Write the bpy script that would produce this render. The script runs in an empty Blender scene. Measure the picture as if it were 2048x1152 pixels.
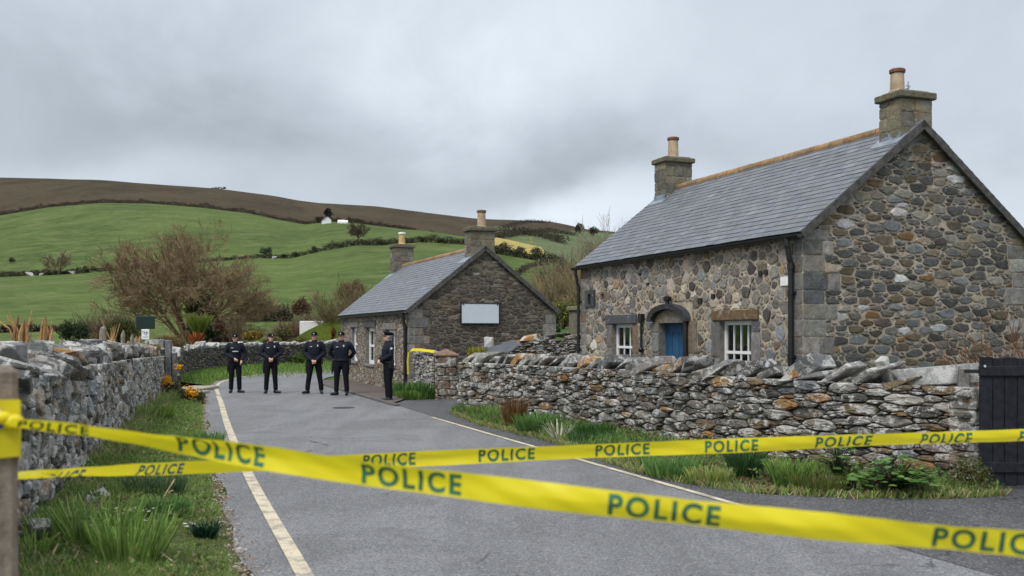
import bpy, bmesh, math, random
import numpy as np
from mathutils import Vector, Matrix, noise as mnoise

S = bpy.context.scene
COL = S.collection
R = math.radians
F = 1990.0          # focal length in pixels of the 2048 px wide photograph
EYE = 1.75          # camera height

# ------------------------------------------------------------------ camera
cd = bpy.data.cameras.new("camera")
cam = bpy.data.objects.new("camera", cd)
COL.objects.link(cam)
cam.location = (0, 0, EYE)
cam.rotation_euler = (R(90), 0, 0)
cd.sensor_width = 36.0
cd.lens = F / 2048 * 36
cd.shift_y = 92 / 2048
cd.clip_start = 0.05
cd.clip_end = 6000
cd.dof.use_dof = True
cd.dof.focus_distance = 22.0
cd.dof.aperture_fstop = 3.0
S.camera = cam

# ------------------------------------------------------------------ sun, sky, exposure
SUN_EL, SUN_AZ = R(52), R(215)      # azimuth clockwise from +Y: behind the camera, to the left
sl = bpy.data.lights.new("sun", 'SUN')
sl.energy = 1.5
sl.angle = R(18)
sl.color = (1.0, 0.96, 0.90)
sun = bpy.data.objects.new("sun", sl)
COL.objects.link(sun)
sd = Vector((math.sin(SUN_AZ) * math.cos(SUN_EL), math.cos(SUN_AZ) * math.cos(SUN_EL), math.sin(SUN_EL)))
sun.rotation_euler = (-sd).to_track_quat('-Z', 'Y').to_euler()
S.view_settings.view_transform = 'Standard'
S.view_settings.look = 'None'
S.view_settings.exposure = 0.65
S.view_settings.gamma = 1.0
S.render.engine = 'CYCLES'
S.cycles.max_bounces = 6
S.cycles.transparent_max_bounces = 12


class NT:
    """small node-tree helper"""
    def __init__(s, tree):
        s.t = tree
        s.t.nodes.clear()

    def n(s, typ, ins=None, **kw):
        nd = s.t.nodes.new(typ)
        for k, v in kw.items():
            setattr(nd, k, v)
        for k, v in (ins or {}).items():
            if isinstance(v, bpy.types.NodeSocket):
                s.t.links.new(v, nd.inputs[k])
            else:
                nd.inputs[k].default_value = v
        return nd

    def math(s, op, a, b=0.0, c=0.0, clamp=False):
        nd = s.n('ShaderNodeMath', {0: a, 1: b, 2: c}, operation=op, use_clamp=clamp)
        return nd.outputs[0]

    def mix(s, fac, a, b, mode='MIX'):
        nd = s.t.nodes.new('ShaderNodeMix')
        nd.data_type = 'RGBA'
        nd.blend_type = mode
        for i, v in ((0, fac), (6, a), (7, b)):
            if isinstance(v, bpy.types.NodeSocket):
                s.t.links.new(v, nd.inputs[i])
            else:
                nd.inputs[i].default_value = v if i == 0 else (tuple(v) + (1,))[:4]
        return nd.outputs[2]

    def noise(s, vec, scale, detail=4, rough=0.6, dist=0.0):
        nd = s.n('ShaderNodeTexNoise', {'Scale': scale, 'Detail': detail, 'Roughness': rough, 'Distortion': dist})
        if vec is not None:
            s.t.links.new(vec, nd.inputs['Vector'])
        return nd.outputs[0]

    def ramp(s, fac, stops):
        nd = s.n('ShaderNodeValToRGB', {0: fac})
        cr = nd.color_ramp
        while len(cr.elements) < len(stops):
            cr.elements.new(0.5)
        for e, (p, c) in zip(cr.elements, stops):
            e.position = p
            e.color = (c, c, c, 1) if isinstance(c, (int, float)) else (tuple(c) + (1,))[:4]
        return nd.outputs[0]

    def step(s, v, lo, hi):
        nd = s.n('ShaderNodeMapRange', {0: v, 1: lo, 2: hi, 3: 0.0, 4: 1.0}, interpolation_type='SMOOTHSTEP')
        return nd.outputs[0]


W = bpy.data.worlds.new("World")
S.world = W
W.use_nodes = True
w = NT(W.node_tree)
sky = w.n('ShaderNodeTexSky', sky_type='NISHITA', sun_disc=False, sun_elevation=SUN_EL, sun_rotation=SUN_AZ)
tc = w.n('ShaderNodeTexCoord')
sep = w.n('ShaderNodeSeparateXYZ', {0: tc.outputs['Generated']})
dx, dy, dz = sep.outputs
zc = w.math('MAXIMUM', dz, 0.0)
den = w.math('ADD', zc, 0.62)
cv = w.n('ShaderNodeCombineXYZ', {0: w.math('DIVIDE', dx, den), 1: w.math('DIVIDE', dy, den), 2: 0.0}).outputs[0]
cvo = w.n('ShaderNodeMapping', {0: cv, 1: (3.1, 7.7, 0.0), 3: (1.0, 1.0, 1.0)}).outputs[0]
big = w.noise(cvo, 1.9, 4, 0.5, 0.3)
mid = w.noise(cvo, 5.0, 6, 0.55, 0.3)
fine = w.noise(tc.outputs['Generated'], 9.0, 5, 0.6, 0.6)
yy = w.math('MAXIMUM', dy, 0.08)
ax, az = w.math('DIVIDE', dx, yy), w.math('DIVIDE', dz, yy)
axw = w.math('ADD', ax, w.math('MULTIPLY', w.math('SUBTRACT', mid, 0.5), 0.45))
azw = w.math('ADD', az, w.math('MULTIPLY', w.math('SUBTRACT', big, 0.5), 0.22))


def blob(cx, cz, sx, sz, amp):
    a = w.math('MULTIPLY', w.math('SUBTRACT', axw, cx), 1 / sx)
    b = w.math('MULTIPLY', w.math('SUBTRACT', azw, cz), 1 / sz)
    q = w.math('ADD', w.math('MULTIPLY', a, a), w.math('MULTIPLY', b, b))
    g = w.math('POWER', 2.718, w.math('MULTIPLY', q, -1.0))
    return w.math('MULTIPLY', g, amp)


v = w.math('ADD', 0.520, w.math('MULTIPLY', w.math('SUBTRACT', big, 0.5), 0.26))
v = w.math('ADD', v, w.math('MULTIPLY', w.math('SUBTRACT', mid, 0.5), 0.19))
v = w.math('ADD', v, w.math('MULTIPLY', w.math('SUBTRACT', fine, 0.5), 0.10))
for bl in ((0.06, 0.275, 0.17, 0.09, 0.12), (0.09, 0.118, 0.14, 0.03, 0.12), (-0.15, 0.165, 0.34, 0.055, -0.13),
           (-0.42, 0.215, 0.18, 0.035, -0.09), (-0.40, 0.155, 0.26, 0.022, 0.09), (0.42, 0.20, 0.14, 0.05, -0.04), (-0.52, 0.28, 0.25, 0.07, -0.10), (-0.2, 0.36, 0.3, 0.07, 0.05), (0.0, 0.11, 1.2, 0.035, 0.05), (0.05, 0.15, 0.12, 0.02, -0.10)):
    v = w.math('ADD', v, blob(*bl))
v = w.math('MULTIPLY', w.math('MAXIMUM', v, 0.25), 0.87)
v = w.math('MULTIPLY', v, w.math('ADD', 1.0, w.math('MULTIPLY', w.math('MAXIMUM', w.math('SUBTRACT', dz, 0.33), 0.0), 1.7)))
cloud = w.mix(w.step(v, 0.35, 0.80), (0.865, 0.965, 1.085), (0.935, 0.995, 1.06))
cloud = w.n('ShaderNodeVectorMath', {0: cloud, 3: v}, operation='SCALE').outputs[0]
skyc = w.n('ShaderNodeVectorMath', {0: sky.outputs[0], 3: 0.1}, operation='SCALE').outputs[0]
tot = w.mix(0.96, skyc, cloud)
bg = w.n('ShaderNodeBackground', {0: tot, 1: 1.0})
w.n('ShaderNodeOutputWorld', {0: bg.outputs[0]})


# ------------------------------------------------------------------ scene helpers
def px(x, y, Y):
    """point at depth Y seen at photo pixel (x, y)"""
    return Vector(((x - 1024) / F * Y, Y, EYE - (y - 668) / F * Y))


def gp(x, y):
    Y = EYE * F / (y - 668)
    return ((x - 1024) / F * Y, Y)


def tag(o, label=None, cat=None, group=None, kind=None):
    if label: o["label"] = label
    if cat: o["category"] = cat
    if group: o["group"] = group
    if kind: o["kind"] = kind
    return o


def empty(name, label, cat, loc=(0, 0, 0), rz=0.0, group=None):
    o = bpy.data.objects.new(name, None)
    o.empty_display_size = 0.3
    COL.objects.link(o)
    o.location = loc
    o.rotation_euler = (0, 0, rz)
    return tag(o, label, cat, group)


def kids(o):
    return [c for c in COL.objects if c.parent == o]


def copy_tree(o, parent=None):
    c = o.copy()
    COL.objects.link(c)
    c.parent = parent
    for ch in kids(o):
        copy_tree(ch, c)
    return c


class MB:
    """mesh buffer: vertices, faces, material slots and a tint per vertex"""
    def __init__(s):
        s.V, s.L, s.N, s.M, s.C, s.nv = [], [], [], [], [], 0

    def add(s, V, Fc, m=0, col=(1, 1, 1)):
        V = np.asarray(V, float).reshape(-1, 3)
        n = len(V)
        if isinstance(Fc, np.ndarray):
            s.L.append((Fc + s.nv).ravel())
            s.N.append(np.full(len(Fc), Fc.shape[1]))
            nf = len(Fc)
        else:
            s.L.append(np.array([i for f in Fc for i in f], int) + s.nv)
            s.N.append(np.array([len(f) for f in Fc], int))
            nf = len(Fc)
        s.M.append(np.full(nf, m) if np.isscalar(m) else np.asarray(m))
        c = np.asarray(col, float)
        s.C.append(np.tile(c[:3], (n, 1)) if c.ndim == 1 else c)
        s.V.append(V)
        s.nv += n

    def box(s, lo, hi, m=0, col=(1, 1, 1), rot=None, piv=None):
        x0, y0, z0 = lo
        x1, y1, z1 = hi
        V = np.array([(x0, y0, z0), (x1, y0, z0), (x1, y1, z0), (x0, y1, z0), (x0, y0, z1), (x1, y0, z1), (x1, y1, z1), (x0, y1, z1)], float)
        if rot is not None:
            p = np.array(piv if piv is not None else V.mean(0))
            V = (V - p) @ np.array(rot).T + p
        s.add(V, [(0, 3, 2, 1), (4, 5, 6, 7), (0, 1, 5, 4), (1, 2, 6, 5), (2, 3, 7, 6), (3, 0, 4, 7)], m, col)

    def bbox(s, lo, hi, b=0.01, m=0, col=(1, 1, 1), rot=None, piv=None):
        """box with chamfered edges"""
        bm = bmesh.new()
        bmesh.ops.create_cube(bm, size=1)
        lo, hi = Vector(lo), Vector(hi)
        for v_ in bm.verts:
            v_.co = Vector((lo[i] + (v_.co[i] + .5) * (hi[i] - lo[i]) for i in range(3)))
        bmesh.ops.bevel(bm, geom=bm.edges[:], offset=b, segments=1, affect='EDGES')
        s.bm(bm, m, col, rot, piv)

    def bm(s, bm, m=0, col=(1, 1, 1), rot=None, piv=None):
        bm.verts.index_update()
        V = np.array([v_.co[:] for v_ in bm.verts])
        if rot is not None:
            p = np.array(piv if piv is not None else V.mean(0))
            V = (V - p) @ np.array(rot).T + p
        s.add(V, [[v_.index for v_ in f.verts] for f in bm.faces], m, col)
        bm.free()

    def tube(s, pts, rad, k=6, m=0, col=(1, 1, 1), cap=True, ry=None):
        """tube along pts; rad scalar or list; ry optional second radius list"""
        P = np.asarray(pts, float)
        n = len(P)
        rad = np.full(n, rad) if np.isscalar(rad) else np.asarray(rad, float)
        ry = rad if ry is None else np.asarray(ry, float)
        T = np.gradient(P, axis=0)
        T /= np.linalg.norm(T, axis=1)[:, None] + 1e-9
        ref = np.array((0, 0, 1.0)) if abs(T[0][2]) < 0.85 else np.array((0, 1.0, 0))
        a = np.linspace(0, 2 * np.pi, k, endpoint=False)
        V = []
        x = None
        for i in range(n):
            if x is None:
                x = np.cross(ref, T[i])
            x = x - T[i] * np.dot(x, T[i])
            x /= np.linalg.norm(x) + 1e-9
            y = np.cross(T[i], x)
            V.append(P[i] + np.outer(np.cos(a) * rad[i], x) + np.outer(np.sin(a) * ry[i], y))
        V = np.vstack(V)
        i = np.arange(n - 1)[:, None] * k
        j = np.arange(k)[None]
        j2 = (j + 1) % k
        Q = np.stack([i + j, i + j2, i + k + j2, i + k + j], -1).reshape(-1, 4)
        s.add(V, Q, m, col)
        if cap:
            s.L.append(np.concatenate([np.arange(k)[::-1], np.arange(k) + (n - 1) * k]) + s.nv - n * k)
            s.N.append(np.array([k, k]))
            s.M.append(np.array([m, m]))

    def ball(s, c, r, m=0, col=(1, 1, 1), nu=12, nv=8):
        r = np.full(3, r) if np.isscalar(r) else np.asarray(r, float)
        th = np.linspace(0, np.pi, nv + 1)
        ph = np.linspace(0, 2 * np.pi, nu, endpoint=False)
        V = np.stack([np.outer(np.sin(th), np.cos(ph)), np.outer(np.sin(th), np.sin(ph)), np.outer(np.cos(th), np.ones(nu))], -1).reshape(-1, 3) * r + np.asarray(c, float)
        i = np.arange(nv)[:, None] * nu
        j = np.arange(nu)[None]
        Q = np.stack([i + j, i + nu + j, i + nu + (j + 1) % nu, i + (j + 1) % nu], -1).reshape(-1, 4)
        s.add(V, Q, m, col)

    def obj(s, name, mats, parent=None, smooth=False, world=False):
        me = bpy.data.meshes.new(name)
        V = np.vstack(s.V)
        L = np.concatenate(s.L).astype(np.int32)
        N = np.concatenate(s.N).astype(np.int32)
        if world and parent is not None:
            mw = np.array(parent.matrix_basis.inverted())
            V = V @ mw[:3, :3].T + mw[:3, 3]
        me.vertices.add(len(V))
        me.loops.add(len(L))
        me.polygons.add(len(N))
        me.vertices.foreach_set('co', V.astype(np.float32).ravel())
        me.loops.foreach_set('vertex_index', L)
        me.polygons.foreach_set('loop_start', np.concatenate([[0], np.cumsum(N)[:-1]]).astype(np.int32))
        me.polygons.foreach_set('material_index', np.concatenate(s.M).astype(np.int32))
        me.polygons.foreach_set('use_smooth', np.full(len(N), bool(smooth)))
        C = np.vstack(s.C)
        at = me.attributes.new('tint', 'FLOAT_COLOR', 'POINT')
        at.data.foreach_set('color', np.hstack([C, np.ones((len(C), 1))]).astype(np.float32).ravel())
        me.update(calc_edges=True)
        me.validate()
        for m_ in (mats if isinstance(mats, (list, tuple)) else [mats]):
            me.materials.append(m_)
        o = bpy.data.objects.new(name, me)
        COL.objects.link(o)
        o.parent = parent
        return o


# ------------------------------------------------------------------ materials
def new_mat(name):
    m = bpy.data.materials.new(name)
    m.use_nodes = True
    return m, NT(m.node_tree)


def finish(t, base, rough=0.8, bump=None, bstr=0.3, bdist=0.02, spec=0.3, transl=0.0, metal=0.0, extra=None):
    ins = {'Base Color': base if isinstance(base, bpy.types.NodeSocket) else tuple(base) + (1,), 'Roughness': rough, 'Specular IOR Level': spec, 'Metallic': metal}
    ins.update(extra or {})
    p = t.n('ShaderNodeBsdfPrincipled', ins)
    if bump is not None:
        b = t.n('ShaderNodeBump', {'Strength': bstr, 'Distance': bdist, 'Height': bump})
        t.t.links.new(b.outputs[0], p.inputs['Normal'])
    out = p.outputs[0]
    if transl:
        tr = t.n('ShaderNodeBsdfTranslucent', {0: base if isinstance(base, bpy.types.NodeSocket) else tuple(base) + (1,)})
        out = t.n('ShaderNodeMixShader', {0: transl, 1: out, 2: tr.outputs[0]}).outputs[0]
    t.n('ShaderNodeOutputMaterial', {0: out})


def tint(t):
    return t.n('ShaderNodeAttribute', attribute_name='tint').outputs[0]


def pos(t):
    return t.n('ShaderNodeNewGeometry').outputs['Position']


def plain(name, c, rough=0.6, nscale=6.0, var=0.25, spec=0.3, bstr=0.1, metal=0.0):
    m, t = new_mat(name)
    p = pos(t)
    nz = t.noise(p, nscale, 5, 0.65)
    base = t.mix(t.step(nz, 0.3, 0.7), tuple(x * (1 - var) for x in c), tuple(min(1, x * (1 + var)) for x in c))
    finish(t, base, rough, t.noise(p, nscale * 9, 3, 0.6), bstr, 0.004, spec, metal=metal)
    return m


def stone_mat(name, lichen=0.2, lich_col=(0.47, 0.46, 0.43), moss=0.0, scale=1.0, bstr=0.5, strata=1.0):
    m, t = new_mat(name)
    p = pos(t)
    c = tint(t)
    n1 = t.noise(p, 9 * scale, 6, 0.68, 0.4)
    st = t.n('ShaderNodeMapping', {0: p, 3: (1, 1, 1 + 4 * strata)}).outputs[0]
    n2 = t.noise(st, 22 * scale, 6, 0.7, 0.3)
    n3 = t.noise(p, 70 * scale, 4, 0.7)
    c = t.mix(1.0, c, t.ramp(n1, [(0.25, 0.55), (0.5, 1.0), (0.75, 1.45)]), 'MULTIPLY')
    c = t.mix(1.0, c, t.ramp(n2, [(0.28, 0.6), (0.5, 1.0), (0.72, 1.3)]), 'MULTIPLY')
    c = t.mix(t.math('MULTIPLY', t.step(t.noise(p, 2.3 * scale, 3, 0.5), 0.52, 0.72), 0.55), c, t.mix(1.0, c, (1.25, 0.92, 0.58), 'MULTIPLY'))
    if lichen:
        l1 = t.noise(p, 5.5 * scale, 3, 0.6, 0.8)
        l2 = t.noise(p, 34 * scale, 5, 0.75)
        s_ = t.math('ADD', t.math('MULTIPLY', l1, 0.75), t.math('MULTIPLY', l2, 0.45))
        lo = 0.80 - 0.32 * lichen
        c = t.mix(t.math('MULTIPLY', t.step(s_, lo, lo + 0.07), 0.85), c, lich_col)
    if moss:
        l1 = t.noise(p, 3.5 * scale, 5, 0.7, 0.5)
        c = t.mix(t.step(l1, 0.72 - 0.25 * moss, 0.80 - 0.2 * moss), c, (0.10, 0.115, 0.03))
    h = t.math('ADD', n2, t.math('ADD', t.math('MULTIPLY', n1, 0.8), t.math('MULTIPLY', n3, 0.4)))
    finish(t, c, 0.88, h, bstr, 0.035, 0.22)
    return m


def foliage_mat(name, transl=0.28, rough=0.55, spec=0.25):
    m, t = new_mat(name)
    c = tint(t)
    nz = t.noise(pos(t), 6, 3, 0.6)
    c = t.mix(1.0, c, t.ramp(nz, [(0.3, 0.75), (0.7, 1.25)]), 'MULTIPLY')
    finish(t, c, rough, None, spec=spec, transl=transl)
    return m


M = {}
M['stone_dry'] = stone_mat('dry_stone', 0.60, (0.50, 0.49, 0.47))
M['stone_dry_far'] = stone_mat('dry_stone_far', 0.35, (0.42, 0.41, 0.39), scale=0.7)
M['coping'] = stone_mat('coping_slate', 0.62, (0.55, 0.54, 0.52), strata=0.6, bstr=0.6)
M['stone_front'] = stone_mat('cobble_rubble', 0.22, (0.42, 0.40, 0.36), strata=0.2)
M['stone_gable'] = stone_mat('gable_rubble', 0.18, (0.36, 0.35, 0.33), strata=0.8)
M['dressed'] = stone_mat('dressed_stone', 0.28, (0.34, 0.33, 0.31), strata=0.3, bstr=0.3)
M['chimney'] = stone_mat('chimney_stone', 0.12, (0.32, 0.31, 0.27), moss=0.35, strata=0.4)
M['dark_core'] = plain('wall_core', (0.035, 0.032, 0.028), 0.95, 12)
M['soil'] = plain('soil', (0.085, 0.06, 0.04), 0.95, 14, 0.4, bstr=0.6)


def mortar_mat(name, c):
    m, t = new_mat(name)
    p = pos(t)
    a = t.noise(p, 4, 5, 0.65)
    b = t.noise(p, 45, 4, 0.7)
    base = t.mix(t.step(a, 0.35, 0.68), tuple(x * 0.7 for x in c), tuple(x * 1.18 for x in c))
    base = t.mix(1.0, base, t.ramp(b, [(0.25, 0.72), (0.75, 1.2)]), 'MULTIPLY')
    finish(t, base, 0.95, b, 0.7, 0.02, 0.1)
    return m


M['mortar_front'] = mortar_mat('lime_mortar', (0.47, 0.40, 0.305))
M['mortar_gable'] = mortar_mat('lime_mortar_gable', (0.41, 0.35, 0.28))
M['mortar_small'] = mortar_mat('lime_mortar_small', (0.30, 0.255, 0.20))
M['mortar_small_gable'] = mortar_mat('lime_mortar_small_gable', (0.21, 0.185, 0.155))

m, t = new_mat('roof_slate')
p = pos(t)
c = t.mix(1.0, tint(t), t.ramp(t.noise(p, 5, 5, 0.6), [(0.3, 0.82), (0.7, 1.18)]), 'MULTIPLY')
c = t.mix(t.math('MULTIPLY', t.step(t.noise(p, 30, 4, 0.7), 0.6, 0.75), 0.35), c, (0.22, 0.22, 0.22))
c = t.mix(t.math('MULTIPLY', t.step(t.noise(p, 1.3, 6, 0.7, 0.5), 0.52, 0.7), 0.35), c, (0.16, 0.16, 0.135))
finish(t, c, 0.55, t.noise(p, 26, 5, 0.7), 0.35, 0.012, 0.35)
M['slate'] = m
M['ridge'] = stone_mat('ridge_tile', 0.25, (0.40, 0.33, 0.22), strata=0, bstr=0.3)
M['lead'] = plain('lead_flashing', (0.20, 0.23, 0.27), 0.45, 5, 0.25, 0.5)
M['black'] = plain('black_paint', (0.012, 0.012, 0.014), 0.38, 6, 0.3, 0.5)
M['black_wood'] = plain('black_boards', (0.012, 0.013, 0.018), 0.6, 14, 0.5, 0.3, 0.4)
M['bargeboard'] = plain('bargeboard', (0.075, 0.07, 0.068), 0.75, 10, 0.4)
M['white'] = plain('white_paint', (0.78, 0.78, 0.77), 0.45, 5, 0.06, 0.4)
M['board_white'] = plain('pale_board', (0.56, 0.61, 0.68), 0.9, 2, 0.03, 0.02, 0.0)
M['blue_door'] = plain('blue_paint', (0.024, 0.088, 0.18), 0.5, 8, 0.2, 0.35)
M['curtain'] = plain('net_curtain', (0.62, 0.62, 0.58), 0.9, 12, 0.1)
M['pot'] = plain('clay_pot', (0.40, 0.30, 0.20), 0.8, 7, 0.25)
M['pot_rim'] = plain('clay_rim', (0.16, 0.08, 0.055), 0.8, 7, 0.3)
M['pot_pale'] = plain('pale_pot', (0.50, 0.36, 0.16), 0.8, 7, 0.2)
M['terracotta'] = plain('brown_capstone', (0.19, 0.125, 0.085), 0.85, 12, 0.3, bstr=0.3)
M['tarp'] = plain('grey_tarpaulin', (0.055, 0.06, 0.068), 0.48, 5, 0.25, 0.4, 0.15)
M['dark_sign'] = plain('dark_sign', (0.006, 0.02, 0.017), 0.35, 4, 0.2, 0.5)
M['grey_wood'] = stone_mat('weathered_wood', 0.0, strata=-0.18, scale=1.2)
M['wood'] = stone_mat('split_wood', 0.0, strata=-0.18, scale=1.6)
M['gatepost'] = stone_mat('slate_post', 0.25, (0.42, 0.42, 0.42), strata=-0.18, bstr=0.35)
M['rust'] = plain('rusty_foliage', (0.17, 0.055, 0.02), 0.8, 9, 0.35, bstr=0.5)
M['ink'] = plain('blue_ink', (0.02, 0.04, 0.16), 0.6, 9, 0.1)

m, t = new_mat('glass')
fr_ = t.n('ShaderNodeFresnel', {0: 1.5})
g = t.n('ShaderNodeBsdfGlossy', {0: (1, 1, 1, 1), 1: 0.02})
tr = t.n('ShaderNodeBsdfTransparent', {0: (0.75, 0.8, 0.78, 1)})
mx = t.n('ShaderNodeMixShader', {0: t.math('ADD', fr_.outputs[0], 0.06), 1: tr.outputs[0], 2: g.outputs[0]})
t.n('ShaderNodeOutputMaterial', {0: mx.outputs[0]})
M['glass'] = m


def asphalt(name, c, patch=0.25):
    m, t = new_mat(name)
    p = pos(t)
    st = t.n('ShaderNodeMapping', {0: p, 2: (0, 0, R(19)), 3: (1.3, 0.16, 1)}).outputs[0]
    a = t.noise(st, 0.9, 6, 0.65, 0.5)
    a2 = t.noise(p, 0.5, 6, 0.7, 0.8)
    g1 = t.noise(p, 150, 2, 0.6)
    g2 = t.noise(p, 42, 3, 0.75)
    g3 = t.noise(p, 11, 5, 0.75)
    vo = t.n('ShaderNodeTexVoronoi', {'Vector': p, 'Scale': 75.0})
    base = t.mix(t.step(a, 0.34, 0.66), tuple(x * (1 - patch) for x in c), tuple(x * (1 + patch) for x in c))
    base = t.mix(t.math('MULTIPLY', t.step(a2, 0.48, 0.62), 0.5), base, tuple(x * 0.66 for x in c))
    base = t.mix(1.0, base, t.ramp(g1, [(0.28, 0.45), (0.5, 1.0), (0.72, 1.7)]), 'MULTIPLY')
    base = t.mix(1.0, base, t.ramp(g2, [(0.28, 0.55), (0.5, 1.0), (0.72, 1.55)]), 'MULTIPLY')
    base = t.mix(1.0, base, t.ramp(g3, [(0.28, 0.78), (0.5, 1.0), (0.72, 1.22)]), 'MULTIPLY')
    sp = t.n('ShaderNodeSeparateColor', {0: vo.outputs['Color']})
    base = t.mix(t.math('MULTIPLY', t.step(sp.outputs[0], 0.86, 0.93), 0.5), base, (0.40, 0.39, 0.37))
    base = t.mix(t.math('MULTIPLY', t.step(sp.outputs[1], 0.86, 0.93), 0.55), base, (0.03, 0.03, 0.033))
    # hairline cracks, few and broken
    wv = t.n('ShaderNodeVectorMath', {0: p, 1: t.n('ShaderNodeVectorMath', {0: t.n('ShaderNodeTexNoise', {'Vector': p, 'Scale': 2.2, 'Detail': 4.0}).outputs[1], 3: 0.5}, operation='SCALE').outputs[0]}, operation='ADD').outputs[0]
    ck = t.n('ShaderNodeTexVoronoi', {'Vector': wv, 'Scale': 0.34}, feature='DISTANCE_TO_EDGE').outputs[0]
    cm = t.math('MULTIPLY', t.math('SUBTRACT', 1.0, t.step(ck, 0.002, 0.006)), t.step(t.noise(p, 0.6, 3, 0.6), 0.5, 0.6))
    base = t.mix(t.math('MULTIPLY', cm, 0.75), base, (0.02, 0.02, 0.022))
    finish(t, base, t.ramp(a, [(0.3, 0.6), (0.7, 0.85)]), t.math('ADD', g2, g1), 0.8, 0.012, 0.32)
    return m


M['asphalt'] = asphalt('asphalt', (0.175, 0.175, 0.182), 0.17)
M['asphalt_dark'] = asphalt('asphalt_dark', (0.075, 0.075, 0.080), 0.18)
M['pavement'] = asphalt('pavement', (0.115, 0.088, 0.078), 0.15)
m, t = new_mat('line_paint')
p = pos(t)
wear = t.math('ADD', t.math('MULTIPLY', t.noise(p, 5, 4, 0.6), 0.5), t.math('MULTIPLY', t.noise(p, 70, 4, 0.75), 0.5))
base = t.mix(t.step(wear, 0.47, 0.58), (0.56, 0.49, 0.36), (0.26, 0.24, 0.20))
finish(t, base, 0.8, t.noise(p, 90, 3, 0.7), 0.4, 0.006, 0.25)
M['line'] = m

m, t = new_mat('grass_ground')
p = pos(t)
a = t.noise(p, 0.8, 5, 0.65)
b = t.noise(p, 9, 6, 0.75)
base = t.mix(t.step(a, 0.35, 0.7), (0.055, 0.10, 0.022), (0.10, 0.15, 0.035))
base = t.mix(t.math('MULTIPLY', t.step(b, 0.52, 0.75), 0.6), base, (0.14, 0.115, 0.06))
finish(t, base, 0.95, b, 1.0, 0.06, 0.1)
M['grass_ground'] = m

m, t = new_mat('verge_soil')
p = pos(t)
b = t.noise(p, 14, 6, 0.75)
base = t.ramp(b, [(0.3, (0.04, 0.06, 0.018)), (0.5, (0.085, 0.10, 0.038)), (0.72, (0.17, 0.135, 0.08))])
finish(t, base, 0.95, b, 1.0, 0.05, 0.1)
M['verge_soil'] = m


def pasture(name, c1, c2, c3, sc=1.0):
    m, t = new_mat(name)
    p = pos(t)
    st = t.n('ShaderNodeMapping', {0: p, 2: (0, 0, R(25)), 3: (1.0, 0.35, 1.0)}).outputs[0]
    hx = t.n('ShaderNodeMapping', {0: p, 3: (0.7, 1.0, 2.0)}).outputs[0]
    a = t.noise(st, 0.018 * sc, 7, 0.68, 0.8)
    b = t.noise(hx, 0.085 * sc, 8, 0.78, 0.6)
    d = t.noise(hx, 0.42 * sc, 6, 0.8)
    f = t.noise(p, 0.055 * sc, 5, 0.7, 1.0)
    base = t.mix(t.step(a, 0.38, 0.62), c1, c2)
    base = t.mix(t.math('MULTIPLY', t.step(b, 0.46, 0.60), 0.7), base, c3)
    base = t.mix(t.math('MULTIPLY', t.step(f, 0.55, 0.68), 0.45), base, tuple(x * 0.62 for x in c1))
    base = t.mix(1.0, base, t.ramp(d, [(0.30, 0.60), (0.5, 1.0), (0.70, 1.42)]), 'MULTIPLY')
    finish(t, base, 0.95, t.math('ADD', d, b), 1.0, 0.35, 0.08)
    return m


M['pasture'] = pasture('pasture', (0.052, 0.082, 0.022), (0.080, 0.116, 0.031), (0.120, 0.145, 0.050))
M['lawn'] = pasture('lawn', (0.060, 0.105, 0.022), (0.082, 0.132, 0.028), (0.10, 0.142, 0.036), 3)
M['lime_lawn'] = pasture('lime_lawn', (0.085, 0.125, 0.014), (0.115, 0.15, 0.016), (0.10, 0.12, 0.02), 6)
M['valley'] = pasture('valley_field', (0.085, 0.115, 0.055), (0.11, 0.14, 0.065), (0.13, 0.145, 0.075))
M['moor'] = pasture('moorland', (0.044, 0.032, 0.022), (0.072, 0.052, 0.033), (0.060, 0.055, 0.028), 1.3)
M['stubble'] = pasture('yellow_field', (0.33, 0.26, 0.085), (0.38, 0.30, 0.10), (0.30, 0.25, 0.09))
M['leaf'] = foliage_mat('leaf')
M['blade'] = foliage_mat('grass_blade', 0.32, 0.5)
M['twig'] = foliage_mat('twig', 0.0, 0.9, 0.1)
M['petal'] = foliage_mat('petal', 0.2, 0.7)

m, t = new_mat('tape_yellow')
p = pos(t)
c = t.mix(t.noise(p, 7, 3, 0.5), (0.86, 0.70, 0.014), (0.94, 0.83, 0.04))
finish(t, c, 0.38, None, spec=0.4, transl=0.38)
M['tape'] = m
M['tape_print'] = plain('tape_print', (0.035, 0.145, 0.085), 0.5, 12, 0.2)
M['tape_print_blue'] = plain('tape_print_blue', (0.02, 0.16, 0.26), 0.5, 12, 0.2)
M['tape_white'] = plain('tape_label', (0.75, 0.76, 0.78), 0.5, 5, 0.05)
M['tape_blue'] = plain('tape_label_blue', (0.01, 0.025, 0.42), 0.5, 5, 0.1)
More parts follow.
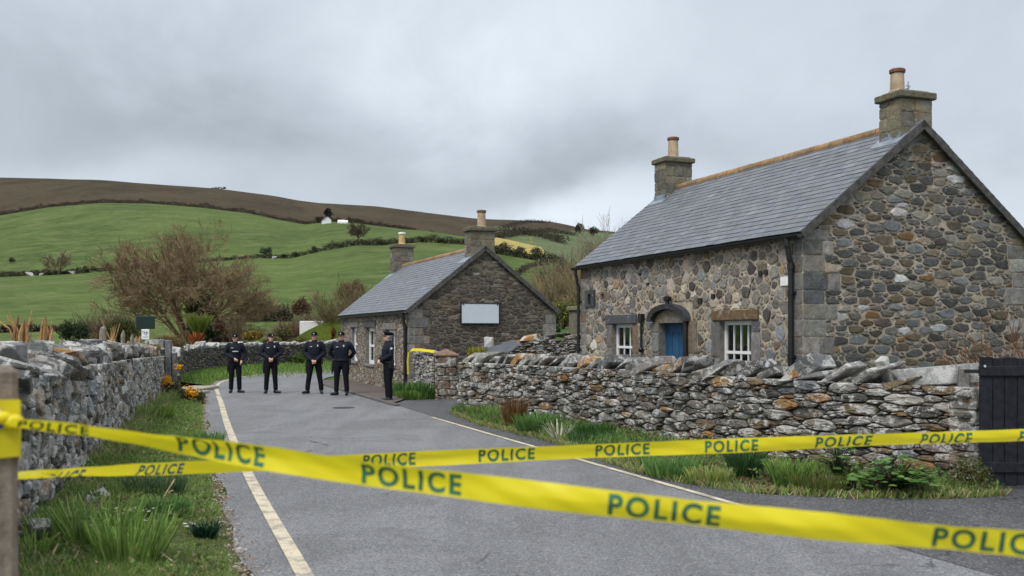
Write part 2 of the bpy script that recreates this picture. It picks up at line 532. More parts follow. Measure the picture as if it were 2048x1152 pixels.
# people
m, t = new_mat('skin')
c = t.mix(t.noise(pos(t), 22, 3, 0.5), (0.60, 0.33, 0.25), (0.68, 0.42, 0.32))
finish(t, c, 0.55, None, spec=0.3)
M['skin'] = m
M['navy'] = plain('navy_cloth', (0.0055, 0.0075, 0.015), 0.75, 9, 0.3, 0.25, 0.25)
M['navy_dark'] = plain('navy_trousers', (0.0045, 0.0055, 0.011), 0.8, 9, 0.3, 0.2, 0.25)
M['boot'] = plain('boot_leather', (0.01, 0.01, 0.011), 0.4, 12, 0.3, 0.5)
M['badge'] = plain('silver_badge', (0.55, 0.58, 0.63), 0.4, 8, 0.1, 0.5)
M['hair'] = plain('hair', (0.06, 0.045, 0.035), 0.8, 20, 0.4)
M['hair_grey'] = plain('grey_hair', (0.22, 0.21, 0.20), 0.8, 20, 0.3)
M['eye'] = plain('eye', (0.02, 0.015, 0.012), 0.2, 8, 0.1)
M['lip'] = plain('lip', (0.32, 0.11, 0.09), 0.5, 8, 0.1)
# ------------------------------------------------------------------ stonework
def clip(poly, a, b, c):
    """keep the part of the polygon with a*x + b*y <= c"""
    out = []
    n = len(poly)
    for i in range(n):
        p, q = poly[i], poly[(i + 1) % n]
        dp, dq = a * p[0] + b * p[1] - c, a * q[0] + b * q[1] - c
        if dp <= 0:
            out.append(p)
        if dp * dq < 0:
            t_ = dp / (dp - dq)
            out.append((p[0] + t_ * (q[0] - p[0]), p[1] + t_ * (q[1] - p[1])))
    return out


def inside(poly, x, y):
    n = len(poly)
    s_ = 0
    for i in range(n):
        p, q = poly[i], poly[(i + 1) % n]
        cr = (q[0] - p[0]) * (y - p[1]) - (q[1] - p[1]) * (x - p[0])
        if cr < 0:
            return False
    return True


def pack(outline, rmin, rmax, asp, rng, holes=(), power=2.2, tries=26):
    """power-diagram cells filling a convex counter-clockwise outline, clear of rectangular holes; asp > 1 gives flat stones"""
    xs, ys = [p[0] for p in outline], [p[1] for p in outline]
    x0, x1, y0, y1 = min(xs), max(xs), min(ys), max(ys)
    area = (x1 - x0) * (y1 - y0) * asp
    rr = rmin + (rmax - rmin) * rng.random(int(area / (math.pi * rmin * rmin))) ** power
    tot = np.cumsum(rr * rr * math.pi)
    rr = np.sort(rr[tot < area * 0.92])[::-1]
    P = np.zeros((len(rr), 2))
    Q = np.zeros(len(rr))
    n = 0
    for r in rr:
        for k in range(tries):
            x, y = x0 + rng.random() * (x1 - x0), y0 + rng.random() * (y1 - y0)
            if any(h[0] < x < h[1] and h[2] < y < h[3] for h in holes) or not inside(outline, x, y):
                continue
            if n:
                d2 = (P[:n, 0] - x) ** 2 + (P[:n, 1] - y * asp) ** 2
                if (d2 < (0.86 * (Q[:n] + r)) ** 2).any():
                    continue
            P[n] = x, y * asp
            Q[n] = r
            n += 1
            break
    P, Q = P[:n], Q[:n]
    cells = []
    for i in range(n):
        d2 = ((P - P[i]) ** 2).sum(1)
        near = np.argsort(d2)[1:26]
        poly = [(x, y * asp) for x, y in outline]
        pi = P[i]
        m_ = Q[i] * 3.2
        for a, b, c in ((1, 0, pi[0] + m_), (-1, 0, -pi[0] + m_), (0, 1, pi[1] + m_), (0, -1, -pi[1] + m_)):
            poly = clip(poly, a, b, c)
        for j in near:
            a, b = P[j] - pi
            c = (P[j] @ P[j] - pi @ pi + Q[i] ** 2 - Q[j] ** 2) / 2
            poly = clip(poly, a, b, c)
            if len(poly) < 3:
                break
        for h in holes:
            if len(poly) < 3:
                break
            hx0, hx1, hy0, hy1 = h[0], h[1], h[2] * asp, h[3] * asp
            px_ = [p[0] for p in poly]
            py_ = [p[1] for p in poly]
            if max(px_) <= hx0 or min(px_) >= hx1 or max(py_) <= hy0 or min(py_) >= hy1:
                continue
            g = [(hx0 - pi[0], (1, 0, hx0)), (pi[0] - hx1, (-1, 0, -hx1)), (hy0 - pi[1], (0, 1, hy0)), (pi[1] - hy1, (0, -1, -hy1))]
            g.sort(key=lambda e: -e[0])
            poly = clip(poly, *g[0][1])
        if len(poly) >= 3:
            cells.append([(x, y / asp) for x, y in poly])
    return cells


def stone(mb, poly, fr, rng, gap, bulge, col, back=0.02, rnd=2, rough=0.10, off=0.0, tilt=0.25, m=0, flip=False, flat=0.5):
    """one stone grown out of a flat polygon; fr(u, v, d) gives the point on the wall; rnd 0 keeps a squared block"""
    P = np.array(poly)
    c = P.mean(0)
    d = P - c
    L = np.linalg.norm(d, axis=1)
    if L.max() < gap * 0.9:
        return
    P = c + d * np.maximum(0.25, 1 - gap * 0.5 / np.maximum(L, 1e-6) * 1.25)[:, None]
    keep = np.linalg.norm(P - np.roll(P, 1, 0), axis=1) > 0.004
    P = P[keep]
    if len(P) < 3:
        return
    if rnd == 0:
        out = []
        n = len(P)
        for i in range(n):
            a, b, e = P[i - 1], P[i], P[(i + 1) % n]
            la, lb = np.linalg.norm(a - b), np.linalg.norm(e - b)
            q = 0.012 + 0.02 * rng.random()
            out += [b + (a - b) * min(.3, q / la), b + (e - b) * min(.3, q / lb)]
            out.append(b + (e - b) * (.4 + .2 * rng.random()) + rng.normal(size=2) * .0035)
        P = np.array(out)
    for k in range(rnd):
        q = 0.25 if k else 0.15
        N_ = np.roll(P, -1, 0)
        P = np.stack([P * (1 - q) + N_ * q, P * q + N_ * (1 - q)], 1).reshape(-1, 2)
    k = len(P)
    c = P.mean(0)
    d = P - c
    size = np.linalg.norm(d, axis=1).mean()
    ph = rng.random(4) * 6.28
    a = np.arctan2(d[:, 1], d[:, 0])
    P = c + d * (1 + rough * 0.6 * np.sin(3 * a + ph[0]) * rng.random() + rough * 0.4 * np.sin(5 * a + ph[1]) + rough * .25 * (rng.random(k) - .5))[:, None]
    d = P - c
    b = min(bulge, size * 0.9) * (0.6 + 0.8 * rng.random())
    tu, tv = (rng.random(2) - 0.5) * tilt
    s2 = 1 - min(.35, .012 / size + .05 + .2 * flat * rng.random())
    rings = [(1.0, -back), (1.0, off + b * 0.62), (s2, off + b * 0.94), (s2 * .55, off + b * 1.0)]
    V = []
    for s_, dd in rings:
        Q = c + d * s_
        dep = dd + ((d * s_) @ np.array([tu, tv])) * (1 if dd > 0 else 0) + (rng.random(k) - 0.5) * b * 0.30 * (1 if dd > 0 else 0)
        V.append(fr(Q[:, 0], Q[:, 1], dep))
    V.append(fr(c[0:1], c[1:2], np.array([off + b * (.9 + .2 * rng.random())])))
    V = np.vstack(V)
    F_ = []
    j = np.arange(k)
    j2 = (j + 1) % k
    for r in range(3):
        q = np.stack([r * k + j, r * k + j2, (r + 1) * k + j2, (r + 1) * k + j], 1)
        F_ += q.tolist()
    F_ += np.stack([3 * k + j, 3 * k + j2, np.full(k, 4 * k)], 1).tolist()
    if flip:
        F_ = [f[::-1] for f in F_]
    mb.add(V, F_, m, col)


def pick(pal, rng, var=0.16):
    """palette entry (weight, colour) with a little variation"""
    w_ = np.array([e[0] for e in pal], float)
    c = np.array(pal[rng.choice(len(pal), p=w_ / w_.sum())][1])
    return c * (1 + (rng.random() - 0.5) * 2 * var) * (1 + (rng.random(3) - 0.5) * 0.06)


PAL_FRONT = [(6, (.21, .197, .175)), (4, (.155, .145, .13)), (2.2, (.18, .145, .11)), (4, (.29, .272, .24)), (2.2, (.19, .20, .205)), (0.35, (.36, .25, .14)), (2.4, (.38, .34, .275)), (0.5, (.5, .48, .44)), (1.3, (.095, .085, .078))]
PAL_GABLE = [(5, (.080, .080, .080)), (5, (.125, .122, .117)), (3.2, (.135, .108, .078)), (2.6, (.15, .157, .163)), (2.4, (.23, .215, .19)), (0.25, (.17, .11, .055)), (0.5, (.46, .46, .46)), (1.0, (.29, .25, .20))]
PAL_SMALL = [(4, (.19, .165, .135)), (3, (.24, .21, .17)), (3, (.13, .105, .08)), (2, (.32, .29, .24)), (1.2, (.17, .17, .17))]
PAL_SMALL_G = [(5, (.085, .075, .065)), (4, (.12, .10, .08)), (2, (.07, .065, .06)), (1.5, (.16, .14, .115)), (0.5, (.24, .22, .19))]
PAL_DRY = [(5, (.20, .193, .18)), (4, (.12, .115, .108)), (3, (.26, .25, .23)), (1.8, (.18, .145, .10)), (1.2, (.16, .172, .18)), (1.4, (.34, .33, .31)), (0.25, (.2, .13, .07))]
PAL_WALL = [(5, (.150, .140, .125)), (4, (.10, .095, .085)), (2.5, (.20, .19, .17)), (3, (.165, .125, .08)), (1, (.13, .14, .145)), (1.0, (.30, .285, .255)), (0.5, (.24, .145, .065))]
PAL_QUOIN = [(4, (.20, .193, .18)), (3, (.15, .145, .138)), (2, (.26, .25, .23)), (0.8, (.18, .14, .10)), (0.6, (.11, .11, .115))]
PAL_CHIM = [(4, (.165, .153, .12)), (3, (.13, .122, .10)), (2, (.195, .172, .125)), (1, (.22, .205, .17))]


def courses(x0, x1, y0, y1, hmin, hmax, wmin, wmax, rng, stagger=0.0):
    """rectangles in level courses"""
    out = []
    y = y0
    while y < y1 - 0.02:
        h = min(y1 - y, hmin + (hmax - hmin) * rng.random())
        if y1 - y - h < hmin * 0.5:
            h = y1 - y
        x = x0
        while x < x1 - 0.01:
            w_ = wmin + (wmax - wmin) * rng.random()
            if x1 - x - w_ < wmin * 0.6:
                w_ = x1 - x
            out.append([(x, y), (x + w_, y), (x + w_, y + h), (x, y + h)])
            x += w_
        y += h
    return out


def rock(rng, size, n=16, bev=0.12, jitter=1.0):
    """angular boulder or slab as bmesh"""
    sx, sy, sz = size
    bm = bmesh.new()
    for i in range(n):
        q = rng.random(3) * 2 - 1
        q = np.sign(q) * np.abs(q) ** 0.24
        bm.verts.new((q[0] * sx / 2, q[1] * sy / 2, q[2] * sz / 2))
    res = bmesh.ops.convex_hull(bm, input=bm.verts[:])
    bmesh.ops.delete(bm, geom=[g for g in bm.verts if not g.link_faces], context='VERTS')
    bmesh.ops.dissolve_limit(bm, angle_limit=R(12), verts=bm.verts[:], edges=bm.edges[:])
    bmesh.ops.bevel(bm, geom=bm.edges[:], offset=min(size) * bev, segments=2, affect='EDGES', clamp_overlap=True)
    return bm


def rotm(ax=0, ay=0, az=0):
    return np.array((Matrix.Rotation(az, 3, 'Z') @ Matrix.Rotation(ay, 3, 'Y') @ Matrix.Rotation(ax, 3, 'X')))


class Path:
    """ground polyline with arc length, for walls that bend"""
    def __init__(s, pts, side=1):
        s.P = np.array(pts, float)
        seg = np.diff(s.P, axis=0)
        s.l = np.linalg.norm(seg, axis=1)
        s.s = np.concatenate([[0], np.cumsum(s.l)])
        s.len = s.s[-1]
        s.side = side
        t_ = seg / s.l[:, None]
        s.t = np.vstack([t_[:1], (t_[1:] + t_[:-1]) / 2, t_[-1:]])
        s.t /= np.linalg.norm(s.t, axis=1)[:, None]

    def at(s, u, d=0.0):
        u = np.asarray(u, float)
        x = np.interp(u, s.s, s.P[:, 0])
        y = np.interp(u, s.s, s.P[:, 1])
        tx = np.interp(u, s.s, s.t[:, 0])
        ty = np.interp(u, s.s, s.t[:, 1])
        n_ = np.hypot(tx, ty)
        tx, ty = tx / n_, ty / n_
        return x + s.side * ty * d, y - s.side * tx * d, tx, ty


def dry_wall(name, label, path, hfun, thick, rmin, rmax, asp, seed, mat='stone_dry', pal=PAL_DRY, group=None, ends=(False, False), bulge=0.07, tries=26, zbase=-0.05, tlt=0.3):
    """dry-stone wall: dark core, packed stones on the seen face (path.side), plain stones on the top and the ends"""
    rng = np.random.default_rng(seed)
    o = empty(name, label, 'stone wall', (path.P[0][0], path.P[0][1], 0))
    core = MB()
    n = max(2, int(path.len / 0.7))
    us = np.linspace(0, path.len, n + 1)
    fx, fy, _, _ = path.at(us, -0.05)
    bx, by, _, _ = path.at(us, -thick)
    hz = np.array([hfun(u) for u in us])
    V = np.vstack([np.stack([fx, fy, np.full(n + 1, -0.1)], 1), np.stack([fx, fy, hz - 0.03], 1), np.stack([bx, by, hz - 0.03], 1), np.stack([bx, by, np.full(n + 1, -0.1)], 1)])
    k = n + 1
    Fc = []
    for i in range(n):
        for r in range(3):
            Fc.append((r * k + i, r * k + i + 1, (r + 1) * k + i + 1, (r + 1) * k + i))
    Fc += [(0, k, 2 * k, 3 * k), (n, 3 * k + n, 2 * k + n, k + n)]
    core.add(V, Fc, 0)
    core.obj('core', M['dark_core'], o, world=True)
    mb = MB()
    H = max(hz)

    def fr(u, v, d):
        x, y, _, _ = path.at(u, d)
        h = np.interp(u, us, hz)
        return np.stack([x, y, zbase + v / H * (h - zbase)], 1)
    for c in pack([(0, 0), (path.len, 0), (path.len, H), (0, H)], rmin, rmax, asp, rng, tries=tries):
        stone(mb, c, fr, rng, 0.016, bulge, pick(pal, rng, 0.25), back=0.05, rnd=1, rough=0.12, off=(rng.random() - 0.5) * 0.045, tilt=tlt, flat=.8)
    for e, on in zip((0, 1), ends):
        if not on:
            continue
        u0 = 0 if e == 0 else path.len
        x, y, tx, ty = [float(q) for q in path.at(u0, 0)]
        nx, ny = path.side * ty, -path.side * tx
        sg = -1 if e == 0 else 1
        he = hfun(u0)

        def fe(u, v, d):
            return np.stack([x - nx * u + sg * tx * d, y - ny * u + sg * ty * d, zbase + v], 1)
        for c in courses(-0.04, thick, 0, he - zbase, 0.13, 0.24, thick * .9, thick, rng):
            stone(mb, c, fe, rng, 0.016, 0.05, pick(pal, rng), back=0.25, rnd=0, tilt=0.1)
    mb.obj('stone_face', M[mat], o, world=True)
    return o, fr, rng


def coping(wall, path, hfun, rng, u0, u1, wmin, wmax, lean, length, thick, mat='coping', pal=None, name='coping_stone', across=0.0, zoff=0.0, specials=None, cx=None):
    pal = pal or [(5, (.19, .187, .18)), (3, (.13, .13, .13)), (3, (.27, .265, .25)), (1, (.19, .14, .09)), (0.7, (.30, .16, .06))]
    u = u0
    while u < u1:
        w_ = wmin + (wmax - wmin) * rng.random()
        x, y, tx, ty = [float(q) for q in path.at(u + w_ / 2, cx if cx is not None else -path_thick[wall.name] / 2)]
        L_ = length * (0.8 + 0.45 * rng.random())
        tk = thick * (0.7 + 0.7 * rng.random())
        a = math.atan2(ty, tx)
        bm = rock(rng, (w_ * 1.25, L_, tk), 18, 0.10)
        le = lean * (0.6 + 0.8 * rng.random())
        r_ = rotm(az=a + (rng.random() - .5) * 0.5) @ rotm(ax=across * (0.5 + rng.random()), ay=le)
        mb = MB()
        z = hfun(u + w_ / 2) + zoff + 0.5 * (abs(math.sin(le)) * w_ + abs(math.cos(le)) * tk) * 0.8
        mb.bm(bm, 0, pick(pal, rng, 0.2), r_, (0, 0, 0))
        mb.V = [v_ + np.array((x, y, z)) for v_ in mb.V]
        mb.obj(name, M[mat], wall, world=True)
        u += w_ * (0.82 + 0.25 * rng.random())


path_thick = {}

# ------------------------------------------------------------------ the land
def prof(pts):
    xs, ys = zip(*pts)
    return lambda x: np.interp(x, xs, ys)


RIDGE = prof([(-2500, 420), (-1200, 400), (-400, 365), (0, 355), (100, 357), (200, 361), (300, 368), (430, 377), (500, 388), (560, 395), (640, 408), (750, 413), (850, 425), (950, 437), (1000, 442), (1100, 452), (1140, 458), (1180, 466), (1250, 476), (1500, 492), (2000, 500), (3000, 520), (4500, 500)])
HEDGE2 = prof([(-2500, 470), (-400, 470), (0, 431), (100, 414), (200, 406), (300, 407), (400, 415), (500, 427), (560, 440), (610, 449), (660, 443), (720, 447), (787, 458), (846, 468), (891, 477), (928, 484), (960, 478), (990, 471), (1050, 463), (1100, 463), (1150, 472), (1250, 490), (1500, 510), (2000, 520), (4500, 520)])
HEDGE1 = prof([(-2500, 560), (-400, 556), (0, 554), (100, 550), (160, 547), (230, 541), (440, 522), (520, 516), (580, 517), (640, 503), (714, 490), (758, 491), (847, 484), (928, 489), (991, 498), (1083, 514), (1200, 535), (1500, 560), (4500, 570)])
FOOT = prof([(-2500, 655), (0, 652), (130, 650), (480, 640), (640, 640), (900, 640), (1100, 640), (4500, 640)])
YTOP = prof([(960, 470), (990, 476), (1093, 499), (1110, 505)])
YF, Y1, Y2, Y3 = 105.0, 235.0, 520.0, 860.0


def hill_z(p, Y):
    """height of the land at depth Y on the bearing of photo column p"""
    zs = [0.0, EYE - (FOOT(p) - 668) / F * YF, EYE - (HEDGE1(p) - 668) / F * Y1, EYE - (HEDGE2(p) - 668) / F * Y2, EYE - (RIDGE(p) - 668) / F * Y3]
    Ys = [70.0, YF, Y1, Y2, Y3]
    for i in range(4):
        if Y <= Ys[i + 1]:
            k = (Y - Ys[i]) / (Ys[i + 1] - Ys[i])
            z = zs[i] + (zs[i + 1] - zs[i]) * k
            if i in (1, 2):
                z += math.sin(k * math.pi) * (0.6 if i == 1 else 1.6)
            if i == 3:
                z += math.sin(k * math.pi) * 3.5
            if i:
                w_ = math.sin(k * math.pi)
                z += w_ * 0.0035 * Y * mnoise.noise(Vector(((p - 1024) / F * Y * .02, Y * .02, 0)))
            return z
    return zs[4] - (Y - Y3) * 0.12


def hill_pt(p, Y, dz=0.0):
    return np.array(((p - 1024) / F * Y, Y, hill_z(p, Y) + dz))


pcols = np.concatenate([np.arange(-2400, -100, 60), np.arange(-100, 1300, 9), np.arange(1300, 4400, 60)])
yrows = np.concatenate([np.linspace(70, YF, 10), np.linspace(YF, Y1, 30)[1:], np.linspace(Y1, Y2, 40)[1:], np.linspace(Y2, Y3, 34)[1:], np.linspace(Y3, 1500, 10)[1:]])
V = np.zeros((len(yrows), len(pcols), 3))
for i, Y in enumerate(yrows):
    for j, p in enumerate(pcols):
        q = hill_pt(p, Y)
        V[i, j] = q
nr, nc = len(yrows), len(pcols)
Q, mi = [], []
for i in range(nr - 1):
    for j in range(nc - 1):
        Q.append((i * nc + j, i * nc + j + 1, (i + 1) * nc + j + 1, (i + 1) * nc + j))
        pm, Ym = (pcols[j] + pcols[j + 1]) / 2, (yrows[i] + yrows[i + 1]) / 2
        yi = 668 - (hill_z(pm, Ym) - EYE) / Ym * F
        if Ym > Y2:
            k = 1
            if pm > 985 and yi > 452 + (pm - 985) * 0.06:
                k = 3
        elif Ym > Y1 and pm > 935:
            k = 3
        else:
            k = 0
        mi.append(k)
mb = MB()
mb.add(V.reshape(-1, 3), np.array(Q), np.array(mi))
tag(mb.obj('hills', [M['pasture'], M['moor'], M['stubble'], M['valley']], None, smooth=True), kind='structure')

# stubble field between its hedges on the hillside
def hill_depth(p, y):
    lo, hi = YF, Y3
    for _ in range(40):
        m_ = (lo + hi) / 2
        if 668 - (hill_z(p, m_) - EYE) / m_ * F > y:
            lo = m_
        else:
            hi = m_
    return lo


cols_ = np.linspace(968, 1100, 34)
V = []
for p in cols_:
    yb, yt = HEDGE1(p) + 1, YTOP(p) + (HEDGE1(p) - YTOP(p)) * max(0.0, (p - 1082) / 18)
    for k in range(8):
        V.append(hill_pt(p, hill_depth(p, yb + (yt - yb) * k / 7), .35))
mb = MB()
mb.add(V, [(i * 8 + j, (i + 1) * 8 + j, (i + 1) * 8 + j + 1, i * 8 + j + 1) for i in range(33) for j in range(7)])
tag(mb.obj('field', M['stubble'], None, smooth=True), kind='structure')

mb = MB()
mb.add([(-160, -30, -0.035), (160, -30, -0.035), (160, 72, -0.035), (-160, 72, -0.035)], [(0, 1, 2, 3)])
tag(mb.obj('ground', M['lawn']), kind='structure')


def sheet(name, poly, z, mat, kind='structure'):
    bm = bmesh.new()
    bm.faces.new([bm.verts.new((x, y, z)) for x, y in poly])
    bmesh.ops.triangulate(bm, faces=bm.faces[:])
    mb = MB()
    mb.bm(bm, 0)
    o = mb.obj(name, M[mat])
    o["kind"] = kind
    return o


# road: left and right edges, nearest first
LLINE = [(1.1, -1.5), (-0.2, 3.4), (-1.5, 7.2), (-3.27, 12.35), (-5.46, 19.1), (-7.74, 26.38), (-9.0, 30.2), (-10.06, 33.8), (-10.75, 37.0), (-10.95, 40.5), (-10.75, 44.0), (-10.2, 47.3), (-9.0, 50.5), (-6.5, 53.6), (-2.5, 56.0), (4, 58), (14, 59)]
RLINE = [(6.6, -1.5), (4.8, 3.4), (3.4, 7.2), (2.19, 10.49), (0.24, 15.69), (-1.67, 20.85), (-3.1, 24.9), (-4.9, 29.6), (-6.65, 34.6), (-7.55, 38.2), (-7.7, 41.5), (-7.2, 44.6), (-5.8, 47.5), (-3.2, 50.0), (4, 53), (14, 54)]


def resample(pts, n):
    P = np.array(pts, float)
    # Catmull-Rom through the points
    out = []
    for i in range(len(P) - 1):
        p0, p1, p2, p3 = P[max(i - 1, 0)], P[i], P[i + 1], P[min(i + 2, len(P) - 1)]
        for t_ in np.linspace(0, 1, n, endpoint=False):
            out.append(0.5 * ((2 * p1) + (p2 - p0) * t_ + (2 * p0 - 5 * p1 + 4 * p2 - p3) * t_ ** 2 + (3 * p1 - p0 - 3 * p2 + p3) * t_ ** 3))
    out.append(P[-1])
    return np.array(out)


LL, RL = resample(LLINE, 8), resample(RLINE, 8)


def offset(P, d):
    T = np.gradient(P, axis=0)
    T /= np.linalg.norm(T, axis=1)[:, None]
    return P + np.stack([T[:, 1], -T[:, 0]], 1) * d      # positive: to the right of travel


def ribbon(name, A, B, z, mat):
    n = len(A)
    V = np.vstack([np.c_[A, np.full(n, z)], np.c_[B, np.full(n, z)]])
    mb = MB()
    mb.add(V, [(i, n + i, n + i + 1, i + 1) for i in range(n - 1)])
    o = mb.obj(name, M[mat])
    o["kind"] = 'structure'
    return o


wob = np.array([0.05 * math.sin(i * 1.9) + 0.04 * math.sin(i * 0.7 + 1) for i in range(len(LL))])
ledge = LL - np.stack([0.40 - 0.22 * np.clip((LL[:, 1] - 26) / 6, 0, 1) + wob, np.zeros(len(LL))], 1)
# road surface from the left edge to the right line
nL = 160
def even(P, n):
    d = np.concatenate([[0], np.cumsum(np.linalg.norm(np.diff(P, axis=0), axis=1))])
    u = np.linspace(0, d[-1], n)
    return np.stack([np.interp(u, d, P[:, 0]), np.interp(u, d, P[:, 1])], 1)


ribbon('road', even(ledge, nL), even(offset(RL, 0.3), nL), 0.0, 'asphalt')
# darker, newer shoulder and driveway to the right of the road line
sheet('driveway', [(6.3, 2.2), (13, 2.2), (13, 11.9), (5.2, 11.9), (5.1, 10.7), (4.62, 10.55), (2.75, 10.85), (1.65, 12.35), (0.69, 16.05), (-0.62, 19.1), (-1.2, 21.7), (-0.55, 22.9), (0.6, 25), (0.2, 28.0), (-1.5, 27.2), (-2.75, 27.5), (-3.0, 24.95), (-2.2, 22.6), (-1.5, 20.6), (0.42, 15.4), (2.32, 10.4), (3.5, 7.2), (5.0, 3.4)], 0.004, 'asphalt_dark')


def line(name, P, wd, mat='line', z=0.008):
    A, B = offset(P, -wd / 2), offset(P, wd / 2)
    return ribbon(name, A, B, z, mat)


i27 = int(np.argmin(abs(LL[:, 1] - 28.6)))
i45 = int(np.argmin(abs(LL[:, 1] - 43.0)))
line('road_line', LL[:i27], 0.125)
line('road_line', LL[i27:i45] + np.array((0.05, 0)), 0.11)
r0 = int(np.argmin(abs(RL[:, 1] - 20.9)))
r1 = int(np.argmin(abs(RL[:, 1] - 9.1)))
line('road_line', RL[r1:r0 + 1], 0.085)
# pavement in front of the small cottage with a low kerb
pv = [(-2.95, 24.7), (-4.72, 29.5), (-6.45, 34.3), (-6.9, 36.8), (-6.2, 37.4), (-3.0, 28.6), (-2.75, 27.3)]
sheet('pavement', pv, 0.045, 'pavement')
kp = np.array([(-2.72, 24.1), (-2.97, 24.7), (-4.74, 29.5), (-6.47, 34.3), (-6.95, 36.9)])
mb = MB()
for a, b in zip(kp[:-1], kp[1:]):
    dv = (b - a) / np.linalg.norm(b - a)
    nrm = np.array((dv[1], -dv[0]))
    A0, A1 = a - nrm * 0.1, a + nrm * 0.015
    B0, B1 = b - nrm * 0.1, b + nrm * 0.015
    mb.add([(*A0, -.02), (*A1, -.02), (*B1, -.02), (*B0, -.02), (*A0, .05), (*A1, .05), (*B1, .05), (*B0, .05)], [(4, 5, 6, 7), (0, 1, 5, 4), (1, 2, 6, 5), (2, 3, 7, 6), (3, 0, 4, 7)], 0, (.12, .115, .11))
tag(mb.obj('kerb', M['dressed']), kind='structure')
mb = MB()
# iron cover in the road
bm = bmesh.new()
bmesh.ops.create_circle(bm, cap_ends=True, segments=20, radius=0.27)
mb.bm(bm, 0)
mb.V = [v_ + np.array((-4.0, 23.6, 0.006)) for v_ in mb.V]
tag(mb.obj('manhole_cover', M['black']), 'round dark iron cover set in the road before the officers', 'manhole cover')
# ------------------------------------------------------------------ cottages
def wall_plane(mb, x0, x1, y0, y1, holes, fr, flip, top=None):
    """flat wall with rectangular openings; fr(u, v, d)"""
    us = sorted({x0, x1, *[h[0] for h in holes], *[h[1] for h in holes]})
    vs = sorted({y0, y1, *[h[2] for h in holes], *[h[3] for h in holes]})
    us = [u for u in us if x0 <= u <= x1]
    vs = [v for v in vs if y0 <= v <= y1]
    for a, b in zip(us[:-1], us[1:]):
        for c, d in zip(vs[:-1], vs[1:]):
            if any(h[0] <= (a + b) / 2 <= h[1] and h[2] <= (c + d) / 2 <= h[3] for h in holes):
                continue
            V = fr(np.array([a, b, b, a]), np.array([c, c, d, d]), np.zeros(4))
            mb.add(V, [(3, 2, 1, 0) if flip else (0, 1, 2, 3)])


def slates(mb, fr, L0, L1, slope, exposure, width, rng, base=(.17, .18, .21)):
    """courses of slates; fr(u along the eave, s up the slope, d above the roof plane)"""
    n = int(slope / exposure) + 1
    for i in range(n):
        s0 = i * exposure
        s1 = min(s0 + exposure * 1.25, slope)
        if s1 - s0 < 0.05:
            continue
        u = L0 - (width / 2 if i % 2 else 0)
        while u < L1:
            a, b = max(u, L0), min(u + width, L1)
            u += width * (0.97 + 0.06 * rng.random())
            if b - a < 0.03:
                continue
            b -= 0.004
            lift = 0.012 + rng.random() * 0.005
            j = (rng.random() - .5) * 0.012
            tk = 0.008 + 0.004 * rng.random()
            U = np.array([a, b, b, a, a, b, b, a])
            Sx = np.array([s0 + j, s0 + j, s1, s1] * 2)
            D = np.array([lift - tk, lift - tk, 0.0, 0.0, lift, lift, 0.004, 0.004])
            V = fr(U, Sx, D)
            c = np.array(base) * (0.88 + 0.26 * rng.random()) * (1 + (rng.random(3) - .5) * 0.08)
            if rng.random() < 0.05:
                c = c * 1.25
            mb.add(V, [(4, 5, 6, 7), (0, 1, 5, 4), (1, 2, 6, 5), (3, 0, 4, 7)], 0, c)


def chimney(root, rng, x0, x1, y0, y1, zb, zcap, ztop, pot, name='chimney', potmat='pot', capov=0.055, rim='pot_rim', prad=0.125, pcx=None):
    """stone stack with projecting cap and one clay pot; a part of the cottage with the cap and the pot as sub-parts"""
    mb = MB()
    mb.box((x0 + .02, y0 + .02, zb - 0.6), (x1 - .02, y1 - .02, zcap), 1)
    for face in range(3):
        if face == 0:      # near face
            u0, u1 = x0, x1
            fr = lambda u, v, d: np.stack([u, y0 + 0.015 - d, v], 1)
            fl = False
        elif face == 1:    # left face
            u0, u1 = y0, y1
            fr = lambda u, v, d: np.stack([x0 + 0.015 - d, u, v], 1)
            fl = True
        else:
            u0, u1 = y0, y1
            fr = lambda u, v, d: np.stack([x1 - 0.015 + d, u, v], 1)
            fl = False
        for c in courses(u0, u1, zb - 0.5, zcap, 0.17, 0.27, 0.22, 0.42, rng):
            stone(mb, c, fr, rng, 0.010, 0.012, pick(PAL_CHIM, rng), back=0.01, rnd=0, rough=0.0, tilt=0.04, flip=fl)
    st = mb.obj(name, [M['chimney'], M['mortar_gable']], root)
    mb = MB()
    o_ = capov
    mb.bbox((x0 - o_, y0 - o_, zcap), (x1 + o_, y1 + o_, zcap + 0.115), 0.018, 0, (.13, .12, .085))
    mb.bbox((x0 - o_ + .08, y0 - o_ + .08, zcap + 0.117), (x1 + o_ - .08, y1 + o_ - .08, zcap + 0.15), 0.02, 0, (.15, .14, .11))
    mb.obj('chimney_cap', M['chimney'], st)
    mb = MB()
    cx, cy = (x0 + x1) / 2 if pcx is None else pcx, (y0 + y1) / 2
    z0 = zcap + 0.13
    mb.tube([(cx, cy, z0), (cx, cy, z0 + .03), (cx, cy, z0 + .05), (cx, cy, ztop - .075)], [prad * 1.25, prad * 1.22, prad * 1.03, prad * 0.93], 18)
    mb.tube([(cx, cy, ztop - .075), (cx, cy, ztop - .06), (cx, cy, ztop - .015), (cx, cy, ztop)], [prad * 1.02, prad * 1.14, prad * 1.14, prad * 0.95], 18, 1)
    mb.tube([(cx, cy, ztop - .001), (cx, cy, ztop + .002)], [prad * 0.72, prad * 0.72], 14, 2)
    mb.obj('chimney_pot', [M[potmat], M[rim], M['black']], st, smooth=False)
    return st


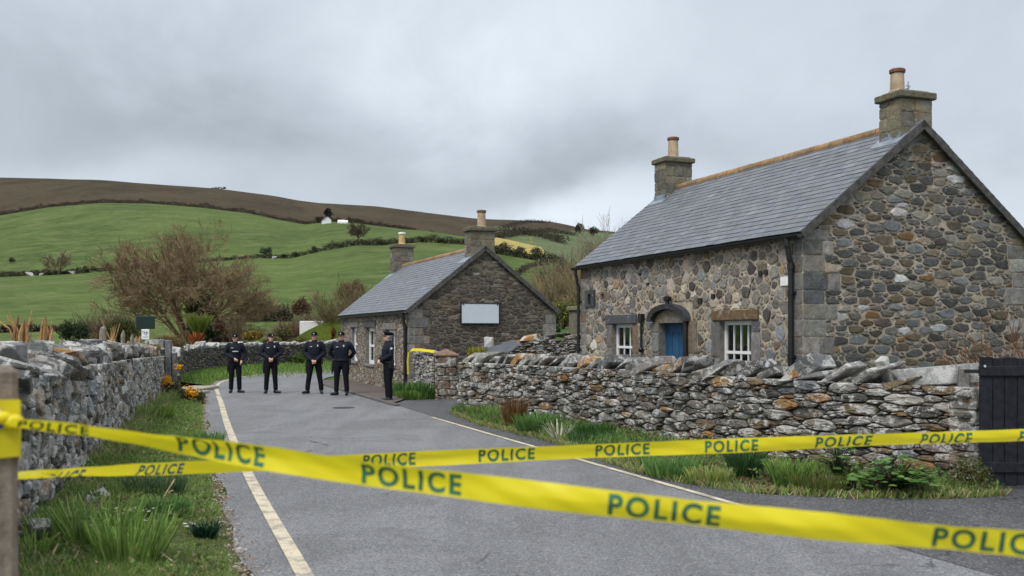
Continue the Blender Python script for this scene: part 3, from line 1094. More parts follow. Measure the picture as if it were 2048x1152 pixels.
def sash(root, y0, y1, z0, z1, xin, cols, rows, bar=0.022, frame=0.055, sill=True, sillmat='white', curtains=True, mid=0.05):
    """white window set xin behind the wall face (the wall face is x = 0, inside is +x)"""
    mb = MB()
    x0, x1 = xin, xin + 0.06
    mb.box((x0, y0, z0), (x1, y0 + frame, z1))
    mb.box((x0, y1 - frame, z0), (x1, y1, z1))
    mb.box((x0, y0 + frame, z1 - frame * 1.3), (x1, y1 - frame, z1))
    mb.box((x0, y0 + frame, z0), (x1, y1 - frame, z0 + frame * 1.3))
    gy0, gy1, gz0, gz1 = y0 + frame, y1 - frame, z0 + frame * 1.3, z1 - frame * 1.3
    for i in range(1, cols):
        y = gy0 + (gy1 - gy0) * i / cols
        mb.box((x0 + .012, y - bar / 2, gz0), (x1 - .01, y + bar / 2, gz1))
    for i in range(1, rows):
        z = gz0 + (gz1 - gz0) * i / rows
        b = mid if rows % 2 == 0 and i == rows // 2 else bar
        mb.box((x0 + .009, gy0, z - b / 2), (x1 - .013, gy1, z + b / 2))
    wdw = mb.obj('window', M['white'], root)
    mb = MB()
    mb.box((x0 + 0.028, gy0 + .001, gz0 + .001), (x0 + 0.033, gy1 - .001, gz1 - .001))
    mb.obj('pane', M['glass'], wdw)
    if curtains:
        for a, b in ((gy0 - 0.02, gy0 + (gy1 - gy0) * 0.24), (gy1 - (gy1 - gy0) * 0.24, gy1 + 0.02)):
            mb = MB()
            n = 22
            ys = np.linspace(a, b, n)
            xs = x1 + 0.07 + 0.018 * np.sin(np.arange(n) * 1.7)
            V = np.vstack([np.stack([xs, ys, np.full(n, gz0 - .05)], 1), np.stack([xs, ys, np.full(n, gz1 + .05)], 1)])
            mb.add(V, [(i, i + 1, n + i + 1, n + i) for i in range(n - 1)])
            mb.obj('curtain', M['curtain'], wdw, smooth=True)
    if sill:
        mb = MB()
        mb.bbox((-0.07, y0 - .06, z0 - .09), (xin + .02, y1 + .06, z0 - .002), 0.012, 0, (.2, .2, .195))
        mb.obj('window_sill', M[sillmat], root)
    return wdw


def cottage(name, label, cat, O, ang, L, Wd, ze, zr, seed, holes, fstones, gstones, fpack, gpack, fmat, gmat, mort_f, mort_g, quoin_w, slate_base, quoin_gable=True, fquoin=0.34, openings=(), ychim=(.5, 7.7)):
    rng = np.random.default_rng(seed)
    root = empty(name, label, cat, (O[0], O[1], 0), R(ang))
    bpy.context.view_layer.update()
    ff = lambda u, v, d: np.stack([-np.asarray(d) * np.ones_like(u), u, v], 1)
    gf = lambda u, v, d: np.stack([u, -np.asarray(d) * np.ones_like(u), v], 1)
    mb = MB()
    wall_plane(mb, 0, L, -0.1, ze + .02, openings, ff, True)
    mb.add([(0, L, -.1), (Wd, L, -.1), (Wd, L, ze), (Wd / 2, L, zr), (0, L, ze)], [(4, 3, 2, 1, 0)])
    mb.add([(Wd, 0, -.1), (Wd, L, -.1), (Wd, L, ze), (Wd, 0, ze)], [(0, 1, 2, 3)])
    mb.add([(0.0, 0, -.1), (Wd, 0, -.1), (Wd, 0, ze), (Wd / 2, 0, zr), (0, 0, ze)], [(0, 1, 2, 3, 4)], 1)
    wall = mb.obj('wall', [M[mort_f], M[mort_g]], root)
    # quoins
    qh_g, qh_f = [], []
    z = 0.0
    i = 0
    while z < ze - 0.03:
        h = 0.2 + 0.08 * rng.random()
        if ze - z - h < 0.15:
            h = ze - z
        long_ = i % 2 == 0
        wg = quoin_w * (1.0 if long_ else 0.72) * (0.9 + 0.25 * rng.random())
        wf = fquoin * (0.75 if long_ else 1.0) * (0.9 + 0.25 * rng.random())
        cells_g = [[(0.0, z), (wg, z), (wg, z + h), (0.0, z + h)]]
        if rng.random() < 0.45:
            s_ = wg * (0.5 + 0.25 * rng.random())
            cells_g = [[(0.0, z), (s_, z), (s_, z + h), (0.0, z + h)], [(s_, z), (wg, z), (wg, z + h), (s_, z + h)]]
        col = pick(PAL_QUOIN, rng)
        for c in cells_g:
            quo = MB()
            stone(quo, c, gf, rng, 0.014, 0.012, pick(PAL_QUOIN, rng), back=0.01, rnd=0, rough=0.0, tilt=0.02)
            quo.obj('quoin', M['dressed'], wall)
        quo = MB()
        stone(quo, [(0.0, z), (wf, z), (wf, z + h), (0.0, z + h)], ff, rng, 0.014, 0.012, col, back=0.01, rnd=0, rough=0.0, tilt=0.02, flip=True)
        quo.obj('quoin', M['dressed'], wall)
        qh_g.append((-1, wg, z, z + h))
        qh_f.append((-1, wf, z, z + h))
        z += h
        i += 1
    # far corner and right gable corner
    z = 0.0
    while z < ze - 0.03:
        h = 0.2 + 0.1 * rng.random()
        h = min(h, ze - z)
        wf = fquoin * (0.8 + 0.5 * rng.random())
        quo = MB()
        stone(quo, [(L - wf, z), (L, z), (L, z + h), (L - wf, z + h)], ff, rng, 0.014, 0.012, pick(PAL_QUOIN, rng), back=0.01, rnd=0, rough=0.0, tilt=0.02, flip=True)
        quo.obj('quoin', M['dressed'], wall)
        qh_f.append((L - wf, L + 1, z, z + h))
        if rng.random() < 0.75:
            wg = quoin_w * (0.35 + 0.5 * rng.random())
            quo = MB()
            stone(quo, [(Wd - wg, z), (Wd, z), (Wd, z + h), (Wd - wg, z + h)], gf, rng, 0.014, 0.012, pick(PAL_QUOIN, rng), back=0.01, rnd=0, rough=0.0, tilt=0.02)
            quo.obj('quoin', M['dressed'], wall)
            qh_g.append((Wd - wg, Wd + 1, z, z + h))
        z += h
    st = MB()
    for c in pack([(0, 0), (L, 0), (L, ze + .01), (0, ze + .01)], *fpack, rng, holes=list(holes) + qh_f):
        stone(st, c, ff, rng, fstones[0] * (.7 + 1.1 * rng.random()), fstones[1], pick(fstones[2], rng, 0.25), back=0.01, rnd=1, rough=fstones[3], tilt=0.25, flip=True)
    st.obj('front_stonework', M[fmat], wall)
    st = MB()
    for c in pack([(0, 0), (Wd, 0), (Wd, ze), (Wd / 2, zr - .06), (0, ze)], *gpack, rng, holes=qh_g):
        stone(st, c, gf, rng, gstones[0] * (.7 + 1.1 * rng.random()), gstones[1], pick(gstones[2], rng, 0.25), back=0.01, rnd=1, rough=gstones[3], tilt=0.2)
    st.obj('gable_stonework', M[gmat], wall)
    # roof
    dxr = Wd / 2
    sl_ = math.hypot(dxr, zr - ze)
    cs, sn = dxr / sl_, (zr - ze) / sl_
    ov = 0.15
    y0, y1 = -0.10, L + 0.10
    fl = lambda u, s_, d: np.stack([(s_ - ov) * cs - d * sn, u, ze + .045 + (s_ - ov) * sn + d * cs], 1)
    frr = lambda u, s_, d: np.stack([Wd - (s_ - ov) * cs + d * sn, u, ze + .045 + (s_ - ov) * sn + d * cs], 1)
    mb = MB()
    slates(mb, fl, y0, y1, sl_ + ov, 0.145, 0.25, rng, slate_base)
    slates(mb, frr, y0, y1, sl_ + ov, 0.145, 0.25, rng, slate_base)
    for f_ in (fl, frr):
        V = f_(np.array([y0 + .01, y1 - .01, y1 - .01, y0 + .01]), np.array([0.01, 0.01, sl_ + ov, sl_ + ov]), np.array([-.012] * 4))
        mb.add(V, [(0, 1, 2, 3)], 0, (.03, .03, .03))
    roof = mb.obj('roof', M['slate'], root)
    # ridge of half-round tiles
    mb = MB()
    zt = ze + .045 + sl_ * sn + 0.0
    y = ychim[0]
    a = np.linspace(math.radians(-18), math.radians(198), 11)
    while y < ychim[1] - .05:
        ln = min(0.42, ychim[1] - y)
        r_ = 0.105 + 0.006 * rng.random()
        V, F_ = [], []
        for yy_ in (y, y + ln - 0.012):
            for rr in (r_, r_ - 0.02):
                V += [(dxr + rr * math.cos(q), yy_, zt - 0.035 + rr * 0.95 * math.sin(q)) for q in a]
        k = 11
        for q in range(k - 1):
            F_ += [(q, q + 1, 2 * k + q + 1, 2 * k + q), (q, k + q, k + q + 1, q + 1), (2 * k + q, 2 * k + q + 1, 3 * k + q + 1, 3 * k + q)]
        c = np.array((.25, .165, .09)) * (0.75 + 0.5 * rng.random())
        mb.add(V, F_, 0, c)
        y += ln
    mb.obj('ridge', M['ridge'], roof)
    # verge boards on the near gable
    for sgn in (0, 1):
        f_ = fl if sgn == 0 else frr
        mb = MB()
        U = np.array([y0 - .012, y0 + .03, y0 + .03, y0 - .012] * 2)
        Sx = np.array([0.0] * 4 + [sl_ + ov - 0.0] * 4)
        D = np.array([-.115, -.115, .0, .0] * 2)
        mb.add(f_(U, Sx, D), [(0, 1, 2, 3), (4, 7, 6, 5), (0, 4, 5, 1), (1, 5, 6, 2), (2, 6, 7, 3), (3, 7, 4, 0)])
        mb.obj('bargeboard', M['bargeboard'], roof)
    # gutter
    mb = MB()
    gx, gz = -ov * cs - 0.03, ze + 0.045 - ov * sn - 0.035
    a = np.linspace(math.pi, 2 * math.pi, 9)
    V, F_ = [], []
    for yy_ in (y0 - .02, y1 + .02):
        V += [(gx + .062 * math.cos(q), yy_, gz + .062 * math.sin(q)) for q in a]
        V += [(gx + .054 * math.cos(q), yy_, gz + .054 * math.sin(q)) for q in a]
    for q in range(8):
        F_ += [(q, q + 1, 18 + q + 1, 18 + q), (9 + q + 1, 9 + q, 27 + q, 27 + q + 1), (q, 9 + q, 9 + q + 1, q + 1), (18 + q, 18 + q + 1, 27 + q + 1, 27 + q)]
    F_ += [(0, 18, 27, 9), (8, 17, 35, 26)]
    mb.add(V, F_)
    mb.box((gx + .064, y0, gz - .05), (gx + .09, y1, gz + .07))
    mb.obj('gutter', M['black'], root)
    return root, wall, rng, roof, (gx, gz)


def downpipe(root, y, gx, gz, rad=0.036, z0=0.0, name='downpipe', off=-0.075, brackets=(2.4, 1.4)):
    mb = MB()
    mb.tube([(gx, y, gz - .04), (gx, y, gz - .16), (gx + .02, y, gz - .2), (off - .03, y, gz - .36), (off, y, gz - .42), (off, y, gz - .5), (off, y, z0)], rad, 10)
    mb.tube([(off, y, gz - .43), (off, y, gz - .53)], rad * 1.3, 10)
    for zb in brackets:
        mb.tube([(off, y, zb - .03), (off, y, zb + .03)], rad * 1.28, 10)
        mb.box((off, y - .06, zb - .02), (0.0, y + .06, zb + .02))
    return mb.obj(name, M['black'], root, smooth=False)


def reveal(mb, y0, y1, z0, z1, dep, col=(.17, .165, .155)):
    mb.add([(0, y0, z0), (0, y0, z1), (dep, y0, z1), (dep, y0, z0)], [(0, 1, 2, 3)], 0, col)
    mb.add([(0, y1, z0), (0, y1, z1), (dep, y1, z1), (dep, y1, z0)], [(3, 2, 1, 0)], 0, col)
    mb.add([(0, y0, z1), (0, y1, z1), (dep, y1, z1), (dep, y0, z1)], [(0, 1, 2, 3)], 0, col)
    mb.add([(0, y0, z0), (0, y1, z0), (dep, y1, z0), (dep, y0, z0)], [(3, 2, 1, 0)], 0, col)


# ---- the large cottage
L1, W1, ZE1, ZR1 = 8.3, 4.55, 3.37, 5.17
wr, wl, dr = (1.38, 2.36, 0.88, 1.98), (5.70, 6.65, 0.98, 1.96), (3.56, 4.58, 0.0, 1.97)
surr = [(1.12, 1.38, .8, 1.98), (2.36, 2.62, .8, 1.98), (1.16, 2.58, 1.98, 2.17), (5.44, 5.70, .9, 1.96), (6.65, 6.90, .9, 1.96), (5.5, 6.92, 1.96, 2.17), (3.12, 3.56, 0, 2.0), (4.58, 4.84, 0, 2.0)]
ch_, cg, rng, roof1, (gx1, gz1) = None, None, None, None, (0, 0)
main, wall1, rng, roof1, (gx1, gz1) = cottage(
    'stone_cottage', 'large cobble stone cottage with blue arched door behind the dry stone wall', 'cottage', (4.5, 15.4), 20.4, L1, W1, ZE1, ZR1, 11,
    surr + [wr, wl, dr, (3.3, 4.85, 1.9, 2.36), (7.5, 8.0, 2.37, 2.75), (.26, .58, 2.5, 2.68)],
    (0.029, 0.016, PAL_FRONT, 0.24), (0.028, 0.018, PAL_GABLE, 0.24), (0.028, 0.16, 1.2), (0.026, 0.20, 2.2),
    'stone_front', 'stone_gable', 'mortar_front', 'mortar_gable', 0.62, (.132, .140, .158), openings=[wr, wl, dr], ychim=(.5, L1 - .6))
for h in (wr, wl, dr):
    mb = MB()
    reveal(mb, h[0], h[1], h[2], h[3], 0.30)
    mb.obj('opening_reveal', M['dressed'], wall1)
ff = lambda u, v, d: np.stack([-np.asarray(d) * np.ones_like(u), u, v], 1)
mb = MB()
for (a, b, c, d) in surr:
    if d - c < .3:
        continue
    mb = MB()
    z = c
    while z < d - .02:
        h = min(0.34 + 0.25 * rng.random(), d - z)
        if d - z - h < .12:
            h = d - z
        stone(mb, [(a, z), (b, z), (b, z + h), (a, z + h)], ff, rng, 0.008, 0.02, pick(PAL_QUOIN, rng, 0.12), back=0.01, rnd=0, rough=0.0, tilt=0.02, flip=True)
        z += h
    mb.obj('jamb', M['dressed'], wall1)
mb = MB()
mb.bbox((-.045, 1.16, 1.985), (.2, 2.58, 2.165), .012, 0, (.15, .10, .055))
mb.obj('lintel', M['dressed'], wall1)
mb = MB()
mb.bbox((-.045, 5.5, 1.965), (.2, 6.92, 2.165), .012, 0, (.085, .09, .10))
mb.obj('lintel', M['dressed'], wall1)
sash(main, wr[0], wr[1], wr[2], wr[3], 0.10, 4, 2)
sash(main, wl[0], wl[1], wl[2], wl[3], 0.10, 3, 2)
# door with recessed panels
mb = MB()
xd = 0.17
mb.box((xd, dr[0] + .06, 0.02), (xd + .05, dr[1] - .06, dr[3] - .05))
for a, b, c, d in ((.10, .40, .25, .95), (.46, .74, .25, .95), (.10, .40, 1.1, 1.8), (.46, .74, 1.1, 1.8)):
    for r_ in range(2):
        pass
    y_a, y_b = dr[0] + .06 + a, dr[0] + .06 + b
    t_ = .022
    mb.box((xd - .014, y_a, c), (xd - .0005, y_a + t_, d))
    mb.box((xd - .014, y_b - t_, c), (xd - .0005, y_b, d))
    mb.box((xd - .014, y_a + t_, c), (xd - .0005, y_b - t_, c + t_))
    mb.box((xd - .014, y_a + t_, d - t_), (xd - .0005, y_b - t_, d))
for y_ in (dr[0] + .06, dr[0] + .405, dr[1] - .13):
    mb.box((xd - .008, y_, .05), (xd - .0004, y_ + .07, dr[3] - .06))
door = mb.obj('door', M['blue_door'], main)
mb = MB()
mb.box((xd - .02, dr[0] + .001, 0.0), (xd + .06, dr[0] + .058, dr[3] - .002))
mb.box((xd - .02, dr[1] - .058, 0.0), (xd + .06, dr[1] - .001, dr[3] - .002))
mb.box((xd - .02, dr[0] + .058, dr[3] - .048), (xd + .06, dr[1] - .058, dr[3] - .002))
mb.obj('door_frame', M['blue_door'], door)
mb = MB()
mb.ball((xd - .045, dr[0] + .17, 1.0), .028)
mb.tube([(xd - .005, dr[0] + .17, 1.0), (xd - .04, dr[0] + .17, 1.0)], .012, 8)
mb.obj('door_knob', M['black'], door, smooth=True)
# arched hood over the door
cy_, hw, rise, zs = 4.08, 0.74, 0.34, 1.99
n = 20
V, F_ = [], []
for i in range(n + 1):
    q = math.pi * i / n
    y_, z_ = cy_ - hw * math.cos(q), zs + rise * math.sin(q) ** 0.9
    yi, zi = cy_ - (hw - .12) * math.cos(q), zs + (rise - .10) * math.sin(q) ** 0.9
    V += [(-.15, y_, z_), (.0, y_, z_ + .004), (0.0, yi, zi), (-.13, yi, zi)]
for i in range(n):
    for q in range(4):
        F_.append((4 * i + q, 4 * i + (q + 1) % 4, 4 * i + 4 + (q + 1) % 4, 4 * i + 4 + q))
F_ += [(3, 2, 1, 0), (4 * n, 4 * n + 1, 4 * n + 2, 4 * n + 3)]
mb = MB()
mb.add(V, F_, 0, (.05, .052, .058))
hood = mb.obj('arched_hood', M['dressed'], main)
mb = MB()
V = [(-.02, cy_ - (hw - .13) * math.cos(math.pi * i / n), zs + (rise - .11) * math.sin(math.pi * i / n) ** .9) for i in range(n + 1)]
mb.add(V, [tuple(range(n + 1))], 0, (.2, .18, .14))
mb.box((-.03, 3.5, 1.965), (.2, 4.48, 2.015), 0, (.16, .15, .13))
mb.obj('tympanum', M['dressed'], hood)
mb = MB()
mb.tube([(-.09, cy_, 2.31), (-.09, cy_, 2.38), (-.09, cy_, 2.40), (-.09, cy_, 2.46), (-.09, cy_, 2.485), (-.09, cy_, 2.53)], [.05, .04, .075, .08, .035, .01], 10)
mb.tube([(.0, cy_, 2.43), (-.09, cy_, 2.43)], .02, 6)
mb.obj('lantern', M['black'], main)
downpipe(main, .20, gx1, gz1, .043)
downpipe(main, L1 - .02, gx1, gz1, .036, brackets=(2.5, 1.38))
mb = MB()
mb.tube([(-.06, 3.44, 2.03), (-.06, 3.44, 0.0)], .05, 10)
mb.box((-.1, 3.35, 1.18), (-.004, 3.50, 1.24))
mb.obj('drain_pipe', M['black'], main)
mb = MB()
mb.tube([(-.05, 5.23, 2.10), (-.05, 5.23, 1.44)], .022, 8)
mb.ball((-.05, 5.23, 1.43), .06)
mb.box((-.09, 5.15, 2.0), (-.003, 5.30, 2.16))
mb.obj('iron_bracket', M['black'], main)
mb = MB()
mb.box((-.02, .29, 2.52), (-.002, .55, 2.66))
mb.obj('house_plaque', M['white'], main)
mb = MB()
mb.box((-.05, 7.5, 2.37), (-.002, 7.66, 2.75), 0, (.06, .06, .065))
mb.box((-.05, 7.84, 2.37), (-.002, 8.0, 2.75), 0, (.08, .08, .085))
mb.box((-.05, 7.66, 2.66), (-.002, 7.84, 2.75), 0, (.07, .07, .075))
mb.box((-.05, 7.66, 2.37), (-.002, 7.84, 2.43), 0, (.07, .07, .075))
mb.box((-.012, 7.66, 2.43), (-.002, 7.84, 2.66), 1)
mb.obj('vent_window', [M['dressed'], M['black']], main)
for (y_, z_, a, b) in ((.95, 2.76, .09, .08), (1.10, 2.75, .09, .085), (5.35, 2.98, .07, .06), (5.0, 2.76, .08, .05), (7.1, 2.62, .07, .05), (3.0, 2.36, .13, .09), (2.55, 2.42, .10, .09)):
    mb = MB()
    mb.box((-.034, y_ - a * .5, z_ - b * .5), (-.004, y_ + a * .5, z_ + b * .5))
    mb.obj('vent', M['black'], wall1)
chimney(main, rng, 1.88, 2.53, -0.012, 0.50, 4.75, 5.57, 6.10, 1, pcx=2.04, prad=0.112)
s1 = chimney(main, rng, 1.88, 2.60, L1 - .62, L1 - .08, 4.75, 5.78, 6.42, 1)
# lead flashing and aerial
mb = MB()
for y_ in (0.95, L1 - .82):
    pass
zt = lambda x: ZE1 + .045 + x * (ZR1 - ZE1) / (W1 / 2)
for ya, yb in ((-.1, .58), (L1 - .72, L1 + .02)):
    mb = MB()
    mb.add([(1.74, ya, zt(1.74) + .024), (1.95, ya, zt(1.95) + .024), (1.95, yb, zt(1.95) + .024), (1.74, yb, zt(1.74) + .024)], [(0, 1, 2, 3)])
    mb.obj('lead_flashing', M['lead'], roof1)
    mb = MB()
    mb.add([(1.882 if ya < 1 else 1.862, ya + .09, zt(1.86)), (1.882 if ya < 1 else 1.862, yb - .12, zt(1.86)), (1.882 if ya < 1 else 1.862, yb - .12, zt(1.86) + .14), (1.882 if ya < 1 else 1.862, ya + .09, zt(1.86) + .14)], [(3, 2, 1, 0)])
    mb.obj('lead_flashing', M['lead'], roof1)
    mb = MB()
    mb.add([(2.60, ya, zt(1.95) + .024), (2.81, ya, zt(1.74) + .024), (2.81, yb, zt(1.74) + .024), (2.60, yb, zt(1.95) + .024)], [(0, 1, 2, 3)])
    mb.obj('lead_flashing', M['lead'], roof1)
mb = MB()
mb.tube([(2.45, .45, 5.70), (2.45, .45, 5.98)], .010, 6)
mb.box((2.40, .445, 5.90), (2.50, .455, 5.912))
mb.box((2.43, .40, 5.86), (2.44, .50, 5.872))
mb.obj('aerial', M['lead'], main)

# ---- the small cottage
L2, W2, ZE2, ZR2 = 9.6, 4.6, 2.48, 4.30
w1_, w2_, w3_ = (6.75, 7.68, .80, 1.98), (4.22, 5.38, .76, 1.96), (1.56, 2.70, .80, 1.88)
sm = [(a - .2, b + .2, d, d + .2) for (a, b, c, d) in (w1_, w2_, w3_)]
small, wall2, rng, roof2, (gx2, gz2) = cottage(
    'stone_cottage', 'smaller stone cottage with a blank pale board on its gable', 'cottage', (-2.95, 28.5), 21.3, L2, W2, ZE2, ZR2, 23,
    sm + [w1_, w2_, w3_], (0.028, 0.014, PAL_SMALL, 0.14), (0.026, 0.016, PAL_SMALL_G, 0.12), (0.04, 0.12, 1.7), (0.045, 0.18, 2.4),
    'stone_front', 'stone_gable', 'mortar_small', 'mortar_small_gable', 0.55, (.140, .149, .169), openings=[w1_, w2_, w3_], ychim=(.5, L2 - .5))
for h in (w1_, w2_, w3_):
    mb = MB()
    reveal(mb, h[0], h[1], h[2], h[3], 0.34)
    mb.obj('opening_reveal', M['dressed'], wall2)
for i, h in enumerate((w1_, w2_, w3_)):
    mb = MB()
    mb.bbox((-.05, h[0] - .2, h[3] + .004), (.2, h[1] + .2, h[3] + .2), .012, 0, ((.16, .155, .14), (.085, .085, .082), (.20, .19, .175))[i])
    mb.obj('lintel', M['dressed'], wall2)
    sash(small, h[0], h[1], h[2], h[3], 0.10, 2, 2, sillmat='dressed', mid=.07, frame=.09)
downpipe(small, .16, gx2, gz2, .05, brackets=(1.5, .6))
chimney(small, rng, 1.86, 2.62, -0.012, 0.56, 3.95, 4.78, 5.43, 1, pcx=2.3)
chimney(small, rng, 1.88, 2.66, L2 - .62, L2 - .04, 3.95, 5.02, 5.62, 1, potmat='pot_pale', rim='white')
zt2 = lambda x: ZE2 + .045 + x * (ZR2 - ZE2) / (W2 / 2)
mb = MB()
for ya, yb in ((-.1, .64), (L2 - .72, L2 + .04)):
    mb = MB()
    mb.add([(1.64, ya, zt2(1.64) + .024), (1.95, ya, zt2(1.95) + .024), (1.95, yb, zt2(1.95) + .024), (1.64, yb, zt2(1.64) + .024)], [(0, 1, 2, 3)])
    mb.obj('lead_flashing', M['lead'], roof2)
    mb = MB()
    mb.add([(2.65, ya, zt2(1.95) + .024), (2.96, ya, zt2(1.64) + .024), (2.96, yb, zt2(1.64) + .024), (2.65, yb, zt2(1.95) + .024)], [(0, 1, 2, 3)])
    mb.obj('lead_flashing', M['lead'], roof2)
mb = MB()
mb.box((1.56, -.075, 2.07), (2.72, -.05, 2.64))
bd = mb.obj('sign_board', M['board_white'], small)
mb = MB()
for a, b in (((1.53, -.085, 2.64), (2.75, -.045, 2.672)), ((1.53, -.085, 2.038), (2.75, -.045, 2.07)), ((1.53, -.085, 2.07), (1.56, -.045, 2.64)), ((2.72, -.085, 2.07), (2.75, -.045, 2.64))):
    mb.box(a, b)
for x_ in (1.6, 2.66):
    mb.box((x_, -.09, 2.60), (x_ + .03, -.076, 2.66))
mb.obj('sign_frame', M['black'], bd)
# ------------------------------------------------------------------ dry-stone walls
# left wall along the verge
PL = Path([(-1.75 - .29 * y, y) for y in (4.6, 8, 12, 16, 20, 24, 28.1)])
hL = lambda u: np.interp(u, [0, 5, 10, 16, 25], [1.38, 1.37, 1.34, 1.27, 1.12])
lw, _, rng = dry_wall('dry_stone_wall', 'grey dry stone wall along the grass verge topped with big tilted slabs', PL, hL, 0.55, 0.045, 0.19, 1.3, 5, bulge=0.065, tlt=0.6, ends=(True, True), pal=[(w_, tuple(q * 1.3 for q in c_)) for w_, c_ in PAL_DRY])
path_thick[lw.name] = 0.5
rngc = np.random.default_rng(77)
coping(lw, PL, hL, rngc, 0.2, 7.6, .38, .7, 0.2, 0.85, 0.12, across=0.30, zoff=-0.05)
coping(lw, PL, hL, rngc, 7.4, PL.len - .2, .32, .6, 0.35, 0.55, 0.16, across=0.18, zoff=-0.04)
# blocky boulders on top of the slabs
for u, sz, zo in ((6.9, (.55, .42, .34), .26), (9.8, (.75, .5, .36), .22), (11.2, (.45, .35, .3), .3), (12.8, (1.0, .5, .42), .2), (14.6, (.8, .45, .38), .16), (15.6, (.5, .4, .3), .18), (17.8, (.7, .45, .4), .1), (5.2, (.4, .35, .25), .26)):
    x, y, tx, ty = [float(q) for q in PL.at(u, -0.28)]
    mb = MB()
    sz = tuple(q * .72 for q in sz)
    zo -= .05
    mb.bm(rock(rngc, sz, 12, 0.07), 0, pick([(3, (.2, .2, .195)), (2, (.13, .13, .13)), (2, (.28, .275, .265))], rngc), rotm(rngc.random() * .5, -.3 + rngc.random() * .5, rngc.random() * 3), (0, 0, 0))
    mb.V = [v_ + np.array((x, y, float(hL(u)) + zo)) for v_ in mb.V]
    mb.obj('coping_stone', M['coping'], lw, world=True)

# right wall in front of the large cottage
PR = Path([(-1.15, 22.2), (0.25, 19.9), (1.80, 17.2), (2.72, 15.2), (3.45, 13.6), (4.3, 12.3), (5.22, 11.28)])
hR = lambda u: np.interp(u, [0, 13], [1.13, 1.15])
rw, _, rng = dry_wall('dry_stone_wall', 'long brown-grey dry stone wall in front of the large cottage, ending at the black gate', PR, hR, 0.46, 0.034, 0.27, 3.3, 9, bulge=0.065, ends=(True, True), tlt=0.2, pal=PAL_WALL)
path_thick[rw.name] = 0.40
rngc = np.random.default_rng(31)
PALC = [(5, (.19, .187, .18)), (3, (.12, .12, .12)), (3, (.28, .275, .26)), (2.4, (.22, .165, .105)), (1.8, (.33, .18, .07)), (1, (.36, .32, .25))]
coping(rw, PR, hR, rngc, 0.1, 5.0, .24, .42, -.50, 0.46, 0.12, pal=PALC, zoff=-.05)
coping(rw, PR, hR, rngc, 4.9, PR.len - 1.0, .30, .52, -.44, 0.48, 0.12, pal=PALC, zoff=-.05)
for u, sz, zo, rz, ay, col in ((PR.len - .5, (1.0, .42, .25), .10, -1.0, -.12, (.33, .33, .32)), (PR.len - 1.12, (.34, .2, .12), .16, .3, 1.1, (.42, .42, .40)), (PR.len - 2.35, (.62, .45, .24), .12, -.9, -.5, (.17, .175, .18)), (PR.len - 4.1, (.6, .4, .2), .09, -.9, -.4, (.20, .21, .215))):
    x, y, tx, ty = [float(q) for q in PR.at(u, -0.17)]
    mb = MB()
    mb.bm(rock(rngc, sz, 18, 0.12), 0, col, rotm(az=rz) @ rotm(ay=ay), (0, 0, 0))
    mb.V = [v_ + np.array((x, y, float(hR(u)) + zo)) for v_ in mb.V]
    mb.obj('coping_stone', M['coping'], rw, world=True)

# wall across the bend
PF = Path([(-11.2, 33.4), (-12.4, 37.0), (-13.3, 41.3), (-13.7, 46.5), (-13.0, 51.0), (-11.2, 55.0), (-8.0, 58.6), (-3.5, 61.2), (3, 63)])
hF = lambda u: np.interp(u, [0, 8, 18, 32], [1.0, 1.14, 1.17, 1.3])
fw, _, rng = dry_wall('dry_stone_wall', 'low dark dry stone wall curving round the outside of the road bend', PF, hF, 0.5, 0.05, 0.13, 2.3, 15, mat='stone_dry_far', bulge=0.06, pal=[(5, (.115, .105, .09)), (4, (.08, .075, .068)), (2, (.15, .14, .125)), (1, (.2, .19, .175))])
path_thick[fw.name] = 0.45
rngc = np.random.default_rng(8)
coping(fw, PF, hF, rngc, 0.1, PF.len - 8, .4, .8, -.2, 0.5, 0.13, pal=[(3, (.3, .3, .29)), (3, (.2, .2, .19)), (2, (.12, .12, .11))], zoff=-.05)

# short wall between the small cottage and the brown pillar
PS = Path([(-2.78, 28.2), (-2.15, 26.95)])
hS = lambda u: np.interp(u, [0, 1.6], [1.22, 1.12])
sw, _, rng = dry_wall('dry_stone_wall', 'short dry stone wall between the small cottage corner and the capped pillar', PS, hS, 0.4, 0.04, 0.11, 1.5, 17, bulge=0.04)
path_thick[sw.name] = .4
coping(sw, PS, hS, rngc, 0.0, PS.len - .1, .2, .32, -.2, 0.4, 0.09, zoff=-.02)
# pillar with a pyramid cap
pil = empty('gate_pillar', 'square stone gate pillar with a brown pyramid capstone', 'gate pillar', (-1.78, 26.85, 0), R(8))
mb = MB()
mb.box((-.25, -.25, -.05), (.25, .25, 1.16), 1)
for f_, fl in ((lambda u, v, d: np.stack([u, -.255 - d, v], 1), False), (lambda u, v, d: np.stack([-.255 - d, u, v], 1), True), (lambda u, v, d: np.stack([.255 + d, u, v], 1), False)):
    for c in courses(-.26, .26, -.05, 1.16, .13, .27, .2, .5, rng):
        stone(mb, c, f_, rng, .014, .04, pick([(3, (.16, .145, .125)), (2, (.15, .11, .075)), (2, (.11, .10, .09))], rng), back=.02, rnd=1, rough=.04, tilt=.1, flip=fl)
mb.obj('shaft', [M['stone_dry'], M['dark_core']], pil)
mb = MB()
a = .33
mb.add([(-a, -a, 1.16), (a, -a, 1.16), (a, a, 1.16), (-a, a, 1.16), (-a, -a, 1.20), (a, -a, 1.20), (a, a, 1.20), (-a, a, 1.20), (0, 0, 1.36)], [(3, 2, 1, 0), (0, 1, 5, 4), (1, 2, 6, 5), (2, 3, 7, 6), (3, 0, 4, 7), (4, 5, 8), (5, 6, 8), (6, 7, 8), (7, 4, 8)])
mb.obj('capstone', M['terracotta'], pil)

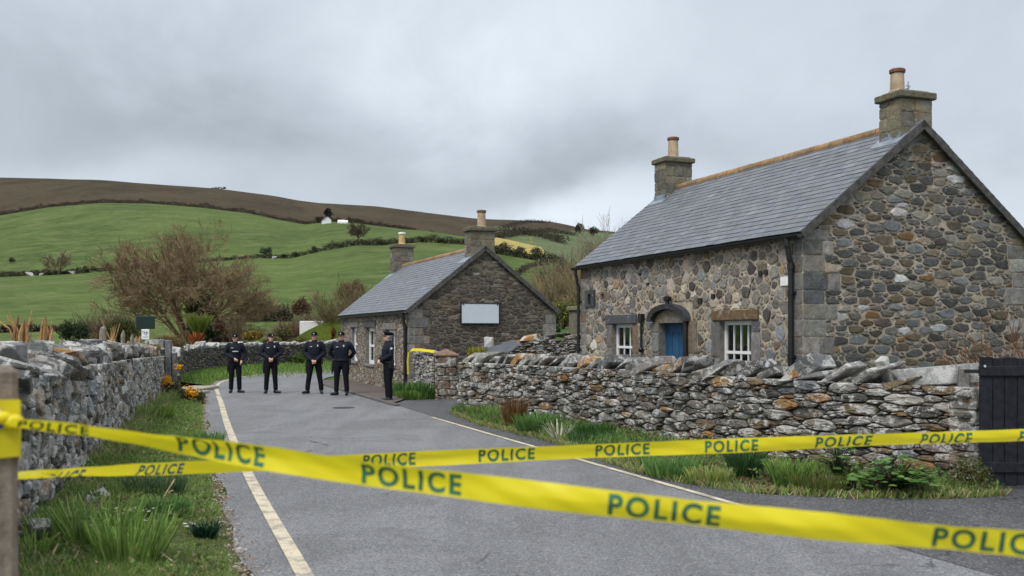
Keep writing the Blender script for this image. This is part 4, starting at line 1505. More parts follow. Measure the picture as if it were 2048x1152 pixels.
# wall between the two cottages
PB = Path([(-.25, 25.3), (0.6, 24.9), (1.75, 24.3)])
hB = lambda u: np.interp(u, [0, .6, 2.2], [1.45, 1.58, 1.62])
bw, _, rng = dry_wall('dry_stone_wall', 'dark slaty wall closing the gap between the two cottages', PB, hB, 0.4, 0.035, 0.11, 3.2, 19, bulge=0.05)
path_thick[bw.name] = .4
coping(bw, PB, hB, rngc, 0.0, PB.len - .1, .35, .55, -.15, 0.42, 0.13, zoff=-.03)

# gate pillar slabs at the end of the left wall
gpst = empty('slate_gatepost', 'gatepost of upright grey slate slabs at the far end of the left wall', 'gatepost', (-9.82, 28.35, 0), R(12))
for i, (a, b, h, c) in enumerate(((-.20, -.055, 1.60, (.20, .205, .215)), (-.05, .12, 1.58, (.16, .165, .175)), (.125, .24, 1.22, (.13, .135, .14)))):
    mb = MB()
    mb.bbox((a, -.16, -.1), (b, .12, h), .018, 0, c, rotm(ay=(-.015, .0, .02)[i]), (a, 0, 0))
    mb.obj('slab', M['gatepost'], gpst)
# pale stone standing on the wall behind the post
mb = MB()
mb.bm(rock(rngc, (.42, .35, .45), 14, .1), 0, (.36, .37, .38))
o = mb.obj('boulder', M['coping'])
o.location = (-10.45, 29.0, 1.38)
tag(o, 'pale grey boulder perched beside the slate gatepost', 'boulder')
PK = Path([(-10.9, 29.2), (-10.05, 28.9)])
kw, _, _ = dry_wall('dry_stone_wall', 'stub of dry stone wall behind the slate gatepost', PK, lambda u: 1.2 + 0 * u, .4, .05, .11, 1.6, 29, bulge=.05)

# flagstones at the garden entrance
mb = MB()
for lo, hi, c in (((-10.25, 29.8, -.03), (-9.4, 31.9, .10), (.33, .29, .23)), ((-9.42, 29.2, -.03), (-9.02, 29.75, .07), (.36, .33, .28))):
    mb.bbox(lo, hi, .02, 0, c)
tag(mb.obj('stone_step', M['dressed']), 'pale flat flagstones at the garden entrance by the bent road line', 'step')

# ------------------------------------------------------------------ black gate
gate = empty('wooden_gate', 'black boarded wooden gate beside the end of the long wall', 'gate', (5.2, 11.2, 0), R(-3))
rng = np.random.default_rng(4)
mb = MB()
x = 0.06
while x < 2.1:
    wd_ = .125 + .02 * rng.random()
    mb.bbox((x, -.02, .045 + .01 * rng.random()), (x + wd_ - .007, .012, 1.475 + .02 * rng.random() - .012 * x), .004)
    x += wd_
mb.obj('boards', M['black_wood'], gate)
for z_ in (.2, 1.28):
    mb = MB()
    mb.bbox((.04, -.048, z_), (2.1, -.0205, z_ + .11), .004)
    mb.obj('rail', M['black_wood'], gate)
mb = MB()
mb.tube([(1.0, -.02, .77), (1.0, -.04, .77)], .03, 10)
mb.obj('ring_latch', M['badge'], gate)
for (x_, z_) in ((.1, 1.39), (1.18, 1.19)):
    mb = MB()
    mb.tube([(x_, -.048, z_), (x_, -.056, z_)], .014, 8)
    mb.obj('bolt', M['badge'], gate)
mb = MB()
mb.box((-.12, -.035, 1.31), (.05, -.02, 1.35))
mb.obj('hinge', M['black'], gate)
mb = MB()
mb.bbox((-.10, .16, -.05), (.02, .3, 1.36), .01, 0, (.20, .19, .175))
mb.obj('gatepost', M['dressed'], gate)

# ------------------------------------------------------------------ tarpaulin, bracken bank, yellow tape on the short wall
def grid_sheet(mb, f, nu, nv, m=0, col=(1, 1, 1)):
    U, Vv = np.meshgrid(np.linspace(0, 1, nu), np.linspace(0, 1, nv), indexing='ij')
    P = np.array([f(u, v) for u, v in zip(U.ravel(), Vv.ravel())])
    i = np.arange(nu - 1)[:, None] * nv
    j = np.arange(nv - 1)[None]
    Q = np.stack([i + j, i + nv + j, i + nv + j + 1, i + j + 1], -1).reshape(-1, 4)
    mb.add(P, Q, m, col)


A, B, C_, D_ = px(935, 730, 22.6), px(1000, 712, 22.2), px(1046, 690, 23.6), px(1020, 676, 24.4)
A2 = px(965, 702, 23.6)


def tf(u, v):
    lo = A.lerp(B, min(1, u * 2)) if u < .5 else B.lerp(C_, u * 2 - 1)
    hi = A.lerp(A2, min(1, u * 2)) if u < .5 else A2.lerp(D_, u * 2 - 1)
    p = lo.lerp(hi, v)
    p.z += 0.035 * math.sin(u * 9 + v * 3) * v + 0.03 * math.sin(u * 23 + v * 7) * u + .02 * math.sin(v * 11)
    return p


mb = MB()
grid_sheet(mb, tf, 40, 14)
o = mb.obj('tarpaulin', M['tarp'], smooth=True)
sol = o.modifiers.new('t', 'SOLIDIFY')
sol.thickness = 0.012
tag(o, 'dark grey tarpaulin slumped over rubble behind the long wall', 'tarpaulin')
# heap it lies on
mb = MB()
rng = np.random.default_rng(6)
for i in range(40):
    u, v = rng.random(2)
    p = tf(u, v)
    mb.bm(rock(rng, (.5, .4, .35), 12, .1), 0, pick(PAL_DRY, rng), rotm(*rng.random(3) * 3), (0, 0, 0))
    mb.V[-1] = mb.V[-1] + np.array((p.x, p.y + .15, max(0.1, p.z - .32 - rng.random() * .5)))
tag(mb.obj('rubble_heap', M['stone_dry']), 'rubble stones heaped under the dark tarpaulin', 'rubble', kind='stuff')
mb = MB()
p = px(978, 684, 24.6)
mb.bm(rock(rng, (.26, .24, .28), 12, .1), 0, (.3, .3, .29))
o = mb.obj('boulder', M['coping'])
o.location = p
tag(o, 'rounded pale boulder standing above the tarpaulin in front of the small gable', 'boulder')
mb = MB()
mb.tube([(p.x, p.y + .1, p.z - .1), (p.x, p.y + .12, 0)], [.2, .45], 9, 0, (.13, .12, .11))
tag(mb.obj('rubble_mound', M['stone_dry']), 'stone mound carrying the rounded pale boulder', 'mound', kind='stuff')

# yellow tape hung over the short wall
mb = MB()
pts = [Vector((-2.92, 27.95, .62)), Vector((-2.93, 27.93, 1.0)), Vector((-2.9, 27.9, 1.24)), Vector((-2.78, 27.85, 1.31)), Vector((-2.5, 27.4, 1.31)), Vector((-2.1, 26.92, 1.27))]
V, F_ = [], []
for i, p in enumerate(pts):
    if i < 3:
        V += [p + Vector((-.02, -.03, 0)), p + Vector((.025, -.03, 0))]
    else:
        V += [p + Vector((0, -.03, -.035)), p + Vector((0, 0.02, .04))]
for i in range(len(pts) - 1):
    F_.append((2 * i, 2 * i + 1, 2 * i + 3, 2 * i + 2))
mb.add([v_[:] for v_ in V], F_)
o = mb.obj('barrier_tape', M['tape'])
sol = o.modifiers.new('t', 'SOLIDIFY')
sol.thickness = 0.004
tag(o, 'yellow tape draped over the short wall beside the capped pillar', 'tape')

# ------------------------------------------------------------------ broken stumps, sign, notice
def splinter(name, label, cat, base, h, rad, n, seed, cols, long=0.0, group=None):
    rng = np.random.default_rng(seed)
    mb = MB()
    for i in range(n):
        a = 6.283 * i / n + rng.random() * .5
        r = rad * (0.25 + .75 * rng.random())
        hh = h * (.62 + .5 * rng.random())
        x, y = r * math.cos(a), r * math.sin(a)
        wd_ = rad * (.16 + .22 * rng.random())
        ln = (rng.random(2) - .5) * .16 * h
        c = np.array(cols[rng.integers(len(cols))]) * (.8 + .4 * rng.random())
        mb.tube([(x, y, -.3), (x, y, hh * .55), (x + ln[0] * .5, y + ln[1] * .5, hh * .85), (x + ln[0], y + ln[1], hh)], [wd_, wd_, wd_ * .65, wd_ * .12], 5, 0, c)
    for i in range(int(long)):
        a = -2.6 + 5.2 * rng.random() if i else 2.75
        b = .25 + .5 * rng.random()
        L_ = h * (.5 + .5 * rng.random())
        x, y = rad * .5 * math.cos(a), rad * .3 * math.sin(a)
        mb.tube([(x, y, h * .5), (x + L_ * .2 * math.cos(a), y, h * .85), (x + L_ * b * math.cos(a), y + .05 * math.sin(a), h * .85 + L_ * .6 * (1.1 - b))], [.014, .011, .003], 5, 0, (.42, .24, .10))
    o = mb.obj(name, M['wood'])
    o.location = base
    return tag(o, label, cat, group)


gold, brown, greyw = (.38, .24, .115), (.18, .10, .055), (.22, .19, .16)
b = px(44, 700, 11.9)
splinter('tree_stump', 'shattered tree stump with long frayed splinters, nearest behind the left wall', 'stump', (b.x, b.y, 1.2), .72, .11, 18, 1, [gold, brown, brown, (.3, .15, .06)], 9)
mb = MB()
b = px(92, 700, 13.6)
splinter('broken_post', 'split golden post snapped into upright shards behind the left wall', 'post', (b.x, b.y, 1.2), .72, .11, 10, 2, [gold, (.34, .2, .09), (.46, .27, .12)], 0)
b = px(226, 690, 21.6)
splinter('broken_post', 'thin frayed stake splayed open beside a rounded grey post', 'post', (b.x, b.y, 1.2), .72, .06, 7, 3, [gold, (.34, .2, .09)], 3)
b = px(206, 690, 20.0)
mb = MB()
mb.tube([(0, 0, -1.3), (0, 0, .58), (.01, 0, .66), (.03, 0, .70)], [.075, .07, .06, .02], 9, 0, (.24, .21, .17))
o = mb.obj('wooden_post', M['grey_wood'])
o.location = (b.x, b.y, 1.2)
tag(o, 'rounded grey wooden post with a pale cut top behind the left wall', 'post')
pal = empty('broken_paling', 'row of snapped pale fence stakes under the dark green sign', 'fence', (*px(262, 690, 26.0)[:2], 0))
rng = np.random.default_rng(12)
for i, (xx, yy_) in enumerate(((246, 660), (256, 682), (264, 668), (272, 672), (280, 671), (291, 685), (299, 688))):
    p = px(xx, yy_, 2.4 / ((1024 - xx) / F - .29) + .5) - Vector(pal.location)
    c = np.array((greyw, gold, greyw, (.3, .2, .12), (.3, .2, .12), (.2, .13, .08), (.25, .16, .09))[i])
    mb = MB()
    w_ = .05 + .018 * rng.random()
    mb.tube([(p.x, p.y, 0), (p.x, p.y, p.z - .12), (p.x + .01, p.y, p.z)], [w_, w_, w_ * .25], 5, 0, c)
    mb.obj('stake', M['wood'], pal)

p = px(291, 645, 31)
sg = empty('sign', 'dark green sign board on a post above the left wall', 'sign', (p.x, p.y, 0))
mb = MB()
mb.bbox((-.29, -.02, p.z - .2), (.29, .02, p.z + .2), .01)
mb.box((-.27, -.025, p.z - .18), (.27, -.0205, p.z + .18))
mb.obj('board', M['dark_sign'], sg)
mb = MB()
mb.box((-.025, .021, 0), (.025, .06, p.z + .1))
mb.obj('post', M['grey_wood'], sg)
mb = MB()
zc_ = 0.0
mb.bbox((-.075, -.03, zc_ - .105), (.085, -.012, zc_ + .105), .006)
nt = mb.obj('notice', M['white'], sg)
nt.location = (0.0, 0, p.z - .37)
nt.scale = (1.5, 1.2, 1.5)
mb = MB()
for a, b in (((-.055, zc_ + .02), (-.045, zc_ + .06)), ((-.05, zc_ + .05), (-.01, zc_ + .06)), ((-.012, zc_ + .0), (.0, zc_ + .055)), ((.01, zc_ + .03), (.03, zc_ + .055)), ((.028, zc_ - .01), (.04, zc_ + .05)), ((.048, zc_ + .02), (.06, zc_ + .055)), ((-.03, zc_ - .0), (-.012, zc_ + .012)), ((0, zc_ - .018), (.03, zc_ - .008)), ((-.05, zc_ - .05), (.06, zc_ - .046)), ((-.05, zc_ - .065), (.045, zc_ - .061))):
    mb.box((a[0], -.0325, a[1]), (b[0], -.0305, b[1]))
mb.obj('print', M['ink'], nt)
# ------------------------------------------------------------------ vegetation
def blades(mb, P, h, wd, lean, rng, cols, curl=0.5, m=0, dirs=None):
    """curved grass blades: P (n,3) roots, h heights, wd width, lean sideways reach as a share of the height"""
    n = len(P)
    a = rng.random(n) * 6.283 if dirs is None else dirs
    d = np.stack([np.cos(a), np.sin(a), np.zeros(n)], 1)
    q = rng.random(n) * 6.283
    s_ = np.stack([np.cos(q), np.sin(q), np.zeros(n)], 1)
    h = np.broadcast_to(h, (n,)) * (0.6 + 0.6 * rng.random(n))
    ln = (np.broadcast_to(lean, (n,)) * (0.3 + rng.random(n)) * h)[:, None]
    up = np.array((0, 0, 1.0))
    w_ = (np.broadcast_to(wd, (n,)) * (0.7 + 0.6 * rng.random(n)))[:, None]
    hh = h[:, None]
    p1 = P + up * hh * .55 + d * ln * .35
    p2 = P + up * hh * .88 + d * ln * (.35 + .4 * curl)
    p3 = P + up * hh * (1.0 - .22 * curl) + d * ln
    V = np.stack([P - s_ * w_ / 2, P + s_ * w_ / 2, p1 - s_ * w_ * .45, p1 + s_ * w_ * .45, p2 - s_ * w_ * .28, p2 + s_ * w_ * .28, p3], 1).reshape(-1, 3)
    o = np.arange(n)[:, None] * 7
    T = np.concatenate([o + np.array(t_) for t_ in ((0, 1, 3), (0, 3, 2), (2, 3, 5), (2, 5, 4), (4, 5, 6))])
    cols = np.array(cols, float)
    c = cols[rng.integers(len(cols), size=n)] * (0.7 + 0.6 * rng.random(n))[:, None]
    mb.add(V, T, m, np.repeat(c, 7, 0))


def leaves(mb, P, size, rng, cols, m=0, updir=None, aspect=0.55, var=0.3):
    """small bent leaves at the points P"""
    n = len(P)
    d = rng.normal(size=(n, 3))
    if updir is not None:
        d = d * 0.7 + updir
    d /= np.linalg.norm(d, axis=1)[:, None]
    r = rng.normal(size=(n, 3))
    s_ = np.cross(d, r)
    s_ /= np.linalg.norm(s_, axis=1)[:, None] + 1e-9
    nn = np.cross(d, s_)
    L = (size * (0.6 + 0.8 * rng.random(n)))[:, None]
    V = np.stack([P, P + d * L * .5 + s_ * L * aspect / 2 + nn * L * .08, P + d * L, P + d * L * .5 - s_ * L * aspect / 2 + nn * L * .08], 1).reshape(-1, 3)
    o = np.arange(n)[:, None] * 4
    cols = np.array(cols, float)
    c = cols[rng.integers(len(cols), size=n)] * (1 - var + 2 * var * rng.random(n))[:, None]
    mb.add(V, o + np.array([[0, 1, 2, 3]]), m, np.repeat(c, 4, 0))


def lumps(rng, n, c, r, k=14, shell=0.55):
    """n points in a lumpy ellipsoid made of k smaller balls"""
    c, r = np.asarray(c, float), np.asarray(r, float)
    q = rng.normal(size=(k, 3))
    q /= np.linalg.norm(q, axis=1)[:, None]
    q[:, 2] = np.abs(q[:, 2]) * 1.0 - .25
    ctr = q * (0.35 + 0.35 * rng.random(k))[:, None]
    rad = 0.28 + 0.28 * rng.random(k)
    i = rng.integers(k, size=n)
    d = rng.normal(size=(n, 3))
    d /= np.linalg.norm(d, axis=1)[:, None]
    P = ctr[i] + d * (rad[i] * (shell + (1 - shell) * rng.random(n)))[:, None]
    return c + P * r


def twig(mb, p, d, L, r, lev, rng, up, bend, kids_, col, sides, spread, start=0.25, minr=0.004):
    """recursive bare branch"""
    n = 4 if lev > 1 else 3
    pts = [p]
    dd = d
    for i in range(n):
        dd = dd + rng.normal(size=3) * bend + np.array((0, 0, up))
        dd = dd / np.linalg.norm(dd)
        pts.append(pts[-1] + dd * L / n)
    rad = np.linspace(r, max(minr, r * .38), n + 1)
    tgt = mb[0] if lev >= kids_['trunk'] else mb[1]
    tgt.tube(pts, rad, sides if lev > 1 else 3, 0, np.array(col) * (.75 + .5 * rng.random()), cap=False)
    if lev <= 0:
        return
    k = kids_[lev]
    for i in range(k):
        f = start + (1 - start) * (i + rng.random()) / k
        j = min(n - 1, int(f * n))
        q = pts[j] + (pts[j + 1] - pts[j]) * (f * n - j)
        ax = rng.normal(size=3)
        ax = ax - dd * (ax @ dd)
        ax /= np.linalg.norm(ax)
        base_d = pts[j + 1] - pts[j]
        base_d = base_d / np.linalg.norm(base_d)
        a = spread * (.6 + .7 * rng.random())
        nd = base_d * math.cos(a) + ax * math.sin(a)
        twig(mb, q, nd, L * (.5 + .28 * rng.random()) * (1 - .25 * f), max(minr, rad[j] * .55), lev - 1, rng, up, bend, kids_, col, sides, spread, start, minr)


def bare_tree(name, label, cat, base, L0, r0, n0, seed, fan, kids_, col, up=0.04, bend=0.12, spread=0.65, trunk_h=0.5, minr=0.008, group=None, tilt=(0, 0), start=.2):
    rng = np.random.default_rng(seed)
    root = empty(name, label, cat, base, 0, group)
    tr, cr = MB(), MB()
    lev = max(k for k in kids_ if isinstance(k, int))
    p0 = np.array((0, 0, 0.0))
    top = np.array((tilt[0] * trunk_h, tilt[1] * trunk_h, trunk_h))
    tr.tube([p0 - (0, 0, .3), p0 + top * .5, top], [r0 * 1.35, r0 * 1.05, r0 * .95], 8, 0, col)
    for i in range(n0):
        a = 2.4 * i + rng.random() * .6
        t_ = fan * math.sqrt(((i * 7) % n0 + .3 + .5 * rng.random()) / n0)
        d = np.array((math.cos(a) * math.sin(t_), math.sin(a) * math.sin(t_), math.cos(t_)))
        twig((tr, cr), top * (.5 + .5 * rng.random()), d, L0 * (.75 + .45 * rng.random()), r0 * (.45 + .25 * rng.random()), lev, rng, up, bend, kids_, col, 6, spread, start, minr)
    tr.obj('trunk', M['twig'], root, smooth=True)
    cr.obj('crown', M['twig'], root)
    return root


def bush(name, label, c, r, n, size, cols, seed, cat='bush', group=None, k=14, stems=True, aspect=.55, updir=None, mat='leaf', shell=.55):
    rng = np.random.default_rng(seed)
    mb = MB()
    base = np.array((c[0], c[1], c[2] - r[2] * .9))
    P = lumps(rng, n, (0, 0, r[2] * .9), r, k, shell)
    P = P[P[:, 2] > -0.1]
    leaves(mb, P, size, rng, cols, updir=updir, aspect=aspect)
    if stems:
        for i in range(10):
            a, t_ = rng.random() * 6.28, .2 + .7 * rng.random()
            e = np.array((math.cos(a) * r[0] * t_, math.sin(a) * r[1] * t_, r[2] * (.7 + .6 * rng.random())))
            mb.tube([(0, 0, -.1), e * (.4, .4, .5), e], [.03 * r[2], .02 * r[2], .006 * r[2]], 4, 0, (.06, .045, .03))
    o = mb.obj(name, M[mat])
    o.location = base
    return tag(o, label, cat, group)


def shrub(name, label, base, h, rad, n, seed, cols, r0=.012, kidn=(5, 3), cat='shrub', fan=.6, up=.05, group=None, bend=.10):
    """leafless shrub: many stems rising from one foot"""
    rng = np.random.default_rng(seed)
    mb = MB()
    lev = len(kidn)
    kd = {'trunk': 99}
    for i, k in enumerate(kidn):
        kd[lev - i] = k
    for i in range(n):
        a, t_ = rng.random() * 6.283, fan * math.sqrt(rng.random())
        d = np.array((math.cos(a) * math.sin(t_), math.sin(a) * math.sin(t_), math.cos(t_)))
        p = np.array((math.cos(a) * rad * .3 * rng.random(), math.sin(a) * rad * .3 * rng.random(), -.1))
        twig((mb, mb), p, d, h * (.6 + .35 * rng.random()), r0 * (.7 + .6 * rng.random()), lev, rng, up, bend, kd, cols[rng.integers(len(cols))], 4, .45, .25, r0 * .35)
    o = mb.obj(name, M['twig'])
    o.location = base
    return tag(o, label, cat, group)


def tuft(name, label, x, y, n, h, spread, wd, cols, seed, lean=.7, cat='grass clump', z=0.0, curl=.6, group=None, mat='blade'):
    rng = np.random.default_rng(seed)
    mb = MB()
    a = rng.random(n) * 6.283
    r = spread * np.sqrt(rng.random(n))
    P = np.stack([r * np.cos(a), r * np.sin(a), np.full(n, -.01)], 1)
    blades(mb, P, h, wd, lean, rng, cols, curl, dirs=a + rng.normal(size=n) * .5)
    o = mb.obj(name, M[mat])
    o.location = (x, y, z)
    return tag(o, label, cat, group)


G1 = [(.15, .26, .05), (.20, .31, .07), (.115, .215, .045), (.25, .33, .10)]
GY = [(.27, .32, .085), (.33, .33, .12), (.2, .28, .065)]
GD = [(.09, .185, .05), (.125, .235, .065), (.15, .265, .075)]
STRAW = [(.42, .34, .20), (.33, .25, .14), (.5, .41, .27)]
wallX = lambda y: -1.75 - .29 * y
edgeX = lambda y: np.interp(y, LL[:, 1], LL[:, 0]) - .46 + 0.22 * np.clip((y - 26) / 6, 0, 1)

# ---- left verge: bank of earth and grass
ys = np.linspace(3, 30.2, 90)
nx = 9
V = []
rng = np.random.default_rng(3)
for y in ys:
    a, b = wallX(y) - .15, float(edgeX(y)) + .06
    for i in range(nx):
        f = i / (nx - 1)
        V.append((a + (b - a) * f, y, -.012 + .08 * (1 - f) ** 1.2 * 1.0 + .05 * math.sin(f * math.pi) + (.02 * rng.random() if 0 < i < nx - 1 else 0)))
V = np.array(V)
Q = [(i * nx + j, i * nx + j + 1, (i + 1) * nx + j + 1, (i + 1) * nx + j) for i in range(len(ys) - 1) for j in range(nx - 1)]
mb = MB()
mb.add(V, Q)
tag(mb.obj('verge', M['verge_soil'], smooth=True), kind='structure')


def verge_z(x, y):
    a, b = wallX(y) - .15, edgeX(y) + .06
    f = np.clip((x - a) / (b - a), 0, 1)
    return -.012 + .08 * (1 - f) ** 1.2 + .05 * np.sin(f * math.pi)


mb = MB()
n = 150000
y = 4.5 + 25.2 * rng.random(n) ** 1.9
a, b = wallX(y), edgeX(y)
f = rng.random(n) ** .92
x = a + (b - a) * f
clump = np.array([mnoise.noise(Vector((xx * 1.3, yy_ * 1.3, 0))) for xx, yy_ in zip(x, y)])
keep = rng.random(n) < np.clip(.8 + clump * .9, .2, 1) * np.clip((b - x) / .12 + .25, 0, 1)
x, y, clump, f = x[keep], y[keep], clump[keep], f[keep]
P = np.stack([x, y, verge_z(x, y) - .01], 1)
hgt = (.07 + .085 * np.clip(clump + .3, 0, 1)) * (1.15 - .6 * f)
k = len(P)
sel = rng.random(k)
wd_ = np.clip(.0045 + .0006 * (y - 6), .0045, .02)
g1 = sel < .60
g2 = (sel >= .60) & (sel < .86)
g3 = sel >= .86
blades(mb, P[g1], hgt[g1], wd_[g1], .8, rng, G1)
blades(mb, P[g2], hgt[g2] * .8, wd_[g2], 1.0, rng, GY)
blades(mb, P[g3], hgt[g3] * .7, wd_[g3], 1.6, rng, STRAW, .9)
n = 9000
y = 5 + 23 * rng.random(n) ** 1.5
x = wallX(y) + .02 + (edgeX(y) - wallX(y)) * .34 * rng.random(n) ** 1.3
cl = np.array([mnoise.noise(Vector((q * 2.1, r * 2.1, 7))) for q, r in zip(x, y)])
k = cl > -.08
P = np.stack([x, y, verge_z(x, y) - .01], 1)[k]
q = rng.random(len(P))
hs_ = np.clip((P[:, 1] - 5) / 9, .38, 1)
blades(mb, P[q < .6], .24 * hs_[q < .6], .012, 1.0, rng, G1 + GD)
blades(mb, P[(q >= .6) & (q < .8)], .30 * hs_[(q >= .6) & (q < .8)], .009, 1.3, rng, GY, .9)
blades(mb, P[q >= .8], .34 * hs_[q >= .8], .007, 1.2, rng, STRAW, .8)
tag(mb.obj('grass', M['blade']), 'short rough grass covering the left verge', 'grass', kind='stuff')
# loose grit along the asphalt edge
mb = MB()
n = 2600
y = 5 + 23 * rng.random(n) ** 1.7
x = edgeX(y) + .02 + rng.normal(size=n) * .07
s_ = .006 + .012 * rng.random(n)
for i in range(n):
    q = s_[i]
    h_ = rng.random(3) * .6 + .7
    V = np.array([(q, 0, 0), (0, q, 0), (-q, 0, 0), (0, -q, 0), (0, 0, q * .8)]) * h_ + (x[i], y[i], .001)
    mb.add(V, [(0, 1, 4), (1, 2, 4), (2, 3, 4), (3, 0, 4)], 0, np.array((.22, .17, .13)) * (.5 + rng.random()))
tag(mb.obj('gravel', M['stone_dry']), 'brown grit along the broken edge of the asphalt', 'gravel', kind='stuff')

# long tussocks of the left verge
vz = lambda x, y: float(verge_z(np.array(x), np.array(y)))
for i, (qx, qy, n, h, s_, cols, lab) in enumerate((
        (120, 1100, 260, .24, .2, G1, 'tall dark grass tussock at the foot of the left wall, lowest in the picture'),
        (210, 1105, 260, .36, .25, G1, 'big loose grass tussock below the tapes near the left wall'),
        (310, 1000, 420, .2, .3, [(.06, .11, .05), (.075, .13, .055)], 'bluish green grass cushion halfway across the verge'),
        (330, 1045, 380, .2, .2, GD, 'low dark grass cushion beside the dry stalk'),
        (400, 890, 320, .2, .35, GD, 'dark grass tuft leaning over the asphalt edge'),
        (300, 850, 420, .34, .4, G1, 'bright grass tuft at the wall foot below the gorse'),
        (60, 1135, 220, .18, .2, G1, 'grass tussock pressed against the weathered post'),
        (260, 1140, 260, .36, .22, G1, 'foreground grass tussock at the bottom edge of the verge'))):
    X, Y = gp(qx, qy)
    tuft('grass_tussock', lab, X, Y, n, h, s_, .008 + .0006 * Y, cols, 40 + i, z=vz(X, Y))
# dry stalks
mb = MB()
for (q0, q1, z1, r_, lab) in (((90, 1118), (128, 1062), .30, .013, 'thick pale broken stalk lying over the grass near the boulder'), ((100, 1150), (116, 1088), .2, .008, 'thin straw stalk beside the pale boulder'), ((314, 1040), (350, 958), .12, .007, 'long leaning dry stalk in the middle of the verge'), ((130, 1110), (160, 1122), .05, .008, 'short dry stalk fallen below the tussocks'), ((300, 1122), (345, 1150), .05, .008, 'dry stalk lying in the grass near the road edge')):
    a, b = gp(*q0), gp(*q1)
    a = np.array((a[0], a[1], .08))
    if q1[1] < q0[1] - 30:
        e = np.array(px(q1[0], q1[1], a[1] + .25))
    else:
        b = gp(*q1)
        e = np.array((b[0], b[1], .1))
    mb = MB()
    mb.tube([a, (a + e) / 2 + (0, 0, .02), e], [r_ * .7, r_ * .9, r_], 6, 0, (.36, .27, .17))
    tag(mb.obj('dry_stalk', M['wood']), lab, 'stalk')
# stones lying in the verge
rng = np.random.default_rng(21)
for (qx, qy, sz, c, lab) in ((78, 1108, (.17, .15, .24), (.24, .235, .22), 'pale round boulder in the grass at the lower left'), (200, 1018, (.12, .1, .16), (.40, .40, .40), 'small white-flecked stone standing in the verge below the tape'), (180, 1025, (.1, .1, .1), (.3, .3, .29), 'small grey stone beside the white-flecked stone'), (30, 1100, (.14, .12, .12), (.36, .35, .33), 'white stone at the wall foot behind the weathered post')):
    X, Y = gp(qx, qy)
    mb = MB()
    mb.bm(rock(rng, sz, 16, .14), 0, c, rotm(rng.random(), rng.random(), rng.random()), (0, 0, 0))
    o = mb.obj('stone', M['stone_dry'])
    o.location = (X, Y, vz(X, Y) + sz[2] * .4)
    tag(o, lab, 'stone')


def flowers(name, label, X, Y, z, n, spread, h, size, cols, seed, stemc=(.05, .09, .02), cat='flower'):
    """small bloom heads on thin stems"""
    rng = np.random.default_rng(seed)
    mb = MB()
    for i in range(n):
        a, r = rng.random() * 6.283, spread * math.sqrt(rng.random())
        p = np.array((r * math.cos(a), r * math.sin(a), 0))
        e = p + (rng.normal() * .03, rng.normal() * .03, h * (.6 + .5 * rng.random()))
        mb.tube([p, e], [.003, .002], 3, 0, stemc, cap=False)
        c = cols[rng.integers(len(cols))]
        for q in range(6):
            b = 6.283 * q / 6
            d = np.array((math.cos(b), math.sin(b), .35)) * size
            s_ = np.array((-math.sin(b), math.cos(b), 0)) * size * .45
            mb.add([e, e + d * .6 + s_, e + d, e + d * .6 - s_], [(0, 1, 2, 3)], 0, np.array(c) * (.8 + .4 * rng.random()))
    o = mb.obj(name, M['petal'])
    o.location = (X, Y, z)
    return tag(o, label, cat)


for (qx, qy, n, sp, h, sz, c, lab, sd) in ((265, 1058, 26, .16, .12, .018, [(.75, .68, .66), (.7, .55, .52)], 'small white blossoms scattered in the middle of the verge', 1), (270, 1082, 7, .08, .1, .016, [(.75, .7, .68)], 'few white blossoms just below the white patch', 5), (388, 1078, 5, .05, .12, .022, [(.75, .75, .72)], 'white flower beside the dark rosette near the road', 7),
                                       (325, 846, 5, .12, .30, .045, [(.55, .06, .04)], 'red poppy-like flower at the foot of the left wall', 2), (292, 850, 7, .2, .26, .04, [(.5, .08, .07), (.55, .16, .12)], 'pinkish red flowers beside the wall base', 3), (280, 846, 5, .15, .26, .04, [(.7, .7, .72)], 'white flowers against the wall base', 4), (290, 818, 6, .15, .4, .045, [(.55, .18, .03)], 'orange flowers growing against the left wall', 6)):
    X, Y = gp(qx, qy)
    flowers('wild_flowers', lab, X, Y, vz(X, Y), n, sp, h, sz, c, sd)
X, Y = gp(412, 1080)
tuft('rosette_plant', 'dark green leafy rosette near the edge of the road', X, Y, 160, .15, .07, .016, [(.012, .045, .022), (.016, .055, .03)], 9, lean=1.0, cat='plant', z=vz(X, Y))
# gorse on the verge
GORSE = [(.05, .055, .025), (.07, .065, .035), (.04, .06, .02)]
for i, (xx, yy_, Y, r, lab) in enumerate(((338, 782, 27.0, (.42, .4, .42), 'spiny gorse bush with yellow flowers at the slate gatepost'), (385, 800, 25.0, (.36, .35, .36), 'smaller gorse bush with orange flowers nearer the road'))):
    c = px(xx, yy_, Y)
    rng = np.random.default_rng(60 + i)
    b = bush('gorse_bush', lab, c, r, 2600, .07, GORSE, 60 + i, aspect=.2)
    mb = MB()
    for q in ((.05, -.3, .72), (.12, -.32, .66), (-.02, -.34, .62), (.3, -.1, 1.02)) if i == 0 else ((.05, -.25, .62), (-.02, -.2, .7), (.12, -.25, .55)):
        P = np.array(q) * (1, 1, r[2] / .42) + rng.normal(size=(70, 3)) * .055
        mb = MB()
        leaves(mb, P, .05, rng, [(.72, .36, .015), (.62, .27, .01), (.75, .45, .03)], aspect=.8)
        mb.obj('flower_head', M['petal'], b)

